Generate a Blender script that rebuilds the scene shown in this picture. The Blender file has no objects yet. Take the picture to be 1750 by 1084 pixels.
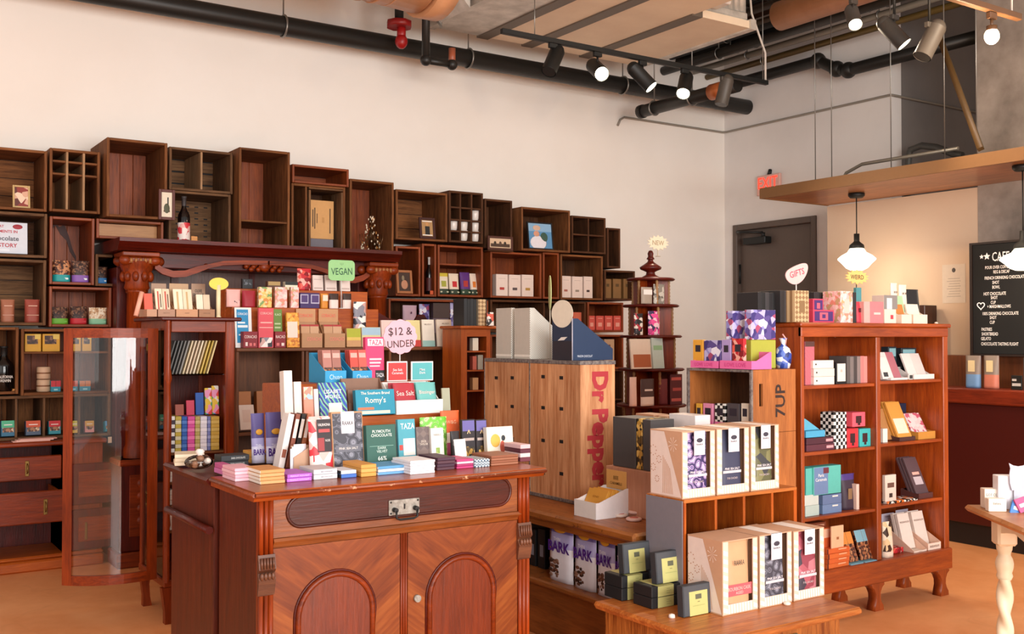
import bpy, bmesh, math, random
from math import sin, cos, pi, radians, atan2, sqrt
from mathutils import Vector, Matrix

# ---------------------------------------------------------------- camera
S = bpy.context.scene
COL = S.collection
F, H = 1765.0, 1.5
UX, UY = .555, .832                      # viewing direction in the room's axes
PITCH = math.atan(34 / F)
cam = bpy.data.cameras.new('camera'); camo = bpy.data.objects.new('camera', cam); COL.objects.link(camo)
cam.sensor_width = 36; cam.lens = 36 * F / 1750; cam.clip_start = .05; cam.clip_end = 60
camo.location = (0, 0, H); camo.rotation_euler = (pi / 2 + PITCH, 0, -atan2(UX, UY))
S.camera = camo
# ---------------------------------------------------------------- world and light
S.view_settings.view_transform = 'Standard'; S.view_settings.look = 'None'
S.view_settings.gamma = 1; S.view_settings.use_curve_mapping = False
S.view_settings.exposure = 0.62
wd = bpy.data.worlds.new('world'); S.world = wd; wd.use_nodes = True
wd.node_tree.nodes['Background'].inputs[0].default_value = (1, .97, .93, 1)
wd.node_tree.nodes['Background'].inputs[1].default_value = .52

def lamp(kind, name, loc, target, energy, color=(1, .85, .68), **kw):
    l = bpy.data.lights.new(name, kind); l.energy = energy; l.color = color
    for k, v in kw.items(): setattr(l, k, v)
    o = bpy.data.objects.new(name, l); COL.objects.link(o); o.location = loc
    if target is not None:
        o.rotation_euler = (Vector(target) - Vector(loc)).to_track_quat('-Z', 'Y').to_euler()
    return o
# added fill lights behind and left of the camera, as from assumed shop windows
lamp('AREA', 'added_fill_light', (2.0, -3.0, 2.1), (4.0, 6, 1.5), 420, (1, .99, .97), shape='RECTANGLE', size=6.0, size_y=2.6)  # added unseen soft light from the camera side; its window is only assumed
lamp('AREA', 'added_fill_light', (-3.6, 2.2, 2.2), (3.2, 6.0, 1.3), 22, (1, .98, .95), shape='RECTANGLE', size=4.0, size_y=2.4)  # added unseen side fill that brightens the left wall

# ---------------------------------------------------------------- measuring helpers
def XY(px, Y):
    "room X of the point of the plane Y seen at column px"
    r = (px - 875) / F
    return Y * (UX + UY * r) / (UY - UX * r)
def YX(px, X):
    r = (px - 875) / F
    return X * (UY - UX * r) / (UX + UY * r)
def ZP(py, X, Y):
    k = (542 - py) / F; d = UX * X + UY * Y
    return H + d * (k * cos(PITCH) + sin(PITCH)) / (cos(PITCH) - k * sin(PITCH))
CM = Matrix.Translation((0, 0, H)) @ camo.rotation_euler.to_matrix().to_4x4()
def RP(px, py, X=None, Y=None, Z=None):
    d = CM.to_3x3() @ Vector(((px - 875) / F, (542 - py) / F, -1))
    if X is not None: t = X / d.x
    elif Y is not None: t = Y / d.y
    else: t = (Z - H) / d.z
    return Vector((d.x * t, d.y * t, H + d.z * t))

# ---------------------------------------------------------------- materials
def lin(c):
    if isinstance(c, str):
        c = c.lstrip('#')
        if len(c) == 3: c = ''.join(x * 2 for x in c)
        c = [int(c[i:i + 2], 16) / 255 for i in (0, 2, 4)]
        return tuple(x / 12.92 if x < .04045 else ((x + .055) / 1.055) ** 2.4 for x in c)
    return tuple(c)
_M = {}
def _new(name):
    m = bpy.data.materials.new(name); m.use_nodes = True
    nt = m.node_tree; b = nt.nodes['Principled BSDF']
    return m, nt, b
def nd(nt, t, **kw):
    n = nt.nodes.new(t)
    for k, v in kw.items(): setattr(n, k, v)
    return n
def mixc(nt, fac, a, b, blend='MIX'):
    n = nd(nt, 'ShaderNodeMix', data_type='RGBA', blend_type=blend)
    for sock, v in ((n.inputs[0], fac), (n.inputs[6], a), (n.inputs[7], b)):
        if isinstance(v, bpy.types.NodeSocket): nt.links.new(v, sock)
        elif isinstance(v, (int, float)): sock.default_value = v
        else: sock.default_value = (*v, 1)
    return n.outputs[2]
def ramp(nt, fac, pts, mode='LINEAR'):
    n = nd(nt, 'ShaderNodeValToRGB'); n.color_ramp.interpolation = mode
    e = n.color_ramp.elements
    while len(e) < len(pts): e.new(.5)
    for i, (p, c) in enumerate(pts):
        e[i].position = p; e[i].color = (*c, 1)
    nt.links.new(fac, n.inputs[0]); return n.outputs[0]
def coords(nt, scale=(1, 1, 1), rot=(0, 0, 0), kind='Object', loc=(0, 0, 0)):
    t = nd(nt, 'ShaderNodeTexCoord'); m = nd(nt, 'ShaderNodeMapping')
    m.inputs['Scale'].default_value = scale; m.inputs['Rotation'].default_value = rot; m.inputs['Location'].default_value = loc
    nt.links.new(t.outputs[kind], m.inputs[0]); return m.outputs[0]
def noise(nt, vec, scale, detail=3, rough=.5, dist=0):
    n = nd(nt, 'ShaderNodeTexNoise'); n.inputs['Scale'].default_value = scale; n.inputs['Detail'].default_value = detail
    n.inputs['Roughness'].default_value = rough; n.inputs['Distortion'].default_value = dist
    if vec is not None: nt.links.new(vec, n.inputs['Vector'])
    return n.outputs['Fac']
def bump(nt, b, h, strength, dist=.01):
    n = nd(nt, 'ShaderNodeBump'); n.inputs['Strength'].default_value = strength; n.inputs['Distance'].default_value = dist
    nt.links.new(h, n.inputs['Height']); nt.links.new(n.outputs[0], b.inputs['Normal'])

def paper(c, rough=.55, metal=0.0, emit=0):
    key = ('p', c, rough, metal, emit)
    if key in _M: return _M[key]
    m, nt, b = _new('paper_' + str(c).strip('#')); k = lin(c)
    v = noise(nt, coords(nt), 35, 2)
    nt.links.new(mixc(nt, v, tuple(x * .93 for x in k), tuple(min(1, x * 1.05) for x in k)), b.inputs['Base Color'])
    b.inputs['Roughness'].default_value = rough; b.inputs['Metallic'].default_value = metal
    if emit:
        b.inputs['Emission Color'].default_value = (*k, 1); b.inputs['Emission Strength'].default_value = emit
    _M[key] = m; return m

def wood(dark, light, axis='X', scale=1.0, rough=.45, tag='', contrast=1.0, worn=None, spec=.5, coat=0):
    key = ('w', dark, light, axis, scale, rough, tag, contrast, worn)
    if key in _M: return _M[key]
    m, nt, b = _new('wood_' + (tag or dark.strip('#')))
    s = {'X': (1.2, 14, 14), 'Y': (14, 1.2, 14), 'Z': (14, 14, 1.2)}[axis]
    vec = coords(nt, tuple(x * scale for x in s))
    n1 = noise(nt, vec, 1.6, 5, .62, 1.2)
    n2 = noise(nt, coords(nt, tuple(x * scale * 4 for x in s)), 2.2, 3, .6)
    w = mixc(nt, .35, n1, n2)
    a, z = .5 - .22 / contrast, .5 + .22 / contrast
    c = ramp(nt, w, [(max(0, a), lin(dark)), (min(1, z), lin(light))])
    big = noise(nt, coords(nt, (1, 1, 1)), 2.1, 2)
    c = mixc(nt, big, tuple(x * 1 for x in (.78, .78, .78)), (1.15, 1.12, 1.08), 'MIX') if False else c
    mul = nd(nt, 'ShaderNodeMix', data_type='RGBA', blend_type='MULTIPLY'); mul.inputs[0].default_value = 1
    nt.links.new(c, mul.inputs[6]); nt.links.new(ramp(nt, big, [(.3, (.72, .70, .70)), (.7, (1.1, 1.08, 1.05))]), mul.inputs[7])
    c = mul.outputs[2]
    if worn:
        wn = noise(nt, coords(nt), 26, 4, .7)
        f = ramp(nt, wn, [(.60, (0, 0, 0)), (.68, (1, 1, 1))])
        c = mixc(nt, f, c, lin(worn))
    nt.links.new(c, b.inputs['Base Color']); b.inputs['Roughness'].default_value = rough
    b.inputs['Specular IOR Level'].default_value = spec
    if coat: b.inputs['Coat Weight'].default_value = coat; b.inputs['Coat Roughness'].default_value = .18
    bump(nt, b, n2, .25, .003)
    _M[key] = m; return m

def pattern(cols, scale=40, kind='voronoi', rough=.5, stretch=(1, 1, 1)):
    "busy printed packaging in three or four colours"
    key = ('v', tuple(cols), scale, kind, rough, stretch)
    if key in _M: return _M[key]
    m, nt, b = _new('print_' + kind)
    vec = coords(nt, stretch)
    if kind == 'voronoi':
        n = nd(nt, 'ShaderNodeTexVoronoi'); n.inputs['Scale'].default_value = scale; nt.links.new(vec, n.inputs['Vector'])
        sep = nd(nt, 'ShaderNodeSeparateColor'); nt.links.new(n.outputs['Color'], sep.inputs[0]); f = sep.outputs[0]
    elif kind == 'rings':
        n = nd(nt, 'ShaderNodeTexVoronoi'); n.inputs['Scale'].default_value = scale; nt.links.new(vec, n.inputs['Vector'])
        mm = nd(nt, 'ShaderNodeMath', operation='MULTIPLY'); nt.links.new(n.outputs['Distance'], mm.inputs[0]); mm.inputs[1].default_value = 9
        sn = nd(nt, 'ShaderNodeMath', operation='SINE'); nt.links.new(mm.outputs[0], sn.inputs[0])
        ad = nd(nt, 'ShaderNodeMath', operation='MULTIPLY_ADD'); nt.links.new(sn.outputs[0], ad.inputs[0]); ad.inputs[1].default_value = .5; ad.inputs[2].default_value = .5
        f = ad.outputs[0]
    elif kind == 'diamond':
        n = nd(nt, 'ShaderNodeTexChecker'); n.inputs['Scale'].default_value = scale; nt.links.new(coords(nt, stretch, (0, pi / 4, 0)), n.inputs['Vector']); f = n.outputs['Fac']
    elif kind == 'check':
        n = nd(nt, 'ShaderNodeTexChecker'); n.inputs['Scale'].default_value = scale; nt.links.new(vec, n.inputs['Vector']); f = n.outputs['Fac']
    elif kind == 'stripe':
        n = nd(nt, 'ShaderNodeTexWave'); n.inputs['Scale'].default_value = scale; n.inputs['Distortion'].default_value = 2.5; n.bands_direction = 'DIAGONAL'
        nt.links.new(vec, n.inputs['Vector']); f = n.outputs['Fac']
    else:
        f = ramp(nt, noise(nt, vec, scale, 2, .5, .8), [(.32, (0, 0, 0)), (.68, (1, 1, 1))])
    k = len(cols)
    c = ramp(nt, f, [(i / k, lin(cc)) for i, cc in enumerate(cols)], 'CONSTANT')
    nt.links.new(c, b.inputs['Base Color']); b.inputs['Roughness'].default_value = rough
    _M[key] = m; return m

def glass(name='clear_glass', rough=.0, tint=(1, 1, 1)):
    key = ('g', name)
    if key in _M: return _M[key]
    m, nt, b = _new(name)
    nt.nodes.remove(b); out = nt.nodes['Material Output']
    tr = nd(nt, 'ShaderNodeBsdfTransparent'); tr.inputs[0].default_value = (*tint, 1)
    gl = nd(nt, 'ShaderNodeBsdfGlossy'); gl.inputs['Roughness'].default_value = .03
    fr = nd(nt, 'ShaderNodeFresnel'); fr.inputs[0].default_value = 1.5
    w = noise(nt, coords(nt, (1, 1, .3)), 3, 1)
    mx = nd(nt, 'ShaderNodeMixShader'); nt.links.new(fr.outputs[0], mx.inputs[0])
    nt.links.new(tr.outputs[0], mx.inputs[1]); nt.links.new(gl.outputs[0], mx.inputs[2]); nt.links.new(mx.outputs[0], out.inputs[0])
    bn = nd(nt, 'ShaderNodeBump'); bn.inputs['Strength'].default_value = .12; bn.inputs['Distance'].default_value = .004
    nt.links.new(w, bn.inputs['Height']); nt.links.new(bn.outputs[0], gl.inputs['Normal'])
    _M[key] = m; return m

# ---------------------------------------------------------------- mesh builder
class MB:
    def __init__(s): s.v = []; s.f = []; s.mi = []; s.sm = []; s.mats = []; s.M = Matrix()
    def mat(s, m):
        if isinstance(m, str): m = paper(m)
        if m not in s.mats: s.mats.append(m)
        return s.mats.index(m)
    def add(s, vs, fs, m, smooth=False):
        k = len(s.v); i = s.mat(m)
        s.v += [tuple(s.M @ Vector(p)) for p in vs]
        for f in fs: s.f.append(tuple(k + a for a in f)); s.mi.append(i); s.sm.append(smooth)
        return s
    def box(s, x0, y0, z0, x1, y1, z1, m, c=0):
        if c <= 0:
            vs = [(x0, y0, z0), (x1, y0, z0), (x1, y1, z0), (x0, y1, z0), (x0, y0, z1), (x1, y0, z1), (x1, y1, z1), (x0, y1, z1)]
            return s.add(vs, [(0, 3, 2, 1), (4, 5, 6, 7), (0, 1, 5, 4), (1, 2, 6, 5), (2, 3, 7, 6), (3, 0, 4, 7)], m)
        c = min(c, .45 * abs(x1 - x0), .45 * abs(y1 - y0), .45 * abs(z1 - z0))
        X, Y, Z = (x0, x1), (y0, y1), (z0, z1); vs = []; idx = {}
        for i in (0, 1):
            for j in (0, 1):
                for k in (0, 1):
                    a = (X[i], Y[j], Z[k]); si, sj, sk = (1 - 2 * i) * c, (1 - 2 * j) * c, (1 - 2 * k) * c
                    for ax, p in enumerate(((a[0], a[1] + sj, a[2] + sk), (a[0] + si, a[1], a[2] + sk), (a[0] + si, a[1] + sj, a[2]))):
                        idx[i, j, k, ax] = len(vs); vs.append(p)
        fs = []
        for ax in range(3):
            o = [q for q in range(3) if q != ax]
            for e in (0, 1):
                quad = []
                for (p, q) in ((0, 0), (1, 0), (1, 1), (0, 1)):
                    t = [0, 0, 0]; t[ax] = e; t[o[0]] = p; t[o[1]] = q; quad.append(idx[(*t, ax)])
                fs.append(tuple(quad))
            for (p, q) in ((0, 0), (1, 0), (1, 1), (0, 1)):
                t = [0, 0, 0]; t[o[0]] = p; t[o[1]] = q; a0 = list(t); a1 = list(t); a1[ax] = 1
                fs.append((idx[(*a0, o[0])], idx[(*a1, o[0])], idx[(*a1, o[1])], idx[(*a0, o[1])]))
        for i in (0, 1):
            for j in (0, 1):
                for k in (0, 1): fs.append((idx[i, j, k, 0], idx[i, j, k, 1], idx[i, j, k, 2]))
        return s.add(vs, fs, m)
    def patch(s, x0, z0, x1, z1, m, y=-.0006):
        return s.add([(x0, y, z0), (x1, y, z0), (x1, y, z1), (x0, y, z1)], [(0, 1, 2, 3)], m)
    def prism(s, pts, a, b, plane, m, smooth=False):
        n = len(pts)
        if plane == 'xz': P = lambda p, t: (p[0], t, p[1])
        elif plane == 'xy': P = lambda p, t: (p[0], p[1], t)
        else: P = lambda p, t: (t, p[0], p[1])
        s.add([P(p, a) for p in pts] + [P(p, b) for p in pts], [tuple(range(n)), tuple(range(2 * n - 1, n - 1, -1))], m)
        s.add([P(p, a) for p in pts] + [P(p, b) for p in pts], [(i, (i + 1) % n, n + (i + 1) % n, n + i) for i in range(n)], m, smooth)
        return s
    def lathe(s, prof, m, o=(0, 0, 0), n=20, smooth=True, flute=0, a0=0, a1=2 * pi):
        vs = []; fs = []; full = abs(a1 - a0 - 2 * pi) < 1e-6; cnt = n if full else n + 1
        for r, z in prof:
            for i in range(cnt):
                a = a0 + (a1 - a0) * i / n; rr = r * (1 - flute * (i % 2))
                vs.append((o[0] + rr * cos(a), o[1] + rr * sin(a), o[2] + z))
        for j in range(len(prof) - 1):
            for i in range(n):
                k = (i + 1) % cnt
                fs.append((j * cnt + i, j * cnt + k, (j + 1) * cnt + k, (j + 1) * cnt + i))
        return s.add(vs, fs, m, smooth)
    def cyl(s, p0, p1, r0, m, r1=None, n=14, caps=True):
        r1 = r0 if r1 is None else r1; p0 = Vector(p0); p1 = Vector(p1); d = (p1 - p0).normalized()
        q = d.to_track_quat('Z', 'Y').to_matrix(); vs = []
        for p, r in ((p0, r0), (p1, r1)):
            for i in range(n): vs.append(tuple(p + q @ Vector((r * cos(2 * pi * i / n), r * sin(2 * pi * i / n), 0))))
        s.add(vs, [(i, (i + 1) % n, n + (i + 1) % n, n + i) for i in range(n)], m, True)
        if caps: s.add(vs, [tuple(range(n - 1, -1, -1)), tuple(range(n, 2 * n))], m)
        return s
    def tube(s, pts, r, m, n=8):
        pts = [Vector(p) for p in pts]; vs = []; fs = []
        for i, p in enumerate(pts):
            d = (pts[min(i + 1, len(pts) - 1)] - pts[max(i - 1, 0)]).normalized()
            q = d.to_track_quat('Z', 'X').to_matrix()
            for k in range(n): vs.append(tuple(p + q @ Vector((r * cos(2 * pi * k / n), r * sin(2 * pi * k / n), 0))))
        for i in range(len(pts) - 1):
            a = (Vector(vs[(i + 1) * n]) - pts[i + 1])
            best = min(range(n), key=lambda k: (Vector(vs[i * n + k]) - pts[i] - a).length)
            for k in range(n): fs.append((i * n + (k + best) % n, i * n + (k + 1 + best) % n, (i + 1) * n + (k + 1) % n, (i + 1) * n + k))
        s.add(vs, fs, m, True)
        s.add(vs, [tuple(range(n - 1, -1, -1)), tuple(range(len(vs) - n, len(vs)))], m)
        return s
    def ell(s, c, r, m, n=14, k=8):
        vs = []; fs = []
        for j in range(k + 1):
            t = pi * j / k
            for i in range(n):
                a = 2 * pi * i / n
                vs.append((c[0] + r[0] * sin(t) * cos(a), c[1] + r[1] * sin(t) * sin(a), c[2] - r[2] * cos(t)))
        for j in range(k):
            for i in range(n): fs.append((j * n + i, j * n + (i + 1) % n, (j + 1) * n + (i + 1) % n, (j + 1) * n + i))
        return s.add(vs, fs, m, True)
    def text(s, string, cx, cz, h, m, maxw=None, y=-.001, rot=0, thick=0, bold=0):
        vs, fs, w, hh = text_geo(string, bold)
        k = h / max(hh, 1e-6)
        if maxw and w * k > maxw: k2 = maxw / w
        else: k2 = k
        c, sn = cos(rot), sin(rot); out = []
        for (a, b2) in vs:
            a = (a - w / 2) * k2; b2 = (b2 - hh / 2) * min(k, k2 * 1.6)
            out.append((cx + a * c - b2 * sn, y, cz + a * sn + b2 * c))
        return s.add(out, fs, m)
    def build(s, name, parent=None, loc=None, rz=0, rot=None):
        me = bpy.data.meshes.new(name); me.from_pydata(s.v, [], s.f)
        for m in s.mats: me.materials.append(m)
        me.polygons.foreach_set('material_index', s.mi); me.polygons.foreach_set('use_smooth', s.sm)
        bm = bmesh.new(); bm.from_mesh(me); bmesh.ops.remove_doubles(bm, verts=bm.verts, dist=1e-6)
        bmesh.ops.recalc_face_normals(bm, faces=bm.faces); bm.to_mesh(me); bm.free(); me.update()
        o = bpy.data.objects.new(name, me); COL.objects.link(o)
        if parent: o.parent = parent
        if loc: o.location = loc
        if rz: o.rotation_euler = (0, 0, rz)
        if rot: o.rotation_euler = rot
        return o
def _each(s, name, parent=None):
    "every board its own part"
    out = []; k = 0; groups = []
    # islands by shared vertices
    par = list(range(len(s.v)))
    def fd(a):
        while par[a] != a: par[a] = par[par[a]]; a = par[a]
        return a
    for f in s.f:
        for a in f[1:]: par[fd(a)] = fd(f[0])
    g = {}
    for i, f in enumerate(s.f): g.setdefault(fd(f[0]), []).append(i)
    for root in g:
        q = MB(); q.mats = s.mats; idx = {}
        for i in g[root]:
            fs = []
            for a in s.f[i]:
                if a not in idx: idx[a] = len(q.v); q.v.append(s.v[a])
                fs.append(idx[a])
            q.f.append(tuple(fs)); q.mi.append(s.mi[i]); q.sm.append(s.sm[i])
        out.append(q.build(name, parent))
    return out
MB.each = _each
_T = {}
def text_geo(string, bold=0):
    if (string, bold) in _T: return _T[string, bold]
    cu = bpy.data.curves.new('t', 'FONT'); cu.body = string; cu.resolution_u = 2; cu.offset = bold
    cu.space_line = .95; cu.align_x = 'CENTER'
    ob = bpy.data.objects.new('t', cu); COL.objects.link(ob)
    dg = bpy.context.evaluated_depsgraph_get(); me = bpy.data.meshes.new_from_object(ob.evaluated_get(dg))
    vs = [(v.co.x, v.co.y) for v in me.vertices]; fs = [tuple(p.vertices) for p in me.polygons]
    bpy.data.objects.remove(ob); bpy.data.curves.remove(cu); bpy.data.meshes.remove(me)
    if not vs: vs, fs = [(0, 0), (1, 0), (1, 1)], []
    x0 = min(v[0] for v in vs); y0 = min(v[1] for v in vs); w = max(v[0] for v in vs) - x0; h = max(v[1] for v in vs) - y0
    r = ([(a - x0, b - y0) for a, b in vs], fs, w, h); _T[string, bold] = r; return r

def tag(o, label, cat=None, group=None, kind=None):
    if label: o['label'] = label
    if cat: o['category'] = cat
    if group: o['group'] = group
    if kind: o['kind'] = kind
    return o
def empty(name, loc, label, cat, group=None, rz=0):
    o = bpy.data.objects.new(name, None); COL.objects.link(o); o.location = loc; o.rotation_euler = (0, 0, rz); o.empty_display_size = .05
    return tag(o, label, cat, group)
def copy_tree(o, parent=None):
    c = o.copy(); COL.objects.link(c); c.parent = parent
    for ch in list(o.children): copy_tree(ch, c)
    return c
def struct(name, mb):
    o = mb.build(name); o['kind'] = 'structure'; return o

# wood palette
RED = wood('#541804', '#a8420f', 'X', tag='red_mahogany_x', rough=.4, coat=.05, spec=.3)
REDZ = wood('#541804', '#a8420f', 'Z', tag='red_mahogany_z', rough=.4, coat=.05, spec=.3)
REDY = wood('#4a1408', '#96381a', 'Y', tag='red_mahogany_y', rough=.4, coat=.05, spec=.3)
DRED = wood('#300804', '#701c0c', 'X', tag='dark_mahogany_x', rough=.38, coat=.06, spec=.3)
DREDZ = wood('#300804', '#701c0c', 'Z', tag='dark_mahogany_z', rough=.38, coat=.06, spec=.3)
CHER = wood('#8a340c', '#c8661e', 'X', tag='cherry_x', rough=.42, coat=.04, spec=.35)
CHERZ = wood('#8a340c', '#c8661e', 'Z', tag='cherry_z', rough=.42, coat=.04, spec=.35)
OAK = wood('#904416', '#cc7c38', 'X', tag='oak_x', rough=.4, contrast=1.5)
OAKY = wood('#94532a', '#cc8a4e', 'Y', tag='oak_y', rough=.4, contrast=1.5)
DARK = paper('#140b09', .7)
BRASS = paper('#8a6a38', .35, .8)
IRON = paper('#1b1b1b', .5, .3)
BLKM = paper('#111312', .55)
# ================================================================ setting
WY, WX = 7.78, 7.88
def wallmat(name, c, c2=None, sc=1.2, rough=.85):
    m, nt, b = _new(name)
    n = noise(nt, coords(nt), sc, 5, .6); k = lin(c); k2 = lin(c2) if c2 else tuple(x * .95 for x in k)
    nt.links.new(ramp(nt, n, [(.35, k2), (.65, k)]), b.inputs['Base Color']); b.inputs['Roughness'].default_value = rough
    bump(nt, b, noise(nt, coords(nt), 60, 3), .08, .004); return m
WALL = wallmat('painted_plaster', '#f3ece4', '#efe7de')
WALLG = wallmat('grey_white_plaster', '#e8e2de', '#e0dad6')
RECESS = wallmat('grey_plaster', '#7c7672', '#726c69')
CONC = wallmat('concrete', '#a89a8e', '#7a6e64', 2.2)
m_floor, nt, b = _new('polished_concrete')
n = noise(nt, coords(nt), .9, 5, .6, .5); n2 = noise(nt, coords(nt), 9, 4, .6)
c = ramp(nt, n, [(.3, lin('#dc8a50')), (.7, lin('#fcb67c'))]); c = mixc(nt, .2, c, ramp(nt, n2, [(.3, lin('#dc8c54')), (.7, lin('#ffc08c'))]))
vor = nd(nt, 'ShaderNodeTexVoronoi', feature='DISTANCE_TO_EDGE'); vor.inputs['Scale'].default_value = .55
wv = nd(nt, 'ShaderNodeVectorMath', operation='ADD'); nt.links.new(coords(nt), wv.inputs[0])
nn = nd(nt, 'ShaderNodeTexNoise'); nn.inputs['Scale'].default_value = 2.0; nt.links.new(coords(nt), nn.inputs['Vector']); nt.links.new(nn.outputs['Color'], wv.inputs[1])
nt.links.new(wv.outputs[0], vor.inputs['Vector'])
cr = ramp(nt, vor.outputs['Distance'], [(.0, (.95, .94, .93)), (.012, (1, 1, 1))])
c = mixc(nt, .5, c, c); mu = nd(nt, 'ShaderNodeMix', data_type='RGBA', blend_type='MULTIPLY'); mu.inputs[0].default_value = 1
nt.links.new(c, mu.inputs[6]); nt.links.new(cr, mu.inputs[7]); nt.links.new(mu.outputs[2], b.inputs['Base Color'])
b.inputs['Roughness'].default_value = .38; bump(nt, b, n2, .05, .004)
CZ = 4.75
struct('floor', MB().box(-7, -3.5, -.1, 11, 9, 0, m_floor))
struct('ceiling', MB().box(-4, 1.0, CZ, 11, 9, CZ + .1, wallmat('ceiling_concrete', '#c9beb0', '#beb3a6')))
struct('wall_left', MB().box(-7, WY, 0, 9.5, WY + .15, CZ, WALL))
y_door0, y_door1 = 6.57, 7.65; zd = 2.66
y_rec = YX(1525, WX)
w = MB()
w.box(WX, y_door1, 0, WX + .15, WY, CZ, WALLG); w.box(WX, y_rec, 0, WX + .15, y_door0, CZ, WALLG); w.box(WX, y_door0, zd, WX + .15, y_door1, CZ, WALLG)
w.box(WX, y_door0, 0, WX + .1, y_door1, zd, WALLG) if False else None
struct('wall_right', w)
struct('wall_recess', MB().box(WX + .151, y_rec, 0, 10.5, y_rec + .12, CZ, RECESS).box(10.4, 2.5, 0, 10.52, y_rec - .001, CZ, RECESS))
# partition under the canopy and the concrete pillar beside it
PX = 7.4
y_p0 = YX(1415, PX); y_col = YX(1673, PX)
struct('wall_partition', MB().box(PX, y_col + .002, 0, WX - .002, y_p0, 2.655, wallmat('lamp_warmed_plaster', '#dcc2a8', '#d8bca0')))  # warm light of the pendants is put into the plaster colour
struct('trim_pillar', MB().box(PX - .002, 3.2, 0, PX + .8, y_col, CZ, CONC))
# door
dm = paper('#5e5048', .5); dr = MB()
dr.box(WX + .04, y_door0 + .06, .01, WX + .09, y_door1 - .06, zd - .06, dm, .003)
door = dr.build('door_1'); door['kind'] = 'structure'
fr = MB()
for a, bb in ((y_door0, y_door0 + .06), (y_door1 - .06, y_door1)): fr.box(WX - .02, a, 0, WX + .12, bb, zd, dm, .004)
fr.box(WX - .02, y_door0 + .06, zd - .06, WX + .12, y_door1 - .06, zd, dm, .004)
fr.build('door_frame', door)
MB().box(WX - .06, 7.17, 2.44, WX + .04, 7.47, 2.51, BLKM, .008).cyl((WX - .03, 7.22, 2.51), (WX - .03, 7.22, 2.55), .02, BLKM).tube([(WX - .03, 7.22, 2.55), (WX - .16, 7.40, 2.56), (WX - .01, 7.60, 2.585)], .012, BLKM).build('door_closer', door)
for z in (.35, 1.25, 2.05): MB().cyl((WX + .02, y_door1 - .062, z), (WX + .02, y_door1 - .062, z + .2), .012, BLKM).build('door_hinge', door)
MB().cyl((WX + .04, y_door0 + .13, 1.0), (WX - .03, y_door0 + .13, 1.0), .014, BLKM).box(WX - .045, y_door0 + .12, .985, WX - .025, y_door0 + .25, 1.015, BLKM, .005).build('door_handle', door)

# exit sign
yx = YX(1318, WX); zx0, zx1 = ZP(333, WX, yx), ZP(299, WX, yx)
es = empty('exit_sign', (WX, yx, zx0), 'small red lit EXIT sign high on the wall above the grey door', 'exit sign')
hh = zx1 - zx0
sg = MB(); sg.M = Matrix.Rotation(radians(-90), 4, 'Z')
sg.box(-.15, -.04, 0, .15, -.002, hh, paper('#e0b0a4', .4), .006); sg.build('housing', es)  # pink glow of the lit sign is put into the housing colour
sg = MB(); sg.M = Matrix.Rotation(radians(-90), 4, 'Z')
sg.text('EXIT', 0, hh * .60, hh * .56, paper('#ff2a18', .4, 0, 2.2), .25, y=-.043, bold=.0); sg.build('letters', es)
MB().cyl((-.02, 0, hh), (0, 0, hh + .05), .02, BLKM).build('mount', es)

# canopy over the cafe counter
cx0, cz0, cz1 = 6.54, 2.665, 2.75
ca = empty('canopy', (0, 0, 0), 'long flat wooden canopy with brown fascia hanging over the cafe counter', 'canopy')
under = wood('#8a4f28', '#c98a54', 'Y', tag='canopy_ply', rough=.3, contrast=1.4)
fas = paper('#7e5832', .6)
MB().box(cx0 + .02, 2.2, cz0, PX - .004, y_p0 - .02, cz0 + .02, under).build('soffit_panel', ca)
MB().box(cx0, 2.2, cz0 - .004, cx0 + .02, y_p0, cz1, fas).box(cx0 + .02, y_p0 - .02, cz0 - .004, PX - .004, y_p0, cz1, fas).box(cx0 + .02, 2.2, cz1 - .01, PX - .004, y_p0 - .02, cz1, fas).build('fascia', ca)
STEEL = paper('#8d8a84', .35, .7)
for px in (1395, 1423, 1525, 1617, 1672):
    y = YX(px, cx0 + .2)
    tag(MB().cyl((cx0 + .2, y, cz1), (cx0 + .2, y, CZ), .004, STEEL, n=6).build('hanger_wire'), 'thin steel wire holding up the flat wooden canopy', 'wire', 'canopy hanger wires')
# ================================================================ overhead services
PIPE = paper('#24221f', .45, .2)
# main black pipe along the left wall
pz, py_ = 3.86, 7.45
xr = XY(1298, py_)
t = empty('sprinkler_pipe', (0, 0, 0), 'thick black pipe running along the cream wall high under the ceiling', 'pipe')
MB().cyl((-3.5, py_, pz), (xr - .03, py_, pz), .075, PIPE, n=20).build('pipe', t)
MB().cyl((xr - .05, py_, pz), (xr, py_, pz), .082, PIPE, n=20).build('end_cap', t)
for px in (482, 800, 1065):
    x = XY(px, py_)
    h = MB(); h.M = Matrix.Translation((x, py_, pz))
    h.tube([(0, .083 * cos(a), .083 * sin(a)) for a in [i * pi / 10 for i in range(21)]], .008, STEEL, 6)
    h.cyl((0, 0, .085), (0, 0, CZ - pz), .006, STEEL, n=6); h.build('pipe_hanger', t)
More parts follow.
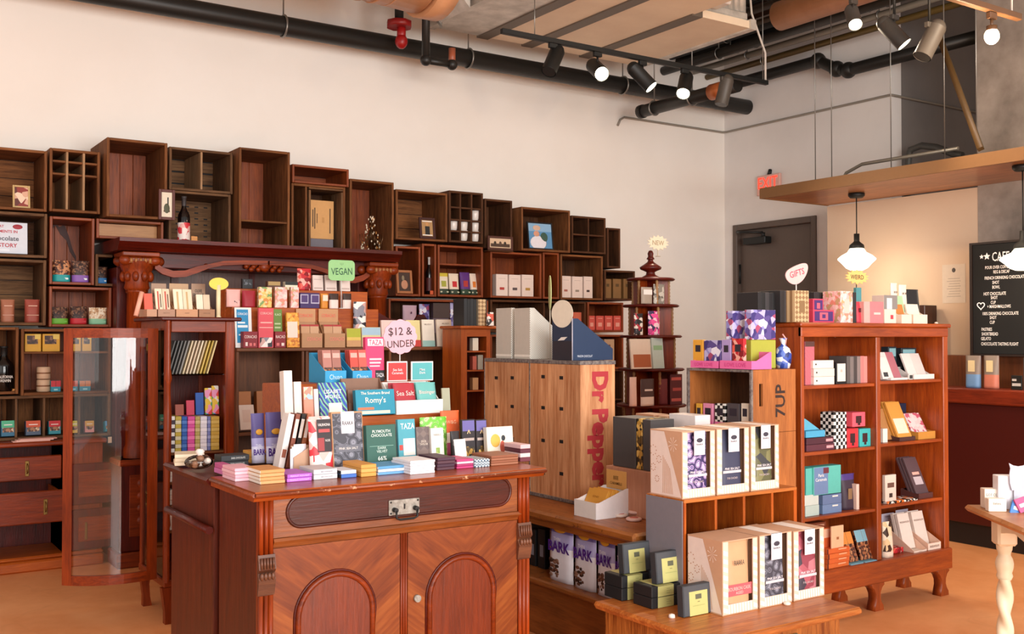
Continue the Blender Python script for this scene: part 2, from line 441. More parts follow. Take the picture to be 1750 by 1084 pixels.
# second pipe, towards the camera
x2, z2 = 6.05, 3.62
p0 = RP(1100, 190, Y=7.35); 
t = empty('sprinkler_branch_pipe', (0, 0, 0), 'black branch pipe with capped end sloping below the lamp track', 'pipe')
X2 = p0.x
pa = Vector((X2, 7.35, p0.z)); pb = RP(1200, 158, X=X2)
MB().cyl(pa, (X2, 6.15, pa.z), .058, PIPE, n=16).build('pipe', t)
MB().cyl(pa, pa + Vector((0, .05, 0)), .064, PIPE, n=16).build('end_cap', t)
MB().cyl((X2, 6.32, pa.z), (X2, 6.46, pa.z), .07, paper('#b96a3a', .4, .5), n=16).build('coupling', t)
for y, zt9 in ((7.2, CZ), (6.7, CZ)):
    MB().tube([(X2 + .066 * cos(a), y, pa.z + .066 * sin(a)) for a in [i * pi / 10 for i in range(21)]], .007, STEEL, 6).cyl((X2, y, pa.z + .066), (X2, y, zt9), .006, STEEL, n=6).build('pipe_hanger', t)
# bundle of dark pipes and cable trays running towards the camera on the right
for k, (x, z, r, c, lab) in enumerate((
        (7.25, 4.30, .07, '#1d1b18', 'black bare pipe running from the far wall toward the front, next to the white one'),
        (7.02, 4.18, .045, '#2a251f', 'thin black pipe hanging lowest in the ceiling bundle at right'),
        (7.50, 4.42, .10, '#24201c', 'thickest dark pipe of the ceiling bundle at right'),
        (6.75, 4.36, .035, '#3a2d22', 'narrow brown pipe of the ceiling bundle beside the duct'),
        (7.12, 4.36, .055, '#1a1816', 'black pipe in the middle of the ceiling bundle at right'),
        (6.90, 4.30, .025, '#4a3a26', 'thin brown pipe just left of the lowest black ceiling pipe'),
        (7.40, 4.22, .03, '#8a8478', 'thin grey pipe under the thickest dark ceiling pipe'),
        (7.62, 4.20, .03, '#6a5428', 'thin dull yellow gas line against the far wall top'))):
    q = MB().cyl((x, 2.5, z), (x, WY - .01, z), r, paper(c, .45, .2), n=14)
    o = q.build('ceiling_pipe'); tag(o, lab, 'pipe', 'pipes bundled under the ceiling at right')
    for y in (4.0, 5.5, 7.0):
        MB().tube([(x + (r + .006) * cos(a), y, z + (r + .006) * sin(a)) for a in [i * pi / 8 for i in range(17)]], .006, STEEL, 6).cyl((x, y, z + r), (x, y, CZ if k != 1 else 4.515), .005, STEEL, n=6).build('pipe_hanger', o)
tray = empty('cable_tray', (0, 0, 0), 'ladder cable tray packed with dark cables among the ceiling pipes', 'cable tray')
tx0, tx1, tz = 6.80, 7.15, 4.52
MB().box(tx0, 2.5, tz, tx0 + .02, 7.25, tz + .08, STEEL).box(tx1, 2.5, tz, tx1 + .02, 7.25, tz + .08, STEEL).each('side_rail', tray)
q = MB()
for i in range(16): q.box(tx0 + .02, 2.6 + i * .29, tz, tx1, 2.63 + i * .29, tz + .02, STEEL)
q.each('rung', tray)
for i in range(5):
    MB().tube([(tx0 + .06 + i * .07 + .015 * sin(j * 1.3 + i), 2.5 + j * .36, tz + .042) for j in range(13)], .02, paper(['#17181a', '#22262a', '#3c3a36', '#1a1a1a', '#4a2b20'][i], .5), 6).build('cable', tray)
# brown timber beam and angled brace
BR = wood('#5a3520', '#8a5a34', 'Y', tag='beam_brown', rough=.6)
xb = 7.0
tag(MB().box(7.30, 1.5, 4.57, 7.46, 7.0, 4.745, BR, .01).build('ceiling_beam'), 'brown timber beam running under the ceiling at right', 'beam')
a = RP(1597, 40, X=6.9); b2 = RP(1676, 262, X=6.6)
tag(MB().cyl(a, (b2.x, b2.y, 2.79), .028, paper('#5c4424', .5), n=4).build('canopy_brace'), 'angled brown metal brace from ceiling down to canopy edge', 'brace')
# bent pipe on far wall, right
px_ = 7.7; pts = [RP(1262, 100, X=px_), RP(1398, 104, X=px_), RP(1430, 118, X=px_), RP(1450, 120, X=px_), RP(1600, 85, X=px_)]
pts[-1] = Vector((px_, 4.72, pts[3].z)); pts[0].z = pts[1].z
e = Vector((px_, 3.5, pts[3].z))
o = MB().tube([pts[0], pts[1], pts[2], pts[3], pts[4]], .055, PIPE, 12).build('bent_pipe')
tag(o, 'black pipe with double bend crossing the grey far wall', 'pipe')
for p in (pts[1], pts[2], pts[3]): MB().ell(p, (.075, .075, .075), PIPE).build('elbow_fitting', o)
# thin conduits on walls
ya = WY - .02
c1 = RP(1060, 206, Y=ya); c2 = RP(1240, 227, Y=ya); c3 = RP(1525, 162, X=WX - .02)
zc = c2.z
o = MB().tube([(c1.x - .03, ya, zc - .09), (c1.x, ya, zc - .03), (c1.x + .05, ya, zc), (WX - .05, ya, zc), (WX - .02, ya - .03, zc), (WX - .02, y_rec, zc), (WX - .02, y_rec - .02, zc), (WX + .02, y_rec - .02, zc), (9.5, y_rec - .02, zc)], .011, paper('#8d8478', .5), 8).build('conduit')
tag(o, 'thin grey conduit running around the wall corner above the door', 'conduit')
cz_ = cz1 + .06
o = MB().tube([(cx0 + .35, YX(1440, cx0 + .35), cz1 + .016), (cx0 + .35, YX(1448, cx0 + .35), cz_ + .02), (cx0 + .35, YX(1475, cx0 + .35), cz_ + .07), (cx0 + .35, YX(1640, cx0 + .35), cz_ + .07)], .014, paper('#8a8478', .4, .5), 8).build('conduit')
tag(o, 'grey metal conduit lying bent on top of the canopy', 'conduit')
o = MB().tube([Vector((WX - .03, RP(1553, 268, X=WX).y, 2.66)), RP(1553, 268, X=WX), RP(1556, 256, X=WX), RP(1575, 249, X=WX), RP(1600, 252, X=WX), RP(1632, 264, X=WX), RP(1645, 266, X=WX)], .03, paper('#4a4844', .5), 8).build('flexible_conduit')
tag(o, 'dark flexible conduit looping above the canopy', 'conduit')
# red valve drop and dark U bend pipe
x = XY(681, 7.2)
t = empty('red_valve', (x, 7.2, 0), 'red sprinkler valve flange hanging in front of the black wall pipe', 'valve')
MB().cyl((0, 0, CZ), (0, 0, ZP(36, x, 7.2)), .035, PIPE).build('drop_pipe', t)
zz = ZP(42, x, 7.2)
MB().cyl((0, 0, zz - .025), (0, 0, zz + .025), .10, paper('#8e1414', .4), n=8).cyl((.02, 0, zz - .13), (.02, 0, zz), .035, paper('#a01818', .4)).ell((.02, 0, zz - .13), (.05, .05, .06), paper('#9c1212', .4)).build('flange', t)
x = XY(727, 7.1); x2_ = XY(772, 7.1)
zt, zb = ZP(30, x, 7.1), ZP(103, x, 7.1)
t = empty('drain_pipe', (0, 0, 0), 'black U-shaped drain pipe dropping below the ceiling duct', 'pipe')
MB().cyl((x, 7.1, CZ), (x, 7.1, zb), .032, PIPE).build('riser', t)
MB().cyl((x, 7.1, zb), (x2_, 7.1, zb), .028, PIPE).build('cross_pipe', t)
MB().cyl((x2_, 7.1, zb), (x2_, 7.1, zb + .13), .028, paper('#a0563a', .4)).build('copper_stub', t)
for xx in (x, x2_): MB().ell((xx, 7.1, zb), (.045, .045, .045), PIPE).build('elbow_fitting', t)
# ducts
GALV = wallmat('galvanised_steel', '#d8d2c8', '#b8b2a8', 7, .4); GALV.node_tree.nodes['Principled BSDF'].inputs['Metallic'].default_value = .25
PAN = wallmat('duct_board', '#ecd8bc', '#e4ceb2', 3, .6)
dz = 4.0
t = empty('rectangular_duct', (0, 0, 0), 'wide flat duct with pale underside panels crossed by dark flanges', 'duct')
xs = [4.06, 4.55, 5.0, 5.62, 6.24]; yn = [5.2, 3.8, 4.3, 5.85]
FL = paper('#6d6256', .5, .3)
for i in range(4):
    MB().box(xs[i] + .03, yn[i] if i < 3 else 5.85, dz, xs[i + 1] - .03, 7.25, dz + (.06 if i == 3 else .2), PAN if i != 0 else GALV).build('duct_panel', t)
for i, x in enumerate(xs): MB().box(x - (.055 if 0 < i < 4 else .03), yn[min(i, 3)] - .02, dz - .012, x + (.055 if 0 < i < 4 else .03), 7.27, dz + (.07 if i >= 3 else .21), FL if 0 < i < 4 else GALV).build('duct_flange', t)
t2 = empty('tapered_duct', (0, 0, 0), 'shiny galvanised tapered duct piece hanging in front of the black pipe', 'duct')
MB().prism([(4.0, 3.96), (3.76, 4.2), (3.76, 4.7), (4.0, 4.7)], 6.56, 7.0, 'xz', GALV).build('duct_body', t2)
q = MB()
q.prism([(4.01, 3.93), (3.74, 4.19), (3.74, 4.23), (4.01, 3.98)], 6.99, 7.02, 'xz', STEEL)
q.build('duct_flange', t2)
ORD = wallmat('warm_spiral_duct', '#d9a074', '#c88f64', 4, .4)
yd, zd_ = 6.15, 4.07; xe = XY(755, yd); xs_ = XY(440, yd)
t = empty('spiral_duct', (0, 0, 0), 'round copper toned spiral duct at the top edge, ending in a ring', 'duct')
q = MB().cyl((xs_ - 1, yd, zd_ + .12), (xe - .15, yd, zd_), .36, ORD, n=32)
q.build('duct_tube', t); q = MB()
for i in range(12):
    x = xs_ + i * (xe - .2 - xs_) / 11; q.cyl((x, yd, zd_ + .02), (x + .014, yd, zd_ + .02), .368, ORD, n=32)
q.build('seam_ring', t)
MB().cyl((xe - .15, yd, zd_), (xe, yd, zd_), .385, ORD, n=32).build('end_collar', t)
tag(MB().cyl((xe + .3, yd - .3, 4.49), (xe + 1.6, yd - 2.2, 4.52), .17, ORD, n=24).build('round_duct'), 'slanting copper toned round duct leaving the ring collar', 'duct')
sd = empty('square_duct', (0, 0, 0), 'upright corrugated silver duct above the flat duct', 'duct')
x0, x1 = 5.64, 6.25
q = MB()
for i in range(10): q.cyl((x0 + i * .065, 5.96, 4.14), (x0 + i * .065, 5.96, CZ), .045, GALV, n=10)
q.build('corrugated_panel', sd)
MB().box(x0 + .05, 5.88, 4.075, x1 - .02, 6.06, 4.135, GALV, .01).build('duct_flange', sd)
MB().box(x0 + .06, 5.70, 4.09, x0 + .22, 5.87, 4.25, paper('#e6e2dc'), .01).build('control_box', sd)
tag(MB().cyl((6.62, 5.9, 4.18), (6.62, 2.4, 4.18), .12, ORD, n=20).build('copper_duct'), 'copper toned pipe-like duct running forward beside the dark pipes', 'duct')

# track lights
ty, tz = 5.95, 3.62
ta, tb = RP(857, 54, Y=ty), RP(1311, 141, Y=ty); tz = (ta.z + tb.z) / 2
tr = empty('lamp_track', (0, 0, 0), 'long black lamp track hung below the pale duct', 'lamp track')
MB().box(ta.x, ty - .018, tz - .018, tb.x, ty + .018, tz + .018, BLKM, .003).build('rail', tr)
for x in (ta.x + .28, tb.x - .05): MB().cyl((x, ty, tz), (x, ty, 3.985 if x < 6.2 else CZ), .004, STEEL, n=6).build('hanging_wire', tr)
cu = [(tb.x - .02, ty, tz + .02), (tb.x - .02, ty, tz + .25), (tb.x - .18, ty, tz + .55), (tb.x - .25, ty, CZ)]
MB().tube(cu, .009, paper('#d8d0c4'), 8).build('power_cable', tr)
def spot(px, aim, lit, label, Yt=ty, Zt=None, body=BLKM, en=60, g='spotlights on the black track', size=1.22):
    Zt = tz if Zt is None else Zt
    x = XY(px, Yt)
    x = RP(px, 542 - (Zt - H) * F / (UX * x + UY * Yt), Y=Yt).x
    t = empty('spotlight', (x, Yt, Zt - .018), label, 'spotlight', g)
    MB().box(-.035, -.016, -.035, .035, .016, 0, body, .004).build('adapter', t)
    MB().cyl((0, 0, -.035), (0, 0, -.10), .008, body, n=8).build('stem', t)
    d = Vector(aim).normalized(); c = Vector((0, 0, -.13)); L = .085 * size; R = .045 * size
    q = MB(); q.cyl(c - d * L, c + d * L, R, body, n=18, caps=False).cyl(c - d * L, c - d * (L + .001), R, body, n=18).ell(c - d * L, (R * .95, R * .95, R * .95), body); q.build('lamp_head', t)
    col = paper('#fff2cf', .3, 0, 14 if lit == 2 else 5) if lit else paper('#2b2a28', .3)
    MB().cyl(c + d * (L - .012), c + d * (L - .002), R * .9, col, n=18).build('lens', t)
    if lit:
        p = Vector((x, Yt, Zt - .018)) + c + d * (L + .015)
        lamp('SPOT', 'spotlight_beam', p, p + d, en, (1, .80, .58), spot_size=radians(80), spot_blend=.8, shadow_soft_size=.04)
    return t
spot(945, (-.5, -.2, -.8), 0, 'black spotlight nearest the left end of the black track')
spot(1021, (-.25, -.85, -.55), 2, 'glowing spotlight facing the room, second from the track left end', en=70)
spot(1098, (.45, -.55, -.8), 1, 'spotlight tilted right, at the middle of the black track', en=70)
spot(1170, (-.5, -.35, -.75), 1, 'spotlight tilted left beside the copper pipe coupling', en=70)
spot(1237, (-.25, .1, -1), 0, 'unlit grey spotlight nearest the right end of the black track', body=paper('#4d4740', .5))
# track at top right with the bulb
by = YX(1694, 5.6)
bx = 5.6
z_tr = RP(1690, 14, X=bx).z
pa_, pb_ = RP(1610, -8, Y=by), RP(1742, 30, Y=by)
tr2 = empty('lamp_track', (0, 0, 0), 'brown lamp track in the top right corner holding the bare bulb', 'lamp track')
wt = paper('#6b4a30', .4)
zr = pb_.z
MB().box(pa_.x - 1.0, by - .02, zr - .02, pb_.x, by + .02, zr + .02, wt, .004).build('rail', tr2)
MB().cyl((pb_.x - .08, by, zr), (pb_.x - .08, by, CZ), .006, paper('#e0d6c8'), n=6).build('hanging_wire', tr2)
xb_ = RP(1695, 62, Y=by)
bb = empty('bulb_spotlight', (xb_.x, by, zr - .02), 'bright bulb spotlight shining at the concrete pillar', 'spotlight')
MB().box(-.035, -.015, -.04, .035, .015, 0, wt, .004).cyl((0, 0, -.04), (0, 0, xb_.z - zr + .07), .009, wt, n=8).build('stem', bb)
MB().cyl((0, 0, xb_.z - zr + .08), (0, 0, xb_.z - zr + .04), .03, wt, n=14).build('socket', bb)
MB().ell((0, 0, xb_.z - zr + .02), (.042, .042, .048), paper('#ffd9a8', .3, 0, 14)).build('bulb', bb)
lamp('POINT', 'bulb_light', (xb_.x, by, xb_.z - .06), None, 30, (1, .72, .45), shadow_soft_size=.06)
g3 = 'spotlights on the right'
s1 = spot(1458, (-.4, -.5, -.75), 1, 'grey spotlight cut by the top edge right of the ducts', Yt=4.75, Zt=3.93, body=paper('#4a4540', .5), en=40, g=g3, size=1.1)
s3 = spot(1588, (-.45, .2, -.9), 0, 'large unlit grey spotlight in front of the angled brace', Yt=4.0, Zt=3.54, body=paper('#57514a', .5), g=g3, size=1.3)
s2 = spot(1528, (.35, -.5, -.75), 1, 'large grey spotlight with lit lens hanging among the right pipes', Yt=4.35, Zt=3.70, body=paper('#3a3835', .5), en=40, g=g3, size=1.2)
s2.location = (s1.location + s3.location) / 2 if False else s2.location
tr3 = empty('lamp_track', (0, 0, 0), 'dark lamp track above the right hand grey spotlights', 'lamp track')
A3, B3, C3 = s1.location, s2.location, s3.location
zr3 = 4.08
MB().tube([(A3.x + (A3.x - B3.x) * .5, A3.y + (A3.y - B3.y) * .5, zr3), (A3.x, A3.y, zr3), (B3.x, B3.y, zr3), (C3.x, C3.y, zr3), (C3.x + (C3.x - B3.x) * .3, C3.y + (C3.y - B3.y) * .3, zr3)], .016, BLKM, 8).build('rail', tr3)
MB().cyl(((A3.x + B3.x) / 2, (A3.y + B3.y) / 2, zr3 + .01), ((A3.x + B3.x) / 2, (A3.y + B3.y) / 2, CZ), .005, STEEL, n=6).build('hanging_wire', tr3)
for s_, P3 in ((s1, A3), (s2, B3), (s3, C3)): MB().cyl((0, 0, 0), (0, 0, zr3 - .016 - P3.z), .009, BLKM, n=8).build('drop_rod', s_)

# pendant lamps of the cafe
def pendant(px, pyb, X, label):
    y = YX(px, X); zt = cz0 - .004
    ztop, zbot = ZP(425, X, y), ZP(462, X, y)
    t = empty('pendant_lamp', (X, y, zt), label, 'pendant lamp', 'pendant lamps under the canopy')
    dzz = ztop - zt
    MB().lathe([(0, -.035), (.05, -.035), (.065, -.02), (.065, 0), (0, 0)], BLKM).build('ceiling_rose', t)
    MB().cyl((0, 0, -.03), (0, 0, dzz + .11), .0045, BLKM, n=6).build('cord', t)
    MB().lathe([(0, dzz + .12), (.022, dzz + .12), (.022, dzz + .06), (.03, dzz + .05), (.055, dzz + .03), (.06, dzz + .01), (.06, dzz), (0, dzz)], BLKM).build('fitter', t)
    hh = zbot - ztop
    MB().lathe([(.055, dzz), (.075, dzz + hh * .18), (.12, dzz + hh * .32), (.148, dzz + hh * .46), (.148, dzz + hh * .52), (.115, dzz + hh * .70), (.085, dzz + hh * .9), (.05, dzz + hh), (0, dzz + hh * 1.01)], paper('#fff6dc', .2, 0, 2.2), n=28).build('glass_shade', t)
    lamp('POINT', 'pendant_light', (X, y, ztop + hh * 1.35), None, 5, (1, .80, .58), shadow_soft_size=.1)
pendant(1465, 462, 6.95, 'white schoolhouse pendant lamp above the yellow WEIRD sign')
pendant(1750, 462, 6.75, 'white schoolhouse pendant lamp cut by the frame, before the menu board')
# ================================================================ wall crates
CW = [wood('#4e2c16', '#9a6238', a, tag='crate_brown_' + a, rough=.75, contrast=1.3, worn=None, spec=.25) for a in 'XZ']
CG = [wood('#4a3222', '#8c6646', a, tag='crate_grey_' + a, rough=.8, contrast=1.3, spec=.25) for a in 'XZ']
CR = [wood('#5c240a', '#aa5220', a, tag='crate_red_' + a, rough=.5, spec=.4) for a in 'XZ']
CD = [wood('#301c10', '#6e4428', a, tag='crate_dark_' + a, rough=.75, spec=.25) for a in 'XZ']
YMf = 6.98; XLM, XRM = XY(234, YMf + .12), XY(646, YMf + .12)
ZM = 2.145
YC = 7.36                                   # front of the crates
def crate(label, a, b, yt, yb, wd, divm=None, cols=(), rows=(), Y=YC, back='v', th=.018, shade=None, depth=None, backc=None, g='wooden crates stacked on the wall', zs=None):
    x0, x1 = XY(a, Y) + .002, XY(b, Y) - .002
    if zs is None or zs[0] < ZM - .1:
        if x0 < XLM - .3: x1 = min(x1, XLM - .104) if yb > 408 else x1
        if x0 > XLM + 1 and yb > 408 and yt > 414: x0 = max(x0, XRM + .106)
    z0, z1 = (ZP(yb, x0, Y), ZP(yt, x0, Y)) if zs is None else zs
    z0 += .001; z1 -= .001
    D = (WY - .004 - Y) if depth is None else depth
    t = empty('wooden_crate', (x0, Y, z0), label, 'crate', g)
    w, h = x1 - x0, z1 - z0; WXm, WZm = wd
    q = MB(); q.box(0, 0, 0, th, D, h, WZm, .003).box(w - th, 0, 0, w, D, h, WZm, .003); q.each('side_board', t)
    q = MB(); q.box(th, 0, h - th, w - th, D, h, WXm, .003).box(th, 0, 0, w - th, D, th, WXm, .003); q.each('end_board', t)
    bx_, bz_ = backc or wd; q = MB()
    if back == 'v':
        n = max(2, round(w / .11)); s = (w - 2 * th) / n
        for i in range(n): q.box(th + i * s, D - .012 - .003 * (i % 2), th, th + (i + 1) * s - .002, D, h - th, bz_, .002)
    elif back == 'h':
        n = max(2, round(h / .12)); s = (h - 2 * th) / n
        for i in range(n): q.box(th, D - .012 - .003 * (i % 2), th + i * s, w - th, D - .003, th + (i + 1) * s - .004, bx_, .002)
        q.box(th, D - .002, th, w - th, D - .001, h - th, DARK)  # dark sheet added behind the planks, standing in for shade in the gaps
    elif back == 'slat':
        n = 3; s = (h - 2 * th) / n
        for i in range(n): q.box(th, D - .012, th + i * s + .004, w - th, D, th + (i + 1) * s - .008, bx_, .002)
        q.box(th, D - .002, th, w - th, D - .001, h - th, DARK)  # added dark sheet plays the shade between the slats
    elif back == 'slot':
        q.box(th, D - .012, th, w - th, D, h - th, bx_)
        for i in range(5):
            for j in range(7):
                if (i + j * 3) % 5 == 4: continue
                xx = th + (w - 2 * th) * (.18 + i * .17); zz = th + (h - 2 * th) * (.12 + j * .125)
                q.box(xx, D - .014, zz, xx + .028, D - .0121, zz + .010, DARK)
    q.build('back_panel', t)
    for c in cols: MB().box(w * c - th * .4, .006 if not divm else .0, th, w * c + th * .4, D - .017, h - th, divm or WZm, .002).build('divider', t)
    prev = [0] + [c for c in cols] + [1]
    for r in rows:
        q = MB()
        for k in range(len(prev) - 1):
            q.box(w * prev[k] + (th if k == 0 else th * .4), .008, h * r - th * .4, w * prev[k + 1] - (th if k == len(prev) - 2 else th * .4), D - .017, h * r + th * .4, WXm, .002)
        q.build('shelf_board', t)
    t['w'] = 0; del t['w']
    return dict(x0=x0, x1=x1, z0=z0, z1=z1, t=t, th=th, Y=Y, D=D)
ZM = 2.145                                   # top of the mantel shelf
# top row, left to right
PALEW = wood('#8a6a4a', '#c8a07a', 'Z', tag='pale_post', rough=.8, spec=.2)
c1 = crate('crate with horizontal planks and a small painting, at the left edge', -45, 79, 247, 355, CW, back='h')
c3 = crate('nine-hole divided crate, right of the crate with the painting', 82, 170, 252, 361, CW, divm=PALEW, cols=(.34, .67), rows=(.60, .80), back='v')
c5 = crate('tall deep crate sticking up highest, above the left end of the mantel', 180, 285, 234, 370, CW, Y=YC - .1, backc=CR)
c5z = c5['z0']
c6 = crate('shallow drawer-like crate under the tallest crate', 163, 279, 373, 407, CR, back=None, backc=CW)
MB().box(.02, .1, .02, c6['x1'] - c6['x0'] - .02, .115, .11, wood('#b07038', '#d89a58', 'X', tag='pale')).build('front_board', c6['t'])
c7 = crate('two-column crate with slatted back and pale middle post', 287, 397, 250, 324, CG, divm=PALEW, cols=(.5,), back='slat')
c8 = crate('crate with slotted back panel behind the wine bottle', 287, 394, 326, 410, CG, back='slot', zs=(ZM + .001, c7['z0'] - .003))
c9 = crate('tall crate with a pale left side and low shelf on the mantel', 407, 495, 251, 414, CW, rows=(.27,), Y=YC - .1, backc=CR, zs=(ZM + .001, ZP(251, XY(407, YC - .1), YC - .1)))
c10 = crate('low orange-brown crate laid on its side, right of the tall mantel crate', 498, 596, 280, 312, CR, back='h')
c11 = crate('crate with a narrow left slot and nested frame holding a kraft card', 497, 590, 317, 414, CW, cols=(.27,), backc=CD, back='v', zs=(ZM + .001, c10['z0'] - .003))
c12 = crate('square crate holding the beaded wire chandelier', 597, 673, 305, 415, CW, backc=CR, zs=(ZM + .001, ZP(305, XY(597, YC), YC)))
zr2 = ZP(410, XY(676, YC), YC)
c13 = crate('wide crate with a small framed photo, right of the chandelier crate', 676, 765, 323, 409, CW, back='h', backc=CW)
c14 = crate('tall three-column pigeonhole crate holding white mugs', 767, 826, 325, 414, CD, cols=(.34, .67), rows=(.22, .44, .68), Y=YC - .02)
c15 = crate('narrow dark slatted crate behind the wide framed photo', 828, 876, 339, 424, CD, back='v', depth=.36)
c16 = crate('crate with the framed photo of a person in white by the sea', 891, 975, 353, 428, CW, Y=YC - .06, back='v', backc=CD)
c17 = crate('dark slatted two-column crate right of the sea photo', 977, 1036, 368, 432, CD, cols=(.5,), rows=(.5,), back='slat')
c18 = crate('narrow empty dark crate at the right end of the top row', 1038, 1061, 389, 458, CD)
q = MB(); w11, h11 = c11['x1'] - c11['x0'], c11['z1'] - c11['z0']
for b_ in ((.32, .022, .96, .06), (.32, .92, .96, .96)): q.box(w11 * b_[0], .004, h11 * b_[1] + .01, w11 * b_[2], .2, h11 * b_[3] + (.01 if b_[1] < .5 else -.0), CG[0], .002)
for x_ in (.32, .925): q.box(w11 * x_, .004, h11 * .06 + .01, w11 * (x_ + .035), .2, h11 * .92, CG[1], .002)
q.each('inner_frame', c11['t'])
# second row
c2 = crate('grey weathered crate holding the white chocolate history book', -45, 80, 358, 437, CG, back='h', backc=CD)
c4 = crate('reddish crate with a dark drip stain, above the teal and purple bags', 83, 161, 369, 486, CR, backc=CR)
q = MB()
q.prism([(x_ * .8, z_) for x_, z_ in [(.05, .40), (.05, .46), (.09, .44), (.12, .47), (.16, .42), (.2, .44), (.24, .36), (.27, .27), (.3, .22), (.3, .12), (.29, .20), (.25, .25), (.22, .33), (.17, .37), (.13, .43), (.1, .40)]], c4['D'] - .020, c4['D'] - .0165, 'xz', paper('#3e140b', .6)); q.build('stain', c4['t'])
c4b = crate('narrow dark crate holding the blue banded bag beside the mantel', 162, 200, 434, 489, CG, backc=CD)
c19 = crate('red-brown crate holding the gilt framed picture, right of the mantel', 676, 719, 420, 506, CR)
c20 = crate('narrow upright crate with a dark bottle in it', 721, 746, 416, 507, CR, backc=CD)
c21 = crate('shelved crate with colourful fruit printed bags', 748, 826, 418, 507, CR, rows=(.63,))
c22 = crate('crate holding three white cartons, under the sea photo', 838, 926, 429, 509, CR, backc=CR)
c23 = crate('narrow crate between the two crates of white cartons', 928, 956, 431, 511, CR, backc=CD)
c24 = crate('crate holding three narrow white cartons, right part of the wall', 958, 1031, 434, 512, CW, backc=CD)
c25 = crate('low dark crate with brown kraft cartons beside the round tower', 1033, 1086, 461, 513, CD)
# lower left cells
c30 = crate('grey crate with burlap back holding two brown coffee pouches', -45, 79, 440, 556, CG, back='h', backc=CG)
c31 = crate('red-brown crate with green, red and mint banded bags', 83, 204, 489, 559, CR, backc=CR)
c32 = crate('crate cell holding the large black wine bottle', -45, 33, 559, 676, CW, back='v', backc=CW)
c33 = crate('two-shelf crate with yellow boxes and paper rolls, left of the open glass door', 36, 205, 562, 677, CW, cols=(), rows=(.64,), backc=CR)
c34 = crate('low divided crate on the wall cabinet with trays of snack bags', -45, 205, 679, 758, CG, cols=(.30, .50, .76), backc=CW, zs=(ZP(757, XY(-45, YC), YC), ZP(679, XY(-45, YC), YC)))
# lower right cells
c40 = crate('long dark shelf crate behind the black patterned gift boxes', 664, 835, 510, 600, CR, backc=CD, back='v')
c41 = crate('dark crate behind the white file holders', 838, 1002, 512, 568, CD, cols=(.55,), backc=CD)
c42 = crate('crate holding the coral red cartons', 1004, 1066, 516, 568, CR, backc=CR)
c43 = crate('low dark crate with cream cartons near the tower', 838, 1066, 572, 636, CR, cols=(.7,), backc=CD)
c44 = crate('lowest dark crate behind the wooden soda crates', 664, 1066, 640, 760, CD, cols=(.25, .5, .75), rows=(.5,), backc=CD)
# ================================================================ wall cabinet (left) under the crates
YB = 7.25
xa, xb2 = -1.6, XY(230, 7.2)
zt_ = c34['z0'] - .002
cab = empty('wall_cabinet', (0, 0, 0), 'long red mahogany wall cabinet with drawers under the left crates', 'cabinet')
xb2 = XLM - .375
MB().box(xa, YB - .03, zt_ - .03, xb2 + .22, WY - .003, zt_, RED, .008).build('countertop', cab)
x_d = XY(110, YB)
q = MB(); q.box(xa, YB + .02, .08, xa + .03, WY - .01, zt_ - .03, DREDZ).box(x_d, YB, .08, x_d + .03, WY - .01, zt_ - .03, DREDZ).box(xa, YB + .42, .08, x_d, YB + .44, zt_ - .03, DREDZ)
q.box(x_d, YB + .02, .08, xb2 + .2, WY - .01, zt_ - .03, REDZ); q.build('carcass', cab)
MB().box(xa, YB - .05, 0, xb2 + .2, YB + .40, .07, CHER, .01).box(xa, YB - .03, .07, xb2 + .2, YB + .40, .095, CHER, .01).build('plinth', cab)
def zc_(py, px=40): return ZP(py, XY(px, YB), YB)
for (u, l, off, hp) in ((781, 822, 0, 48), (838, 893, .10, 80)):
    d = MB().box(xa + .04, YB - .008 - off, zc_(l), x_d - .01, YB + .012 - off, zc_(u), RED, .006)
    if off: d.box(x_d - .04, YB + .012 - off, zc_(l) + .01, x_d - .03, YB + .3, zc_(u) - .01, CHER)
    d = d.build('drawer', cab); hx = XY(hp, YB - off); hz = (zc_(l) + zc_(u)) / 2
    MB().box(hx - .012, YB - .014 - off, hz - .05, hx + .012, YB - .0085 - off, hz + .05, BRASS, .003).tube([(hx, YB - .012 - off, hz + .03), (hx, YB - .035 - off, hz + .02), (hx, YB - .035 - off, hz - .02), (hx, YB - .012 - off, hz - .03)], .005, BRASS, 6).build('handle', d)
for (u, l, hz_) in ((792, 862, None), (870, 938, 905)):
    x0, x1 = XY(122, YB), XY(205, YB)
    d = MB().box(x0, YB - .008, zc_(l, 150), x1, YB + .012, zc_(u, 150), DREDZ, .004).box(x0 + .05, YB - .014, zc_(l, 150) + .05, x1 - .05, YB - .008, zc_(u, 150) - .05, RED, .004).build('door', cab)
    if hz_: MB().box(XY(149, YB) - .008, YB - .022, zc_(922, 150), XY(149, YB) + .008, YB - .0145, zc_(892, 150), BRASS, .003).build('handle', d)
